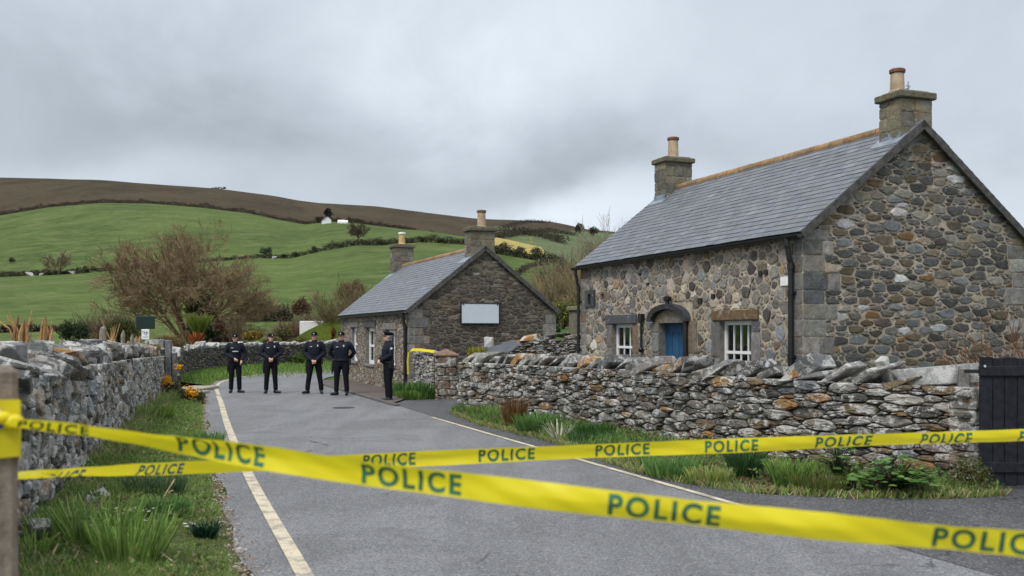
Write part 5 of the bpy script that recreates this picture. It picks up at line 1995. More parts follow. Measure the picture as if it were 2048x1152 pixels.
# ---- right verge under the long wall
edgeR = [(-1.35, 21.9), (-0.62, 19.1), (0.69, 16.05), (1.65, 12.35), (2.15, 11.5), (2.75, 10.85), (3.6, 10.62), (4.62, 10.55), (5.35, 10.75)]
E2 = np.array(edgeR)
uu = np.linspace(0, 1, 60)
dE = np.concatenate([[0], np.cumsum(np.linalg.norm(np.diff(E2, axis=0), axis=1))])
er = np.stack([np.interp(uu * dE[-1], dE, E2[:, 0]), np.interp(uu * dE[-1], dE, E2[:, 1])], 1)
er[:, 0] += [.07 * mnoise.noise(Vector((i * .9, 1, 0))) + .05 * mnoise.noise(Vector((i * .35, 4, 0))) for i in range(60)]
er[:, 1] += [.16 * mnoise.noise(Vector((i * .8, 9, 0))) + .10 * mnoise.noise(Vector((i * .3, 2, 0))) for i in range(60)]
wx, wy, _, _ = PR.at(uu * PR.len, -0.1)
V = []
nx = 8
rng = np.random.default_rng(13)
for i in range(60):
    for j in range(nx):
        f = j / (nx - 1)
        V.append((er[i, 0] + (wx[i] - er[i, 0]) * f, er[i, 1] + (wy[i] - er[i, 1]) * f, .0 + .09 * f ** .8 + (.02 * rng.random() if 0 < j < nx - 1 else 0)))
mb = MB()
mb.add(V, [(i * nx + j, (i + 1) * nx + j, (i + 1) * nx + j + 1, i * nx + j + 1) for i in range(59) for j in range(nx - 1)])
tag(mb.obj('verge', M['verge_soil'], smooth=True), kind='structure')


def rv(u, f):
    i = np.clip(u * 59, 0, 58.999)
    k = i.astype(int)
    t_ = i - k
    ex = er[k, 0] * (1 - t_) + er[k + 1, 0] * t_
    ey = er[k, 1] * (1 - t_) + er[k + 1, 1] * t_
    a = wx[k] * (1 - t_) + wx[k + 1] * t_
    b = wy[k] * (1 - t_) + wy[k + 1] * t_
    return np.stack([ex + (a - ex) * f, ey + (b - ey) * f, .0 + .09 * f ** .8], -1)


mb = MB()
n = 38000
u, f = rng.random(n), .06 + .9 * rng.random(n)
P = rv(u, f)
cl = np.array([mnoise.noise(Vector((q[0] * 1.6, q[1] * 1.6, 3))) for q in P])
dens = np.where(u < .72, .95, .5) * np.where(f > .62, .45, 1.0) * np.clip(.6 + cl * 1.5, .05, 1)
k = rng.random(n) < dens
P, u, cl, f = P[k], u[k], cl[k], f[k]
hgt = np.where(f > .62, .8, 1.0) * np.where(u < .72, .13, .09) * (1 + .8 * np.clip(cl, 0, 1))
sel = rng.random(len(P))
for lo, hi, cols, ls, hs in ((0, .48, G1, .9, 1), (.48, .68, GD, .8, 1.3), (.68, .82, GY, 1, .8), (.82, 1, STRAW, 1.6, .7)):
    q = (sel >= lo) & (sel < hi)
    blades(mb, P[q], hgt[q] * hs, .011, ls, rng, cols)
n = 5000
P = rv(rng.random(n), -.03 + .12 * rng.random(n) ** 1.5)
P[:, 2] = .004
blades(mb, P, .085, .010, 1.5, rng, G1 + GY + STRAW)
tag(mb.obj('grass', M['blade']), 'rough grass growing along the foot of the long right wall', 'grass', kind='stuff')
# low mixed weeds in both verges
mb = MB()
n = 9000
P = rv(rng.random(n), .08 + .88 * rng.random(n))
k = np.array([mnoise.noise(Vector((q[0] * 2.4, q[1] * 2.4, 11))) for q in P]) > .02
P = P[k] + np.stack([np.zeros(k.sum()), np.zeros(k.sum()), .02 + .10 * rng.random(k.sum())], 1)
leaves(mb, P, .055, rng, [(.09, .17, .04), (.13, .21, .05), (.06, .12, .035), (.16, .12, .06), (.11, .09, .05)], updir=np.array((0, 0, .5)), aspect=.6)
tag(mb.obj('undergrowth', M['leaf']), 'low mixed weeds along the foot of the right wall', 'weeds', kind='stuff')
mb = MB()
n = 9000
y = 5 + 23 * rng.random(n) ** 1.7
x = wallX(y) + .05 + (edgeX(y) - wallX(y)) * .93 * rng.random(n)
k = np.array([mnoise.noise(Vector((a * 1.9, b * 1.9, 21))) for a, b in zip(x, y)]) > .08
x, y = x[k], y[k]
P = np.stack([x, y, verge_z(x, y) + .015 + .09 * rng.random(len(x))], 1)
leaves(mb, P, .045, rng, [(.11, .20, .045), (.15, .24, .06), (.08, .15, .04), (.20, .15, .08), (.26, .20, .12)], updir=np.array((0, 0, .5)), aspect=.55)
tag(mb.obj('undergrowth', M['leaf']), 'low mixed weeds in the left verge', 'weeds', kind='stuff')
mb = MB()
n = 1500
P = rv(.62 + .38 * rng.random(n), .05 + .5 * rng.random(n))
for q in P:
    a = rng.random() * 6.283
    L_ = .03 + .07 * rng.random()
    d = np.array((math.cos(a) * L_, math.sin(a) * L_, .01 * rng.normal()))
    s_ = np.array((-d[1], d[0], 0)) * .3
    mb.add([q + (0, 0, .012), q + d * .5 + s_ + (0, 0, .03), q + d + (0, 0, .012), q + d * .5 - s_ + (0, 0, .015)], [(0, 1, 2, 3)], 0, np.array((.16, .085, .05)) * (.5 + rng.random()))
tag(mb.obj('leaf_litter', M['leaf']), 'dead brown leaves below the right wall', 'leaf litter', kind='stuff')
for i, (qx, qy, n, h, s_, cols, lab) in enumerate((
        (965, 838, 420, 0.26, .30, G1, 'bright grass clump at the driveway end of the long wall'),
        (1000, 845, 360, 0.24, .28, G1, 'grass clump just left of the rusty dock'),
        (1075, 868, 700, 0.33, .34, GD, 'tall dense grass clump just right of the rusty dock'),
        (1190, 885, 420, 0.29, .26, [(.04, .11, .02), (.05, .13, .025)], 'clump of broad iris leaves in the middle of the wall foot'),
        (1180, 890, 300, 0.20, .3, [(.06, .13, .05), (.085, .17, .065)], 'low dark leafy clump behind the white spiky plant'),
        (1345, 955, 500, 0.22, .30, GD, 'dark grass clump peeping below the rear tape'),
        (1420, 968, 420, 0.17, .25, GY, 'yellowish grass clump at the bend of the wall foot'),
        (1490, 958, 360, 0.33, .16, [(.035, .085, .03), (.05, .11, .035)], 'arching daffodil-leaf clump below the rear tape'),
        (1580, 975, 460, 0.29, .2, G1, 'upright grass clump under the large wall stones'),
        (1640, 985, 360, 0.18, .26, [(.10, .13, .03), (.12, .115, .035)], 'olive grass clump left of the ivy'))):
    X, Y = gp(qx, qy)
    tuft('grass_clump', lab, X, Y, n, h, s_, .014, cols, 140 + i, z=.03)
X, Y = gp(1030, 862)
tuft('dock_plant', 'rust-brown dead dock plant standing against the long wall', X, Y + .3, 240, .62, .16, .014, [(.17, .085, .03), (.22, .115, .04), (.12, .075, .035)], 8, lean=.42, cat='plant', curl=.4)
X, Y = gp(1118, 884)
tuft('spiky_plant', 'white spiky plant at the foot of the long wall', X, Y, 46, .34, .06, .018, [(.50, .48, .36), (.58, .56, .46), (.3, .32, .16)], 18, lean=1.3, cat='plant', curl=.6, mat='petal')


def broadleaf(name, label, X, Y, z, n, r, h, size, cols, seed, cat='plant', upd=(0, 0, .6)):
    rng = np.random.default_rng(seed)
    mb = MB()
    for i in range(n):
        a, q = rng.random() * 6.283, r * math.sqrt(rng.random())
        hh = h * (1 - .55 * (q / r) ** 2) * (.45 + .55 * rng.random())
        e = np.array((q * math.cos(a), q * math.sin(a), hh))
        mb.tube([(0, 0, 0), e * (.5, .5, .7), e], [.005, .004, .003], 3, 0, (.05, .07, .025), cap=False)
        # heart-shaped leaf with a fold
        d = np.array((math.cos(a), math.sin(a), -.35 + .5 * rng.random()))
        d /= np.linalg.norm(d)
        s_ = np.array((-math.sin(a), math.cos(a), 0))
        nn = np.cross(s_, d)
        L_ = size * (.6 + .7 * rng.random())
        c = np.array(cols[rng.integers(len(cols))]) * (.75 + .5 * rng.random())
        o_ = [(0, 0, 0), (-.12, .3, .08), (.2, .48, .1), (.62, .36, .07), (1, 0, -.05), (.62, -.36, .07), (.2, -.48, .1), (-.12, -.3, .08)]
        V = [e + (d * b[0] + s_ * b[1] + nn * b[2]) * L_ for b in o_]
        V.append(e + d * L_ * .45)
        mb.add(V, [(8, j, (j + 1) % 8) for j in range(8)], 0, c)
    o = mb.obj(name, M['leaf'])
    o.location = (X, Y, z)
    return tag(o, label, cat)


LG = [(.075, .165, .035), (.105, .21, .045), (.15, .25, .065), (.055, .125, .03)]
X, Y = gp(1800, 992)
broadleaf('leafy_plant', 'broad-leaved green bushy plant at the wall end near the black gate', X, Y + .1, .03, 190, .36, .42, .085, LG, 1)
X, Y = gp(1690, 978)
broadleaf('ivy', 'ivy climbing the stones left of the leafy plant', X, Y + .25, .03, 60, .17, .62, .085, LG, 2)
X, Y = gp(1705, 985)
broadleaf('dock_plant', 'low plant with large round leaves under the ivy', X, Y, .03, 14, .14, .2, .14, LG, 3)
X, Y = gp(1940, 985)
bush('weed', 'wispy yellow-green weed in front of the gate foot', (X, Y, .2), (.30, .22, .2), 900, .04, [(.10, .115, .035), (.14, .13, .05), (.06, .085, .02)], 4, cat='plant', aspect=.35)
X, Y = gp(1755, 985)
shrub('bramble', 'tangle of dead pinkish bramble stems between ivy and leafy plant', (X, Y + .3, .02), .32, .2, 26, 5, [(.2, .115, .085), (.26, .17, .12)], .004, (4, 2), fan=1.2, up=-.06, bend=.3)
# daffodil clump under the short wall
X, Y = gp(830, 797)
for i, (xx, yy_, n, h, s_, cols, lab) in enumerate(((812, 795, 520, .42, .34, GD, 'dark green leaf clump left of the white bloom by the short wall'), (860, 798, 480, .45, .3, GD, 'dark green leaf clump against the capped pillar'), (825, 799, 360, .24, .4, G1, 'low grass in front of the white bloom'))):
    X, Y = gp(xx, yy_)
    tuft('leaf_clump', lab, X, Y + .15, n, h, s_, .026, cols, 230 + i)
X, Y = gp(845, 792)
tuft('spiky_plant', 'white spiky bloom among dark leaves beside the capped pillar', X, Y, 70, .44, .08, .035, [(.6, .57, .45), (.66, .64, .55)], 19, lean=.8, cat='plant', curl=.4, mat='petal')
p = px(953, 705, 23.4)
tuft('yellow_flowers', 'yellow-green flowering tuft on the rubble by the tarpaulin', p.x, p.y, 160, .30, .14, .03, [(.30, .28, .03), (.20, .25, .04), (.42, .34, .03)], 20, lean=.7, cat='plant', z=p.z - .16)
mb = MB()
rng = np.random.default_rng(44)
n = 2600
t_ = rng.random(n)
P = np.stack([.1 + 1.75 * t_, 23.95 - .7 * t_ + .3 * rng.random(n), .95 + .1 * rng.random(n)], 1)
blades(mb, P, .22, .012, .8, rng, [(.15, .085, .03), (.2, .12, .045), (.11, .065, .025)], .8)
V = [(-.1, 23.75, 0), (1.95, 23.0, 0), (1.95, 23.6, 1.02), (-.1, 24.2, 1.0), (-.1, 24.8, 0), (1.95, 24.2, 0)]
mb.add(V, [(0, 1, 2, 3), (3, 2, 5, 4), (0, 3, 4), (1, 5, 2)], 0, (.1, .06, .03))
tag(mb.obj('bracken_bank', M['blade']), 'bank of dead brown bracken at the foot of the slaty wall', 'bracken', kind='stuff')
# red twigs above the gate
p = px(2040, 735, 13.0)
shrub('bare_shrub', 'leafless red-brown twiggy shrub rising behind the black gate', (p.x + .1, p.y, .35), 1.6, .5, 46, 71, [(.17, .075, .035), (.22, .11, .05), (.14, .07, .04)], .010, (4, 2), fan=.75, up=.03)

# ---- grass below the far wall on the outside of the bend
mb = MB()
n = 24000
u = PF.len * rng.random(n)
fx, fy, _, _ = PF.at(u, 0.05)
i = np.array([int(np.argmin((LL[:, 0] - a) ** 2 + (LL[:, 1] - b) ** 2)) for a, b in zip(fx[::30], fy[::30])])
i = np.repeat(i, 30)[:n]
f = .02 + .84 * rng.random(n)
ex, ey = ledge[i, 0], ledge[i, 1]
P = np.stack([fx + (ex - fx) * f, fy + (ey - fy) * f, .16 * (1 - f) + 0 * f], 1)
blades(mb, P, .15 * (1.1 - .75 * f), .022, .8, rng, G1 + [(.10, .17, .03)])
tag(mb.obj('grass', M['blade']), 'bright grass strip between the bend and the curving far wall', 'grass', kind='stuff')
us = np.linspace(0, PF.len, 60)
fx, fy, _, _ = PF.at(us, -0.05)
ii = [int(np.argmin((LL[:, 0] - a) ** 2 + (LL[:, 1] - b) ** 2)) for a, b in zip(fx, fy)]
V = []
for k in range(60):
    for f in (0, .5, 1.0):
        V.append((fx[k] + (ledge[ii[k], 0] + .03 - fx[k]) * f, fy[k] + (ledge[ii[k], 1] - fy[k]) * f, .18 * (1 - f) - .012))
mb = MB()
mb.add(V, [(i * 3 + j, i * 3 + j + 1, i * 3 + j + 4, i * 3 + j + 3) for i in range(59) for j in range(2)])
tag(mb.obj('verge', M['grass_ground'], smooth=True), kind='structure')
bush('grass_bush', 'rounded grassy bush against the far wall behind the officers', px(607, 722, 53), (.8, .5, .65), 1500, .2, [(.07, .12, .03), (.10, .13, .04)], 5, aspect=.25)
# ------------------------------------------------------------------ gardens and hillside
def at(x, yb, Y):
    """ground-ish base point seen at pixel x, yb and depth Y"""
    return px(x, yb, Y)


TW = [(.155, .105, .065), (.125, .085, .055), (.185, .135, .08)]
# the big bare tree
b = px(372, 712, 62)
bare_tree('bare_tree', 'large spreading bare brown tree behind the bend', 'tree', (b.x, b.y, 0.2), 4.3, .19, 19, 5, 1.12, {4: 6, 3: 5, 2: 5, 1: 7, 'trunk': 4}, (.215, .152, .092), up=.03, bend=.11, spread=.62, trunk_h=1.5, minr=.009, start=.38)
b = px(690, 668, 66)
bare_tree('bare_tree', 'olive brown bare tree beside the eaves of the small cottage', 'tree', (b.x, b.y, 0.3), 2.7, .09, 13, 3, .9, {3: 7, 2: 6, 1: 5, 'trunk': 3}, (.19, .155, .085), up=.10, bend=.10, spread=.5, trunk_h=.5, minr=.009)
b = px(712, 640, 72)
bush('rusty_bush', 'rust brown leafy crown beside the olive bare tree', px(704, 585, 72), (1.3, 1.2, 1.25), 4200, .13, [(.16, .10, .05), (.20, .13, .06), (.13, .09, .045)], 31, k=34, stems=False, shell=.2)
b = px(470, 690, 58)
bare_tree('bare_tree', 'small upright bare tree just left of the first officer', 'tree', (b.x, b.y, 0.1), 1.6, .05, 12, 4, .55, {2: 6, 1: 5, 'trunk': 2}, (.165, .12, .07), up=.14, bend=.09, spread=.45, trunk_h=.6, minr=.008)
# garden shrubs, left to right
D1 = [(.026, .048, .024), (.038, .065, .03), (.052, .082, .038)]
bush('dark_bush', 'dark green pointed bush behind the split golden post', px(146, 668, 34), (.50, .45, .52), 2600, .10, D1 + [(.05, .075, .03)], 32, aspect=.35, updir=(0, 0, .8))
bush('bush', 'brown dead bracken bush right of the dark green bush', px(180, 685, 36), (.8, .6, .42), 2200, .10, [(.15, .095, .04), (.19, .125, .055), (.10, .08, .035)], 33, aspect=.3)
b = px(212, 690, 50)
shrub('bare_shrub', 'purple-brown rounded bare shrub left of the big tree', (b.x, b.y, .4), 2.1, .9, 120, 34, [(.115, .07, .055), (.14, .085, .065)], .016, (6, 3), fan=.95, up=.05)
bush('bush', 'olive green bush behind the dark green sign', px(246, 668, 42), (.95, .7, .85), 3000, .13, [(.075, .085, .025), (.10, .105, .03), (.055, .065, .022)], 35, aspect=.3, updir=(0, 0, .9))
b = px(318, 690, 40)
shrub('bare_shrub', 'pale wiry bare shrub between the sign and the palm', (b.x, b.y, .3), 1.45, .5, 60, 36, [(.25, .19, .10), (.2, .15, .08)], .012, (4, 2), fan=.9, up=.04)
bush('bush', 'rust and straw coloured bracken mound right of the sign', px(338, 690, 38), (.9, .7, .42), 3000, .10, [(.20, .125, .055), (.25, .165, .07), (.14, .10, .04), (.12, .11, .04)], 37, aspect=.3, updir=(0, 0, .5))
bush('bush', 'small lime green bush just left of the slate gatepost', px(322, 693, 32), (.3, .3, .25), 700, .08, [(.13, .19, .03), (.09, .15, .03)], 38)
bush('bush', 'mustard flowering bush on the wall top under the notice', px(303, 697, 26), (.3, .3, .16), 700, .06, [(.2, .17, .03), (.12, .12, .03), (.28, .2, .03)], 39)
bush('dark_evergreen', 'tall dark evergreen behind the palm', px(405, 618, 60), (.95, .9, 1.35), 5200, .18, D1, 40, cat='tree')
bush('dark_evergreen', 'broad dark evergreen base under the palm', px(410, 665, 56), (.95, .9, .95), 3600, .16, D1, 41, cat='bush')
p = px(398, 668, 52)
rng = np.random.default_rng(5)
tuft('palm', 'spiky lime green palm crown in front of the dark evergreen', p.x, p.y, 240, 1.15, .12, .055, [(.15, .19, .03), (.20, .22, .045), (.10, .15, .025)], 42, lean=.95, cat='palm', z=p.z - .1, curl=.35)
p = px(392, 690, 46)
tuft('red_plant', 'orange-red spiky plant at the wall below the palm', p.x, p.y, 90, .7, .1, .06, [(.33, .09, .03), (.42, .14, .04), (.25, .08, .03)], 43, lean=.8, cat='plant', z=p.z - .1)
mb = MB()
p = px(407, 692, 45)
mb.bbox((-.14, -.1, -.6), (.14, .1, .16), .02, 0, (.4, .39, .37))
o = mb.obj('stone_block', M['dressed'])
o.location = p
tag(o, 'pale upright stone block standing on the far wall', 'stone')
bush('bush', 'purple-brown bush on the right side of the dark evergreen', px(437, 655, 55), (.4, .4, .6), 900, .12, [(.10, .055, .04), (.13, .075, .05)], 44)
bush('gorse_bush', 'yellow-orange flowering gorse between the first two officers', px(508, 674, 56), (.68, .5, .42), 2400, .10, [(.30, .17, .03), (.36, .22, .04), (.16, .13, .03), (.09, .09, .025)], 45)
for i, (xx, yy_, Y, r, cols, lab) in enumerate((
        (478, 690, 55, (.7, .5, .25), [(.13, .11, .03), (.09, .085, .025)], 'low mossy mound behind the first officer'),
        (545, 682, 57, (.7, .5, .32), [(.12, .115, .035), (.16, .14, .04)], 'olive bush behind the second officer'),
        (568, 668, 60, (.85, .6, .55), [(.09, .10, .035), (.13, .125, .045), (.16, .14, .05)], 'tall mossy shrub right of the second officer'),
        (598, 683, 58, (.9, .6, .26), [(.15, .13, .03), (.11, .11, .03)], 'golden mossy mound left of the third officer'),
        (632, 686, 58, (.8, .6, .22), [(.11, .12, .03), (.085, .09, .025)], 'dark mossy mound behind the third officer'),
        (660, 690, 58, (.7, .5, .2), [(.12, .12, .03), (.15, .14, .035)], 'flat mossy cushion beside the fourth officer'))):
    bush('shrub', lab, px(xx, yy_, Y), r, 1500, .10, cols, 50 + i)
# lime lawn mound and white wall
mb = MB()
V, Q = [], []
for i in range(25):
    for j in range(9):
        xx = 572 + (720 - 572) * i / 24
        Y = 60 + 9 * j / 8
        p = px(xx, 690, 62)
        h = .1 + 2.5 * min(1, (i / 15) ** .4) * math.sin(min(1, j / 5) * 1.57)
        V.append((px(xx, 690, Y).x, Y, h + .05))
Q = [(i * 9 + j, (i + 1) * 9 + j, (i + 1) * 9 + j + 1, i * 9 + j + 1) for i in range(24) for j in range(8)]
mb.add(V, Q)
tag(mb.obj('grass_bank', M['lime_lawn'], smooth=True), kind='structure')
a, b = px(599, 660, 66), px(650, 660, 66)
mb = MB()
mb.bbox((a.x, 66, 1.2), (b.x, 66.3, px(0, 642, 66).z), .03)
mb.V[0][:, 2] += (mb.V[0][:, 0] < a.x + .8) * 0
tag(mb.obj('garden_wall', M['white']), 'short whitewashed garden wall at the top of the lime lawn', 'garden wall')
p = px(667, 690, 58.5)
bush('rusty_shrub', 'narrow rust red columnar shrub by the corner of the small cottage', px(667, 669, 58.5), (.15, .15, .66), 900, .08, [(.15, .05, .02), (.20, .075, .03)], 58, stems=False, k=22)
mb = MB()
a, b = px(385, 674, 66), px(472, 674, 66)
for z_ in (1.44, 1.58):
    mb.box((a.x, 66, z_), (b.x, 66.05, z_ + .07))
for k in range(5):
    x_ = a.x + (b.x - a.x) * k / 4
    mb.box((x_ - .04, 66.051, 0), (x_ + .04, 66.1, 1.66))
tag(mb.obj('rail_fence', M['white']), 'low white rail behind the small bare tree', 'fence')
# darker shrubs and hedges behind the gardens
HEDGE_FOOT = [(x, 103.5) for x in range(488, 586, 7)]
bush('bush', 'dark brown bush above the long dark hedge', px(602, 618, 100), (1.3, .8, 1.6), 2600, .2, [(.11, .07, .04), (.14, .09, .05)], 62, stems=False, shell=.25)
b = px(592, 668, 72)
shrub('bare_shrub', 'pinkish bare thicket left of the white garden wall', (b.x, b.y, .6), 2.0, 1.2, 150, 63, [(.20, .12, .09), (.17, .10, .075)], .016, (6, 3), fan=1.0, up=.05)
b = px(640, 660, 78)
shrub('bare_shrub', 'grey-brown bare thicket above the white garden wall', (b.x, b.y, .8), 2.3, 1.5, 150, 64, [(.14, .10, .075), (.12, .085, .06)], .018, (6, 3), fan=1.0, up=.05)
b = px(445, 655, 66)
shrub('bare_shrub', 'russet bare shrub between the evergreen and the long hedge', (b.x, b.y, .6), 1.9, .8, 110, 65, [(.14, .09, .06), (.11, .07, .05)], .014, (6, 3), fan=.8, up=.05)

# ---- hedges of the hillside: leaf clumps along lines of the land
def hill_hedge(label, pts, h, wd_, n, size, cols, seed, name='hedge', dz=0.0):
    rng = np.random.default_rng(seed)
    P = np.array(pts, float)
    t_ = rng.random(n) * (len(P) - 1)
    i = np.clip(t_.astype(int), 0, len(P) - 2)
    q = P[i] + (P[i + 1] - P[i]) * (t_ - i)[:, None]
    lump = np.array([max(.25, .85 + .55 * mnoise.noise(Vector((a * .35, seed, 0))) + .5 * mnoise.noise(Vector((a * 1.3, seed, 5)))) for a in t_])
    pts3 = np.array([hill_pt(a, b) for a, b in q])
    pts3[:, 1] += rng.normal(size=n) * wd_ * .35
    pts3[:, 0] += rng.normal(size=n) * wd_ * .35
    pts3[:, 2] += h * lump * (rng.random(n) ** .8) - .1 * h + dz
    mb = MB()
    leaves(mb, pts3, size, rng, cols, aspect=.8)
    return tag(mb.obj(name, M['leaf']), label, 'hedge')


HB = [(.060, .044, .032), (.075, .054, .036), (.045, .037, .027), (.062, .055, .032)]
HG = [(.040, .048, .026), (.055, .062, .032), (.072, .068, .040)]
xs = np.arange(-220, 660, 12)
hill_hedge('long dark brown hedge curving below the moor', [(x, Y2) for x in xs], 2.3, 1.3, 16000, .42, HB, 1)
hill_hedge('dark brown hedge below the moor behind the small cottage chimneys', [(x, Y2) for x in np.arange(655, 945, 12)], 2.8, 1.8, 8000, .45, HB, 2)
hill_hedge('low dark hedge across the hillside left of the big bare tree', [(x, Y1) for x in np.arange(-200, 190, 10)], 1.4, 1.0, 8000, .26, HG + HB, 3)
hill_hedge('low hedge line between the big bare tree and the hillside bushes', [(x, Y1) for x in np.arange(190, 660, 10)], 1.1, .9, 8000, .24, HG, 4)
hill_hedge('bushy hedge running behind the small cottage chimneys', [(x, Y1) for x in np.arange(650, 960, 8)], 1.7, 1.3, 7000, .28, HG, 5)
hill_hedge('bushy hedge below the yellow field', [(x, Y1 - 20) for x in np.arange(955, 1130, 8)], 2.2, 1.4, 7000, .26, HG, 6)
hill_hedge('dark scrub above the yellow field', [(985, 330), (1010, 345), (1040, 360), (1090, 350), (1125, 330)], 3.0, 5, 6500, .42, HG + HB, 7)
hill_hedge('dark hedge climbing to the skyline right of the chimney', [(1040, 400), (1070, 440), (1100, 480), (1150, 520)], 2.4, 3, 4500, .45, HG + HB, 8)
hill_hedge('dark scrub high on the moor right of the chimney', [(1000, 560), (1030, 600), (1060, 640), (1090, 620)], 1.8, 8, 3000, .5, HB, 9)
hill_hedge('thin brown hedge curving down the field beside the small gable', [(1028, 150), (1040, 165), (1055, 178), (1075, 190), (1098, 200)], 1.0, .8, 1500, .28, HB, 10)
hill_hedge('dark low field wall at the left edge below the hill', [(-300, 92), (0, 95), (140, 97)], .7, .5, 2600, .22, HB, 11)

hill_hedge('long dark hedge along the foot of the hill behind the officers', HEDGE_FOOT, 1.9, 1.2, 7000, .2, [(.07, .075, .042), (.09, .085, .05), (.11, .095, .055)], 61)

# bushes standing along the hillside hedge
rng = np.random.default_rng(90)
HBUSH = [(533, 508, 34, 30, (.022, .03, .018), 'large dark round bush standing alone on the hillside hedge'), (568, 514, 14, 12, (.03, .034, .02), 'small dark bush just right of the large round bush'), (590, 514, 17, 15, (.035, .036, .022), 'second small dark bush right of the large round bush'), (628, 500, 16, 18, (.06, .04, .026), 'brown bush on the hedge below the white farmhouse'), (244, 530, 26, 22, (.045, .036, .024), 'brown bush touching the left side of the big bare tree'), (213, 541, 20, 20, (.028, .034, .018), 'dark bush left of the brown one on the hillside hedge'),
         (275, 521, 26, 26, (.075, .05, .035), 'reddish bush behind the left side of the big bare tree'), (186, 536, 18, 16, (.024, .034, .018), 'dark green bush in the middle of the hillside hedge'), (215, 549, 28, 18, (.065, .05, .034), 'wide brown bush below the hillside hedge'), (172, 545, 16, 18, (.026, .036, .018), 'small dark green bush left end of the bush row'), (91, 566, 24, 16, (.06, .045, .034), 'lone brown bush in the middle of the lower field'), (24, 526, 16, 18, (.035, .038, .026), 'lone dark bush in the upper field near the left edge'),
         (1008, 506, 22, 22, (.035, .04, .024), 'dark bush in the hedge below the yellow field, nearest the chimney'), (1040, 515, 20, 18, (.045, .045, .028), 'olive bush in the middle of the hedge below the yellow field'), (1072, 521, 26, 24, (.03, .034, .02), 'broad dark bush at the right end of the hedge below the yellow field'), (762, 480, 18, 14, (.03, .036, .02), 'dark bush on the hedge left of the small far chimney'), (845, 482, 16, 14, (.034, .038, .022), 'dark bush between the two small cottage chimneys'), (880, 482, 18, 12, (.03, .034, .02), 'dark bush just left of the small near chimney')]
for i, (xx, yy_, wpx, hpx, c, lab) in enumerate(HBUSH):
    Y = Y1 - 1 if abs(yy_ - HEDGE1(xx)) < 22 else (YF + (Y1 - YF) * .82 if yy_ > HEDGE1(xx) else 260)
    s_ = Y / F
    base = hill_pt(xx, Y)
    bush('bush', lab, (base[0], base[1], base[2] + hpx * s_ * .42), (wpx * s_ * .5, wpx * s_ * .4, hpx * s_ * .5), 700, .045 * wpx * s_ + .12, [tuple(x * 1.5 for x in c), tuple(x * 2.0 for x in c), tuple(x * 1.1 for x in c)], 100 + i, stems=False)
b = hill_pt(118, Y1 - 2)
bare_tree('bare_tree', 'small bare tree standing on the left hillside hedge', 'tree', tuple(b), 3.3, .13, 10, 6, 1.25, {3: 5, 2: 4, 1: 4, 'trunk': 3}, (.15, .115, .08), up=.06, bend=.12, spread=.5, trunk_h=1.0, minr=.03)
b = hill_pt(716, Y1 + 20)
bare_tree('bare_tree', 'broad round bare tree on the hillside below the farmhouse', 'tree', tuple(b), 2.6, .16, 12, 7, 1.2, {3: 5, 2: 5, 1: 4, 'trunk': 3}, (.105, .08, .06), up=.05, bend=.1, spread=.55, trunk_h=.9, minr=.035)
b = hill_pt(656, 470)
bush('dark_tree', 'small black tree beside the white farmhouse', (b[0], b[1], b[2] + 4), (2.2, 2, 3.4), 700, .9, [(.02, .022, .018), (.03, .03, .02)], 130, cat='tree')
b = hill_pt(638, 470)
bush('bush', 'brown scrub left of the white farmhouse', (b[0], b[1], b[2] + 1.8), (3.2, 2, 1.8), 500, .8, [(.06, .045, .035), (.08, .06, .04)], 131)
# white farmhouse
b = hill_pt(654, 440)
fh = empty('farmhouse', 'tiny white farmhouse high on the hillside', 'house', tuple(b), R(25))
mb = MB()
mb.add([(-1.6, -1.2, -.5), (1.6, -1.2, -.5), (1.6, -1.2, 1.6), (0, -1.2, 2.9), (-1.6, -1.2, 1.6), (-1.6, 3, -.5), (1.6, 3, -.5), (1.6, 3, 1.6), (0, 3, 2.9), (-1.6, 3, 1.6)], [(0, 1, 2, 3, 4), (9, 8, 7, 6, 5), (0, 4, 9, 5), (1, 6, 7, 2)])
mb.obj('wall', M['white'], fh)
mb = MB()
mb.add([(-1.8, -1.4, 1.48), (0, -1.4, 2.98), (0, 3.2, 2.98), (-1.8, 3.2, 1.48), (1.8, -1.4, 1.48), (1.8, 3.2, 1.48)], [(0, 1, 2, 3), (1, 4, 5, 2)], 0, (.1, .1, .11))
mb.obj('roof', M['slate'], fh)
for (xx, Y, w_, h_, lab) in ((682, 432, 3.0, .9, 'low white outbuilding right of the farmhouse'), (690, 428, 2.2, .8, 'second low white outbuilding, right of the first')):
    b = hill_pt(xx, Y)
    mb = MB()
    mb.add([(-w_ / 2, 0, -.4), (w_ / 2, 0, -.4), (w_ / 2, 1.6, -.4), (-w_ / 2, 1.6, -.4), (-w_ / 2, 0, h_), (w_ / 2, 0, h_), (w_ / 2, 1.6, h_), (-w_ / 2, 1.6, h_), (-w_ / 2, .8, h_ + .6), (w_ / 2, .8, h_ + .6)], [(0, 1, 5, 4), (1, 2, 6, 9, 5), (2, 3, 7, 6), (3, 0, 4, 8, 7), (4, 5, 9, 8), (6, 7, 8, 9)])
    o = mb.obj('outbuilding', M['white'])
    o.location = b
    tag(o, lab, 'outbuilding')
for i, (xx, Y, s_, lab) in enumerate(((60, Y1 - 4, 1.3, 'wide white rock below the left hedge'), (84, Y1 - 4, .8, 'small white rock below the left hedge'), (144, Y1 - 3, 1.0, 'white pointed rock at the foot of the hillside bushes'), (549, Y1 - 3, .8, 'white rock beside the large round hillside bush'))):
    b = hill_pt(xx, Y)
    mb = MB()
    mb.bm(rock(rng, (s_ * 1.6, s_, s_), 12, .1), 0, (.3, .3, .29))
    o = mb.obj('rock', M['coping'])
    o.location = (b[0], b[1], b[2] + s_ * .3)
    tag(o, lab, 'rock')
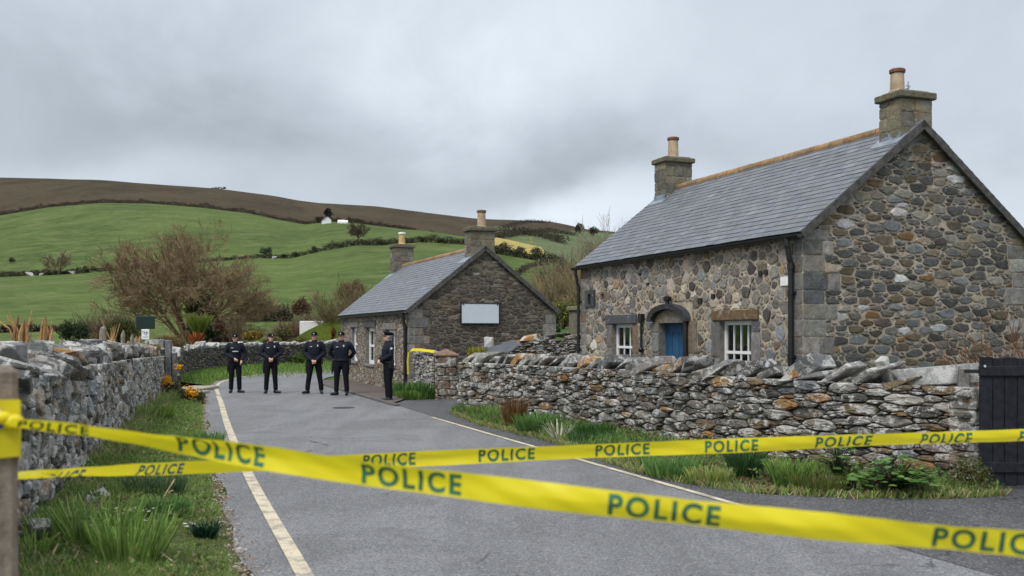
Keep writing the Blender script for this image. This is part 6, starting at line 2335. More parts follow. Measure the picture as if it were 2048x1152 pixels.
b = hill_pt(437, Y3 - 3)
mb = MB()
for i in range(7):
    mb.bm(rock(rng, (2.2, 2, 1.3 + rng.random()), 10, .1), 0, (.12, .12, .11), None)
    mb.V[-1] = mb.V[-1] + np.array(((i - 3) * 1.75, 0, .5 + .3 * rng.random()))
o = mb.obj('ruin', M['stone_dry_far'])
o.location = b
tag(o, 'tiny ruined wall on the moor skyline', 'ruin')
b = hill_pt(1062, 300)
mb = MB()
mb.add([(-.7, 0, -.3), (.7, 0, -.3), (.7, 1, -.3), (-.7, 1, -.3), (-.35, .3, 1.9), (.1, .3, 2.4), (.25, .7, 1.9)], [(0, 1, 5, 4), (1, 2, 6, 5), (2, 3, 4, 6), (3, 0, 4), (4, 5, 6)])
o = mb.obj('standing_stone', M['stubble'])
o.location = b
o.scale = (.8, .8, .8)
tag(o, 'pale standing stone in the yellow field', 'standing stone')

# ---- trees to the right of the small cottage
WILL = (.150, .115, .06)
b = px(1150, 640, 58)
bare_tree('bare_tree', 'tall olive bare willow behind the left end of the large cottage', 'tree', (b.x, b.y, .2), 2.9, .11, 16, 21, 1.0, {3: 8, 2: 7, 1: 5, 'trunk': 3}, (.215, .175, .092), up=.12, bend=.09, spread=.45, trunk_h=.5, minr=.009)
b = px(1105, 640, 66)
bare_tree('bare_tree', 'lower grey-brown bare willow nearer the small gable', 'tree', (b.x, b.y, .2), 2.6, .09, 15, 22, 1.05, {3: 8, 2: 7, 1: 5, 'trunk': 3}, (.20, .16, .105), up=.07, bend=.10, spread=.5, trunk_h=.5, minr=.010)
b = px(1195, 620, 76)
bare_tree('bare_tree', 'russet bare tree rising just above the far eave of the large cottage', 'tree', (b.x, b.y, .3), 4.0, .13, 15, 23, .95, {3: 8, 2: 7, 1: 5, 'trunk': 3}, (.225, .165, .095), up=.12, bend=.09, spread=.45, trunk_h=.8, minr=.011)
b = px(1225, 620, 92)
bare_tree('bare_tree', 'pale twiggy bare tree against the sky left of the large roof', 'tree', (b.x, b.y, .6), 5.6, .15, 12, 24, .7, {3: 7, 2: 6, 1: 5, 'trunk': 3}, (.25, .205, .15), up=.12, bend=.09, spread=.42, trunk_h=1.5, minr=.012)
b = px(1128, 560, 150)
bare_tree('bare_tree', 'misty grey bare tree in the valley above the willows', 'tree', (b.x, b.y, 3), 5.6, .2, 14, 25, .85, {3: 7, 2: 6, 1: 4, 'trunk': 3}, (.155, .13, .105), up=.1, bend=.1, spread=.45, trunk_h=1.5, minr=.022)
b = px(1092, 560, 170)
bare_tree('bare_tree', 'dark bare tree at the end of the yellow field', 'tree', (b.x, b.y, 5), 3.6, .18, 11, 26, .9, {3: 5, 2: 5, 1: 4, 'trunk': 3}, (.085, .07, .055), up=.06, bend=.1, spread=.5, trunk_h=1.0, minr=.025)
p = Vector(hill_pt(1160, 560)) + Vector((0, 0, 2.6))
bush('conifer', 'small dark conifer on the skyline left of the large roof', p, (2.7, 2.4, 3.9), 1400, .8, [(.02, .028, .024), (.03, .04, .03)], 140, cat='tree', k=18)
p = Vector(hill_pt(1187, 560)) + Vector((0, 0, 2.6))
bush('round_tree', 'small round grey tree right of the conifer on the skyline', p, (3.6, 3.2, 3.0), 900, .7, [(.06, .055, .045), (.08, .07, .055)], 141, cat='tree')
for i, (xx, Y, h_, cols, lab) in enumerate(((1105, 60, 3.6, [(.20, .15, .10), (.16, .125, .08)], 'grey-brown bare thicket behind the small gable'), (1150, 62, 4.6, [(.20, .165, .085), (.235, .19, .10)], 'tall olive bare thicket in the gap between the cottages'), (1190, 72, 6.0, [(.22, .155, .09), (.18, .125, .08)], 'russet bare thicket behind the far eave of the large cottage'))):
    b = px(xx, 640, Y)
    shrub('bare_shrub', lab, (b.x, b.y, .4), h_, 1.4, 130, 170 + i, cols, .022, (6, 4), fan=.75, up=.06)
b = px(2042, 520, 70)
bare_tree('bare_tree', 'bare tree top showing past the right slope of the large gable', 'tree', (b.x + 1.2, b.y, .2), 4.2, .14, 11, 27, .9, {3: 5, 2: 5, 1: 4, 'trunk': 3}, (.11, .095, .07), up=.08, bend=.1, spread=.5, trunk_h=1.2, minr=.012)
# clipped hedge and stone pier in the gap
bush('hedge', 'green-gold clipped hedge in the gap between the cottages', px(1125, 628, 46), (1.15, .8, .78), 7000, .10, [(.15, .165, .04), (.20, .20, .055), (.11, .135, .035)], 150, cat='hedge', k=40)
bush('bush', 'dark green bush behind the corner of the small gable', px(1108, 660, 40), (.34, .3, .36), 1200, .09, [(.05, .085, .035), (.075, .12, .05)], 151)
a = px(1155, 640, 38)
pr = empty('stone_pier', 'pale stone pier with a flat mossy top in the gap between the cottages', 'pier', (a.x, a.y, 0), R(10))
mb = MB()
mb.bbox((-.28, -.28, 0), (.28, .28, px(0, 622, 38).z), .03, 0, (.17, .15, .115))
mb.obj('shaft', M['dressed'], pr)
mb = MB()
z0 = px(0, 622, 38).z
mb.bbox((-.36, -.36, z0 + .002), (.36, .36, z0 + .17), .03, 0, (.2, .175, .12))
mb.obj('cap', M['chimney'], pr)
mb = MB()
a, b = px(1108, 672, 36), px(1180, 672, 36)
V = [(a.x - 2, 30.5, .3), (b.x + 3, 27, .3), (b.x + 6, 50, 2.2), (a.x - 1, 50, 2.2)]
V = [(0.4, 30.9, .6), (2.6, 25.2, .6), (4.5, 36, 1.72), (8, 50, 2.1), (0.4, 50, 2.1), (1.2, 36, 1.7)]
mb.add(V, [(0, 1, 2, 5), (5, 2, 3, 4)])
tag(mb.obj('lawn', M['lawn']), kind='structure')
# ------------------------------------------------------------------ officers
def remesh(o, vox, smooth=6, mats=None):
    md = o.modifiers.new('r', 'REMESH')
    md.mode = 'VOXEL'
    md.voxel_size = vox
    md.use_smooth_shade = True
    sm = o.modifiers.new('s', 'SMOOTH')
    sm.factor = .5
    sm.iterations = smooth
    bpy.context.view_layer.update()
    dg = bpy.context.evaluated_depsgraph_get()
    me = bpy.data.meshes.new_from_object(o.evaluated_get(dg))
    me.name = o.name
    o.modifiers.clear()
    mat = o.data.materials[0]
    o.data = me
    me.materials.clear()
    me.materials.append(mat)
    me.polygons.foreach_set('use_smooth', np.ones(len(me.polygons), bool))
    return o


def limb(mb, pts, rad, k=12, ry=None):
    P = [np.array(p, float) for p in pts]
    mb.tube(P, rad, k, ry=ry)
    for p, r in ((P[0], rad[0]), (P[-1], rad[-1])):
        mb.ball(p, r * .98, nu=10, nv=6)


def rings(mb, rr, k=20):
    """torso-like loft from (z, cx, cy, rx, ry)"""
    a = np.linspace(0, 2 * np.pi, k, endpoint=False)
    V = np.vstack([np.stack([cx + rx * np.sign(np.cos(a)) * np.abs(np.cos(a)) ** .85, cy + ry * np.sign(np.sin(a)) * np.abs(np.sin(a)) ** .85, np.full(k, z)], 1) for z, cx, cy, rx, ry in rr])
    n = len(rr)
    i = np.arange(n - 1)[:, None] * k
    j = np.arange(k)[None]
    Q = np.stack([i + j, i + (j + 1) % k, i + k + (j + 1) % k, i + k + j], -1).reshape(-1, 4)
    mb.add(V, Q)
    mb.L.append(np.concatenate([np.arange(k)[::-1], np.arange(k) + (n - 1) * k]) + mb.nv - n * k)
    mb.N.append(np.array([k, k]))
    mb.M.append(np.array([0, 0]))


def officer(label, x, y, H, rz, hands, stance, feet, head, seed, build=1.0, hair='hair', marks=('name', 'badge'), cap='soft', glasses=False):
    """uniformed person of height H facing -y before the turn rz; hands: front, side or back; feet: toe-out angles"""
    rng = np.random.default_rng(seed)
    root = empty('person', label, 'person', (x, y, 0.002), rz)
    root['group'] = 'uniformed officers standing in the road'
    s_ = H / 1.75
    root.scale = (s_, s_, s_)
    B = build
    hx = .095 * B
    fx = [-(stance / 2), stance / 2]
    hipz = .90
    # -- joints
    sh = {-1: np.array((-.185 * B, .012, 1.435)), 1: np.array((.185 * B, .012, 1.435))}
    if hands == 'front':
        el = {-1: np.array((-.285 * B, -.02, 1.165)), 1: np.array((.285 * B, -.02, 1.165))}
        wr_ = {-1: np.array((-.055, -.215 * B, 1.035)), 1: np.array((.055, -.205 * B, 1.02))}
    elif hands == 'low':
        el = {-1: np.array((-.275 * B, .0, 1.155)), 1: np.array((.275 * B, .0, 1.155))}
        wr_ = {-1: np.array((-.055, -.20 * B, .955)), 1: np.array((.055, -.19 * B, .945))}
    elif hands == 'mixed':
        el = {-1: np.array((-.285 * B, -.0, 1.16)), 1: np.array((.28 * B, .03, 1.165))}
        wr_ = {-1: np.array((-.02, -.215 * B, 1.03)), 1: np.array((.19, -.15, .97))}
    else:
        el = {-1: np.array((-.30 * B, .08, 1.175)), 1: np.array((.30 * B, .08, 1.175))}
        wr_ = {-1: np.array((-.14, .19, .98)), 1: np.array((.14, .19, .98))}
    # -- body: one continuous skin
    mb = MB()
    rings(mb, [(.86, 0, .005, .13 * B, .09), (.98, 0, .0, .145 * B, .10 * B), (1.12, 0, -.01, .14 * B, .105 * B), (1.30, 0, -.005, .16 * B, .10 * B), (1.42, 0, .005, .15 * B, .085), (1.47, 0, .01, .08, .065)])
    hz = 1.625
    hc = np.array((0, -.012, hz))
    c_, sn_ = math.cos(head), math.sin(head)
    hr = lambda q: hc + np.array((q[0] * c_ - q[1] * sn_, q[0] * sn_ + q[1] * c_, q[2]))
    limb(mb, [(0, .012, 1.43), (0, .005, 1.50), (0, -.005, 1.57)], [.062, .056, .056])
    mb.ball(hr((0, .012, .028)), (.076, .095, .098), nu=16, nv=12)          # cranium
    mb.ball(hr((0, -.022, -.042)), (.060, .070, .072), nu=14, nv=10)        # face and jaw
    mb.ball(hr((0, -.058, -.088)), (.026, .024, .02), nu=10, nv=6)          # chin
    limb(mb, [hr((0, -.085, .012)), hr((0, -.104, -.022)), hr((0, -.096, -.030))], [.010, .0145, .015], 8)   # nose
    for e in (-1, 1):
        mb.ball(hr((e * .078, .012, -.008)), (.011, .022, .034), nu=8, nv=6)  # ears
        mb.ball(hr((e * .034, -.074, -.028)), (.022, .018, .018), nu=8, nv=6)  # cheeks
        mb.ball(hr((e * .03, -.086, .028)), (.022, .012, .008), nu=8, nv=6)  # brow
        limb(mb, [sh[e], el[e], wr_[e]], [.052, .042, .030])
        limb(mb, [(e * hx, .0, hipz), (e * (hx * .5 + abs(fx[1]) * .5), -.005, .49), (fx[0] if e < 0 else fx[1], .015, .085)], [.078, .058, .042])
        f0 = fx[0] if e < 0 else fx[1]
        q = feet[0] if e < 0 else feet[1]
        limb(mb, [(f0, .015, .06), (f0 + .13 * math.sin(q), .015 - .13 * math.cos(q), .045)], [.04, .034])
        # hand: palm, four fingers of different length curled, thumb from the side of the palm
        w_ = wr_[e]
        fd = w_ - el[e]
        fd = fd / np.linalg.norm(fd)
        if hands in ('front', 'low') or (hands == 'mixed' and e < 0):
            dirn = np.array((-e * .75, -.32, -.58))
        elif hands == 'mixed':
            dirn = np.array((-.25, -.35, -.9))
        else:
            dirn = np.array((-e * .85, .1, -.5))
        dirn /= np.linalg.norm(dirn)
        nrm = np.cross(dirn, (0, 0, 1.0))
        nrm /= np.linalg.norm(nrm)
        side = np.cross(nrm, dirn)
        curl_ = np.array((0, .6, 0)) if hands in ('front', 'low') or e < 0 else np.array((0, .3, 0))
        if hands == 'back':
            curl_ = np.array((0, -.5, 0))
        palm = w_ + dirn * .045
        limb(mb, [w_, w_ + dirn * .03, w_ + dirn * .078], [.028, .031, .03], 10, ry=None)
        for fi, (off, ln) in enumerate(((-.026, .066), (-.009, .075), (.009, .07), (.025, .056))):
            p0 = w_ + dirn * .075 + side * off
            d1 = dirn + curl_ * .35
            d1 /= np.linalg.norm(d1)
            d2 = dirn * .5 + curl_
            d2 /= np.linalg.norm(d2)
            p1 = p0 + d1 * ln * .5
            limb(mb, [p0, p1, p1 + d2 * ln * .5], [.0095, .009, .0075], 7)
        t0 = w_ + dirn * .025 - side * .024
        t1 = t0 + (dirn * .6 - side * .75) * .035
        limb(mb, [t0, t1, t1 + (dirn * .9 - side * .2) * .03], [.011, .010, .008], 7)
    o = mb.obj('body', M['skin'], root)
    remesh(o, .0075, 3)
    # -- trousers
    mb = MB()
    rings(mb, [(.80, 0, .01, .155 * B, .105 * B), (.88, 0, .01, .172 * B, .122 * B), (.98, 0, .0, .168 * B, .125 * B), (1.04, 0, -.005, .16 * B, .12 * B)])
    for e in (-1, 1):
        f0 = fx[0] if e < 0 else fx[1]
        kx = e * hx * .5 + f0 * .5
        limb(mb, [(e * hx * .9, .008, .90), (e * hx * .75 + f0 * .25, .002, .72), (kx, -.008, .50), (kx * .3 + f0 * .7, .012, .30), (f0, .018, .13)], [.103 * B, .096 * B, .077, .070, .066], 14)
        for z_ in (.17, .225):
            mb.tube([(f0, .018, z_ - .02), (f0, .018, z_), (f0, .018, z_ + .02)], [.064, .0715, .064], 12)
        mb.ball((kx + e * .055, .01, .62), (.03, .05, .075))       # thigh pocket
    o = mb.obj('trousers', M['navy_dark'], root)
    remesh(o, .012, 3)
    # -- boots
    for e in (-1, 1):
        f0 = fx[0] if e < 0 else fx[1]
        q = feet[0] if e < 0 else feet[1]
        mb = MB()
        d = np.array((math.sin(q), -math.cos(q), 0))
        p = np.array((f0, .018, 0))
        limb(mb, [p + (0, 0, .21), p + (0, 0, .10)], [.057, .055], 12)
        limb(mb, [p - d * .035 + (0, 0, .048), p + d * .06 + (0, 0, .05), p + d * .155 + (0, 0, .042)], [.046, .047, .038], 12)
        bm_ = MB()
        ob = mb.obj('boot', M['boot'], root)
        V = np.array([v_.co[:] for v_ in ob.data.vertices])
        V[:, 2] = np.maximum(V[:, 2], .003)
        ob.data.vertices.foreach_set('co', V.astype(np.float32).ravel())
        remesh(ob, .011, 2)
    # -- jacket
    mb = MB()
    rings(mb, [(.955, 0, .0, .178 * B, .133 * B), (1.0, 0, -.002, .181 * B, .137 * B), (1.07, 0, -.008, .172 * B, .134 * B), (1.18, 0, -.014, .178 * B, .140 * B), (1.30, 0, -.012, .194 * B, .138 * B), (1.39, 0, .0, .196 * B, .122 * B), (1.455, 0, .008, .15 * B, .094), (1.49, 0, .006, .085, .076)])
    mb.tube([(0, .008, 1.46), (0, .004, 1.50), (0, -.004, 1.535)], [.082, .079, .074], 16)     # collar
    for e in (-1, 1):
        wv = wr_[e] - el[e]
        limb(mb, [sh[e] * (.88, 1, 1) + (0, 0, -.005), sh[e] + (e * .012, 0, -.035), (sh[e] + el[e]) / 2 + (e * .012, 0, 0), el[e], el[e] + wv * .55, el[e] + wv * .93], [.080, .080, .071, .064, .055, .047], 14)
        for f in (.2, .45, .7):
            p = el[e] + wv * f
            mb.ball(p + rng.normal(size=3) * .008, .056 - .010 * f, nu=9, nv=6)
        mb.ball(sh[e] * (.6, 1, 1) + (0, -.10, -.17), (.055, .035, .065))        # chest pockets
    o = mb.obj('jacket', M['navy'], root)
    remesh(o, .012, 3)
    # -- belt and kit
    mb = MB()
    a = np.linspace(0, 2 * np.pi, 33)[:-1]
    V = np.vstack([np.stack([.187 * B * np.cos(a), -.002 + .144 * B * np.sin(a), np.full(32, z_)], 1) for z_ in (.965, 1.015)])
    mb.add(V, [(i, (i + 1) % 32, 32 + (i + 1) % 32, 32 + i) for i in range(32)])
    mb.bbox((-.03, -.16 * B, .963), (.03, -.145 * B, 1.017), .005)
    belt = mb.obj('belt', M['boot'], root)
    for e, z_ in ((-1, .86), (1, .90)):
        mb = MB()
        mb.bbox((e * .205 * B - .03, -.05, z_ - .07), (e * .205 * B + .03, .045, z_ + .12), .014)
        mb.obj('pouch', M['boot'], belt)
    if stance > .2:
        mb = MB()
        mb.bbox((-.215 * B - .03, -.035, .66), (-.215 * B + .02, .05, .84), .014)
        mb.tube([(-.215 * B, .0, .67), (-.225 * B, .0, .60)], [.02, .012], 8)
        mb.obj('holster', M['boot'], belt)
    # -- cap
    mb = MB()
    a = np.linspace(0, 2 * np.pi, 24, endpoint=False)
    prof_ = [(.042, .086, .104), (.066, .089, .107), (.098, .088, .105), (.122, .072, .086), (.134, .042, .05), (.138, .004, .004)] if cap == 'soft' else [(.042, .085, .104), (.075, .088, .107), (.085, .10, .118), (.105, .112, .13), (.122, .10, .118), (.13, .05, .06), (.131, .004, .004)]
    V = []
    for z_, rx, ry in prof_:
        V += [hr((rx * math.cos(t_), .012 + ry * math.sin(t_), z_ - (.012 * math.sin(t_) if z_ > .05 else 0))) for t_ in a]
    k = 24
    F_ = [(i * k + j, i * k + (j + 1) % k, (i + 1) * k + (j + 1) % k, (i + 1) * k + j) for i in range(len(prof_) - 1) for j in range(k)]
    mb.add(V, F_)
    co = mb.obj('cap', M['navy_dark'], root, smooth=True)
    mb = MB()
    V, n = [], 14
    for i in range(n + 1):
        t_ = math.pi * (1.12 + .76 * i / n)
        V += [hr((.087 * math.cos(t_), .012 + .105 * math.sin(t_), .050)), hr((.094 * math.cos(t_), .012 + .105 * math.sin(t_) - .068 * abs(math.sin(t_ * 1.0)) ** 1.5, .036)), hr((.094 * math.cos(t_), .012 + .105 * math.sin(t_) - .068 * abs(math.sin(t_)) ** 1.5, .030)), hr((.087 * math.cos(t_), .012 + .105 * math.sin(t_), .043))]
    mb.add(V, [(4 * i + q, 4 * i + (q + 1) % 4, 4 * i + 4 + (q + 1) % 4, 4 * i + 4 + q) for i in range(n) for q in range(4)])
    mb.obj('peak', M['boot'], co, smooth=True)
    mb = MB()
    mb.ball(hr((0, -.094, .083)), (.016, .006, .019), nu=10, nv=6)
    mb.obj('cap_badge', M['badge'], co)
    # -- hair and face
    mb = MB()
    V = []
    for z_, r_ in ((.046, 1.03), (.015, 1.05), (-.02, 1.02), (-.05, .86)):
        V += [hr((.079 * r_ * math.cos(t_), .014 + .097 * r_ * math.sin(t_), z_)) for t_ in np.linspace(-.35, math.pi + .35, 18)]
    mb.add(V, [(i * 18 + j, i * 18 + j + 1, (i + 1) * 18 + j + 1, (i + 1) * 18 + j) for i in range(3) for j in range(17)])
    mb.obj('hair', M[hair], root, smooth=True)
    mb = MB()
    for e in (-1, 1):
        mb.ball(hr((e * .030, -.084, .010)), (.011, .006, .006), nu=8, nv=6)
    mb.obj('eyes', M['eye'], root, smooth=True)
    mb = MB()
    mb.ball(hr((0, -.091, -.062)), (.022, .005, .006), nu=10, nv=6)
    mb.obj('mouth', M['lip'], root, smooth=True)
    # -- marks on the jacket
    yf = lambda xx, z_: -.012 - .138 * B * math.sqrt(max(0, 1 - (xx / (.194 * B)) ** 2)) - .022
    if 'name' in marks:
        mb = MB()
        mb.box((-.115, yf(-.09, 1.3) - .012, 1.335), (-.05, yf(-.09, 1.3) + .02, 1.353))
        mb.obj('name_tag', M['badge'], root)
    if 'band' in marks:
        mb = MB()
        for i in range(8):
            x0, x1 = -.075 + .021 * i, -.075 + .021 * (i + 1)
            mb.add([(x0, yf(x0, 0) + .006, 1.228), (x1, yf(x1, 0) + .006, 1.228), (x1, yf(x1, 0) + .006, 1.256), (x0, yf(x0, 0) + .006, 1.256)], [(0, 1, 2, 3)])
        mb.obj('reflective_band', M['badge'], root)
    if 'badge' in marks:
        mb = MB()
        mb.ball((.10, yf(.1, 0) - .004, 1.345), (.02, .012, .032), nu=10, nv=6)
        mb.obj('chest_badge', M['badge'], root)
    if 'radio' in marks:
        mb = MB()
        mb.bbox((.085, yf(.1, 0) - .022, 1.34), (.118, yf(.1, 0) + .01, 1.40), .006)
        mb.obj('radio', M['badge'] if 'pale' in marks else M['boot'], root)
    if 'sleeve' in marks:
        mb = MB()
        e = 1
        p = sh[e] + (el[e] - sh[e]) * .42
        mb.ball(p + (.075, -.012, 0), (.012, .034, .042), nu=12, nv=8)
        mb.obj('sleeve_patch', M['badge'], root)
    return root


def face_to(deg):
    return R(deg)


officer('officer with a reflective chest band, one hand at the belt, beside the bent road line', -8.22, 29.55, 1.74, R(14), 'mixed', .24, (-.2, .95), R(-6), 1, .98, marks=('name', 'band'))
officer('officer with both hands clasped at the belly, second from the left', -7.10, 29.3, 1.755, R(14), 'front', .27, (-.25, .95), R(26), 2, .97, marks=('name', 'radio', 'pale'))
officer('officer with hands clasped low and feet wide apart in mid-road', -5.78, 29.1, 1.80, R(8), 'low', .38, (-.95, .2), R(-8), 3, 1.02, marks=('name', 'radio', 'pale'), hair='hair')
officer('broad officer with hands behind the back, in front of the cottage windows', -4.86, 28.35, 1.80, R(-2), 'back', .29, (-.9, .1), R(-4), 4, 1.14, marks=('name', 'radio', 'pale'), hair='hair_grey')
officer('officer turned sideways in profile with a round sleeve patch', -3.22, 25.9, 1.80, R(-66), 'front', .18, (-.15, .1), R(-16), 5, 1.06, marks=('name', 'sleeve'), hair='hair_grey', cap='peaked')

# ------------------------------------------------------------------ police tapes and the post they are tied to
def glyphs(txt):
    cu = bpy.data.curves.new('txt', 'FONT')
    cu.body = txt
    cu.size = 1.0
    cu.space_character = 1.22
    cu.offset = 0.03
    cu.resolution_u = 4
    o = bpy.data.objects.new('txt', cu)
    COL.objects.link(o)
    bpy.context.view_layer.update()
    me = bpy.data.meshes.new_from_object(o.evaluated_get(bpy.context.evaluated_depsgraph_get()))
    bpy.data.objects.remove(o)
    bm = bmesh.new()
    bm.from_mesh(me)
    bmesh.ops.triangulate(bm, faces=bm.faces[:])
    for lim in (.3, .16, .09):
        long_ = [e for e in bm.edges if e.calc_length() > lim]
        bmesh.ops.subdivide_edges(bm, edges=long_, cuts=1)
        bmesh.ops.triangulate(bm, faces=bm.faces[:])
    V = np.array([v_.co[:] for v_ in bm.verts])
    F_ = [[v_.index for v_ in f.verts] for f in bm.faces]
    bm.free()
    V[:, 0] -= V[:, 0].min()
    V[:, 1] -= V[:, 1].min()
    return V[:, :2] / V[:, 1].max(), F_


GV, GF = glyphs('POLICE')
GASP = GV[:, 0].max()


def tape(name, label, knots, words_, W_=.066, nseg=560, wave=0.0, seed=0, cap_h=.82):
    """knots: (pixel x, pixel y of the middle, depth, twist in radians); words: (pixel x start, pixel x end, material)"""
    K = np.array(knots, float)
    xs_ = K[:, 0]
    from_x = lambda x, c: np.interp(x, xs_, K[:, c])
    X = np.linspace(xs_[0], xs_[-1], nseg)
    ys_ = resample_y(xs_, K[:, 1], X)
    D = resample_y(xs_, K[:, 2], X)
    Tw = resample_y(xs_, K[:, 3], X)
    P = np.array([px(a, b, c) for a, b, c in zip(X, ys_, D)])
    T = np.gradient(P, axis=0)
    T /= np.linalg.norm(T, axis=1)[:, None]
    up = np.array((0, 0, 1.0))
    s_ = up - T * (T @ up)[:, None]
    s_ /= np.linalg.norm(s_, axis=1)[:, None]
    nn = np.cross(T, s_)
    nn *= -np.sign(nn[:, 1:2]) * 1.0
    A = s_ * np.cos(Tw)[:, None] + nn * np.sin(Tw)[:, None]       # across the tape
    Nn = np.cross(T, A)
    Nn *= np.sign(-Nn[:, 1:2])                                     # towards the camera
    rng = np.random.default_rng(seed)
    ph = rng.random(4) * 6

    def surf(fx_, v, lift=0.0):
        """fx_: 0..nseg-1 along, v: -1..1 across"""
        i = np.clip(np.floor(fx_).astype(int), 0, nseg - 2)
        t_ = (fx_ - i)[:, None]
        L_ = lambda Q: Q[i] * (1 - t_) + Q[i + 1] * t_
        bend = (.013 * np.sin(fx_ * .020 + ph[0]) + .004 * np.sin(fx_ * .08 + ph[3])) * (1 - np.abs(v) ** 1.5) + .005 * np.sin(fx_ * .065 + ph[1]) * v + .0010 * np.sin(fx_ * .34 + 4 * v) + wave * np.sin(fx_ * .23 + ph[2]) * v
        return L_(P) + L_(A) * (v * W_ / 2)[:, None] + L_(Nn) * (bend + lift)[:, None]
    mb = MB()
    nv = 21
    U, Vv = np.meshgrid(np.arange(nseg, dtype=float), np.linspace(-1, 1, nv), indexing='ij')
    Q = surf(U.ravel(), Vv.ravel())
    i = np.arange(nseg - 1)[:, None] * nv
    j = np.arange(nv - 1)[None]
    mb.add(Q, np.stack([i + j, i + nv + j, i + nv + j + 1, i + j + 1], -1).reshape(-1, 4), 0)
    for x0, x1, m_ in words_:
        f0, f1 = (x0 - xs_[0]) / (xs_[-1] - xs_[0]) * (nseg - 1), (x1 - xs_[0]) / (xs_[-1] - xs_[0]) * (nseg - 1)
        fx_ = f0 + (f1 - f0) * GV[:, 0] / GASP
        k = (fx_ > 0) & (fx_ < nseg - 1)
        v = (GV[:, 1] - .5) * 2 * cap_h
        Fk = [f for f in GF if all(k[q] for q in f)]
        if Fk:
            mb.add(surf(fx_, v, .0016), Fk, m_)
    return tag(mb.obj(name, [M['tape'], M['tape_print'], M['tape_print_blue']], smooth=True), label, 'police tape')


def resample_y(xs_, y, X):
    """smooth interpolation through the knots"""
    h = np.diff(xs_)
    d = np.diff(y) / h
    m_ = np.concatenate([[d[0]], (d[1:] * h[:-1] + d[:-1] * h[1:]) / (h[1:] + h[:-1]), [d[-1]]])
    i = np.clip(np.searchsorted(xs_, X) - 1, 0, len(xs_) - 2)
    t_ = (X - xs_[i]) / h[i]
    return (2 * t_ ** 3 - 3 * t_ ** 2 + 1) * y[i] + (t_ ** 3 - 2 * t_ ** 2 + t_) * h[i] * m_[i] + (-2 * t_ ** 3 + 3 * t_ ** 2) * y[i + 1] + (t_ ** 3 - t_ ** 2) * h[i] * m_[i + 1]


tape('police_tape', 'front yellow police tape sagging to the lower right corner', [(20, 846, 2.62, 1.32), (90, 852, 2.66, 1.0), (175, 862, 2.70, .88), (355, 890, 2.72, .66), (560, 921, 2.60, .2), (724, 947, 2.52, .15), (900, 968, 2.46, .1), (1100, 993, 2.40, .12), (1439, 1031, 2.34, .2), (1866, 1073, 2.28, .32), (2048, 1088, 2.24, .25), (2300, 1108, 2.18, .2), (3300, 1170, 2.05, .15)],
     [(36, 178, 1), (352, 525, 1), (722, 922, 1), (1217, 1440, 1), (1866, 2100, 1)], seed=1)
tape('police_tape', 'rear yellow police tape rising across the road to the right', [(18, 949, 2.95, 1.35), (65, 947, 3.2, 1.22), (240, 940.5, 3.7, .95), (366, 936, 3.9, .7), (500, 930, 4.0, .45), (700, 924, 4.1, .3), (900, 915, 4.25, .25), (1193, 902, 4.4, .2), (1500, 890, 4.5, .25), (1738, 880, 4.65, .35), (2048, 870, 4.9, .55), (2400, 856, 5.2, .5), (3400, 830, 5.9, .4)],
     [(70, 162, 2), (275, 367, 2), (727, 832, 1), (958, 1070, 1), (1192, 1300, 1), (1410, 1515, 1), (1630, 1742, 1), (1840, 1940, 1), (2035, 2140, 1)], seed=2)
X0 = px(44, 0, 2.82).x
ps = empty('wooden_post', 'weathered grey timber post with yellow tape tied round it at the left edge', 'post', (-1.447, 2.75, 0), R(27.8))
mb = MB()
mb.bbox((-.08, -.07, -.2), (.072, .07, px(0, 733, 2.75).z), .015, 0, (.24, .19, .155))
mb.obj('timber', M['grey_wood'], ps)
mb = MB()
za, zb = px(0, 920, 2.7).z, px(0, 797, 2.7).z
V, F_ = [], []
lo_hi = [(-.092, -.084), (.074, -.084), (.079, -.078), (.076, .072), (-.092, .082)]
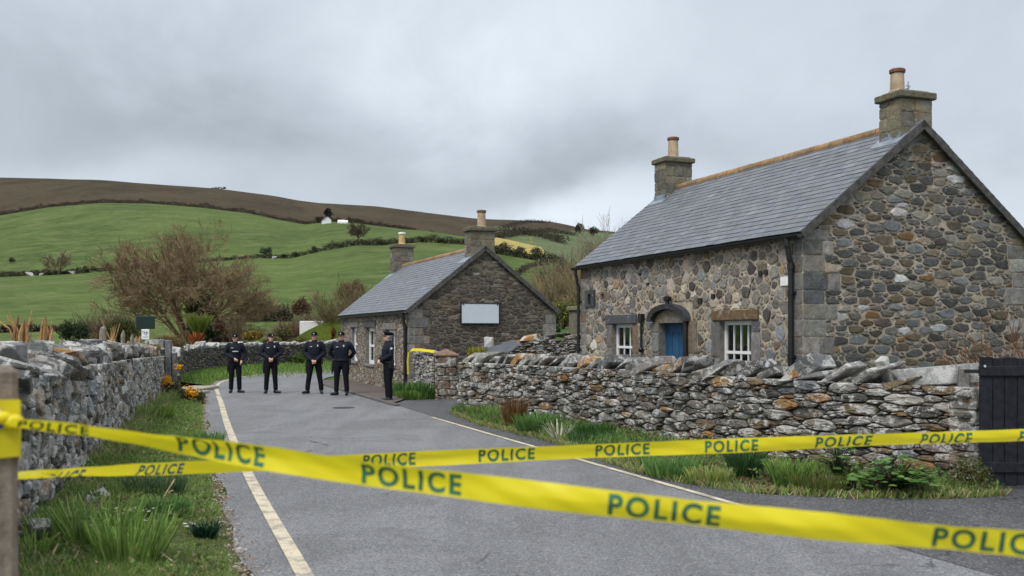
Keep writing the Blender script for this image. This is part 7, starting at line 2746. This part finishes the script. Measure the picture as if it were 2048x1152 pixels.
for i, (a, b) in enumerate(lo_hi):
    V += [(a, b, za + .01 * math.sin(i * 2.1)), (a, b, (za + zb) / 2 + .0), (a, b, zb + .012 * math.sin(i * 1.3) - (.015 if i in (1, 2) else 0))]
for i in range(5):
    j = (i + 1) % 5
    F_ += [(3 * i, 3 * j, 3 * j + 1, 3 * i + 1), (3 * i + 1, 3 * j + 1, 3 * j + 2, 3 * i + 2)]
mb.add(V, F_)
wp = mb.obj('tape_wrap', M['tape'], ps)
zk = px(0, 846, 2.66).z
mb = MB()
mb.ball((.06, -.10, zk), (.028, .022, .022), nu=10, nv=6)
mb.ball((.035, -.10, zk + .012), (.025, .018, .018), nu=10, nv=6)
mb.obj('knot', M['tape'], wp, smooth=True)
mb = MB()
zw = px(0, 830, 2.66).z
mb.add([(-.09, -.0875, zw - .03), (.02, -.0875, zw - .028), (.038, -.0875, zw - .004), (.02, -.0875, zw + .022), (-.09, -.0875, zw + .036)], [(0, 1, 2, 3, 4)], 0)
mb.obj('white_label', M['tape_white'], wp)
mb = MB()
zw = px(0, 857, 2.66).z
mb.add([(-.09, -.088, zw - .022), (.01, -.088, zw - .016), (.04, -.088, zw + .006), (.02, -.088, zw + .018), (-.09, -.088, zw + .02)], [(0, 1, 2, 3, 4)], 0)
mb.obj('blue_label', M['tape_blue'], wp)
# ------------------------------------------------------------------ groups of like things
for names, g in ((('bush', 'dark_bush'), 'bushes of the gardens and the hillside'), (('bare_tree',), 'leafless trees'), (('bare_shrub',), 'leafless shrubs'), (('hedge',), 'hedges'), (('dry_stone_wall',), 'dry stone walls'),
                 (('grass_tussock', 'grass_clump', 'leaf_clump'), 'grass clumps along the road'), (('wild_flowers',), 'wild flowers of the verge'), (('dry_stalk',), 'dry stalks in the verge'), (('shrub',), 'mossy shrubs behind the far wall'), (('rock', ), 'white rocks on the hillside'), (('broken_post', 'tree_stump'), 'splintered stumps'), (('police_tape',), 'police tapes'), (('stone_cottage',), 'stone cottages'), (('gorse_bush',), 'gorse bushes'), (('stone', 'boulder'), 'loose stones')):
    for o in COL.objects:
        if o.parent is None and o.get('category') and not o.get('group') and o.name.split('.')[0] in names:
            o['group'] = g
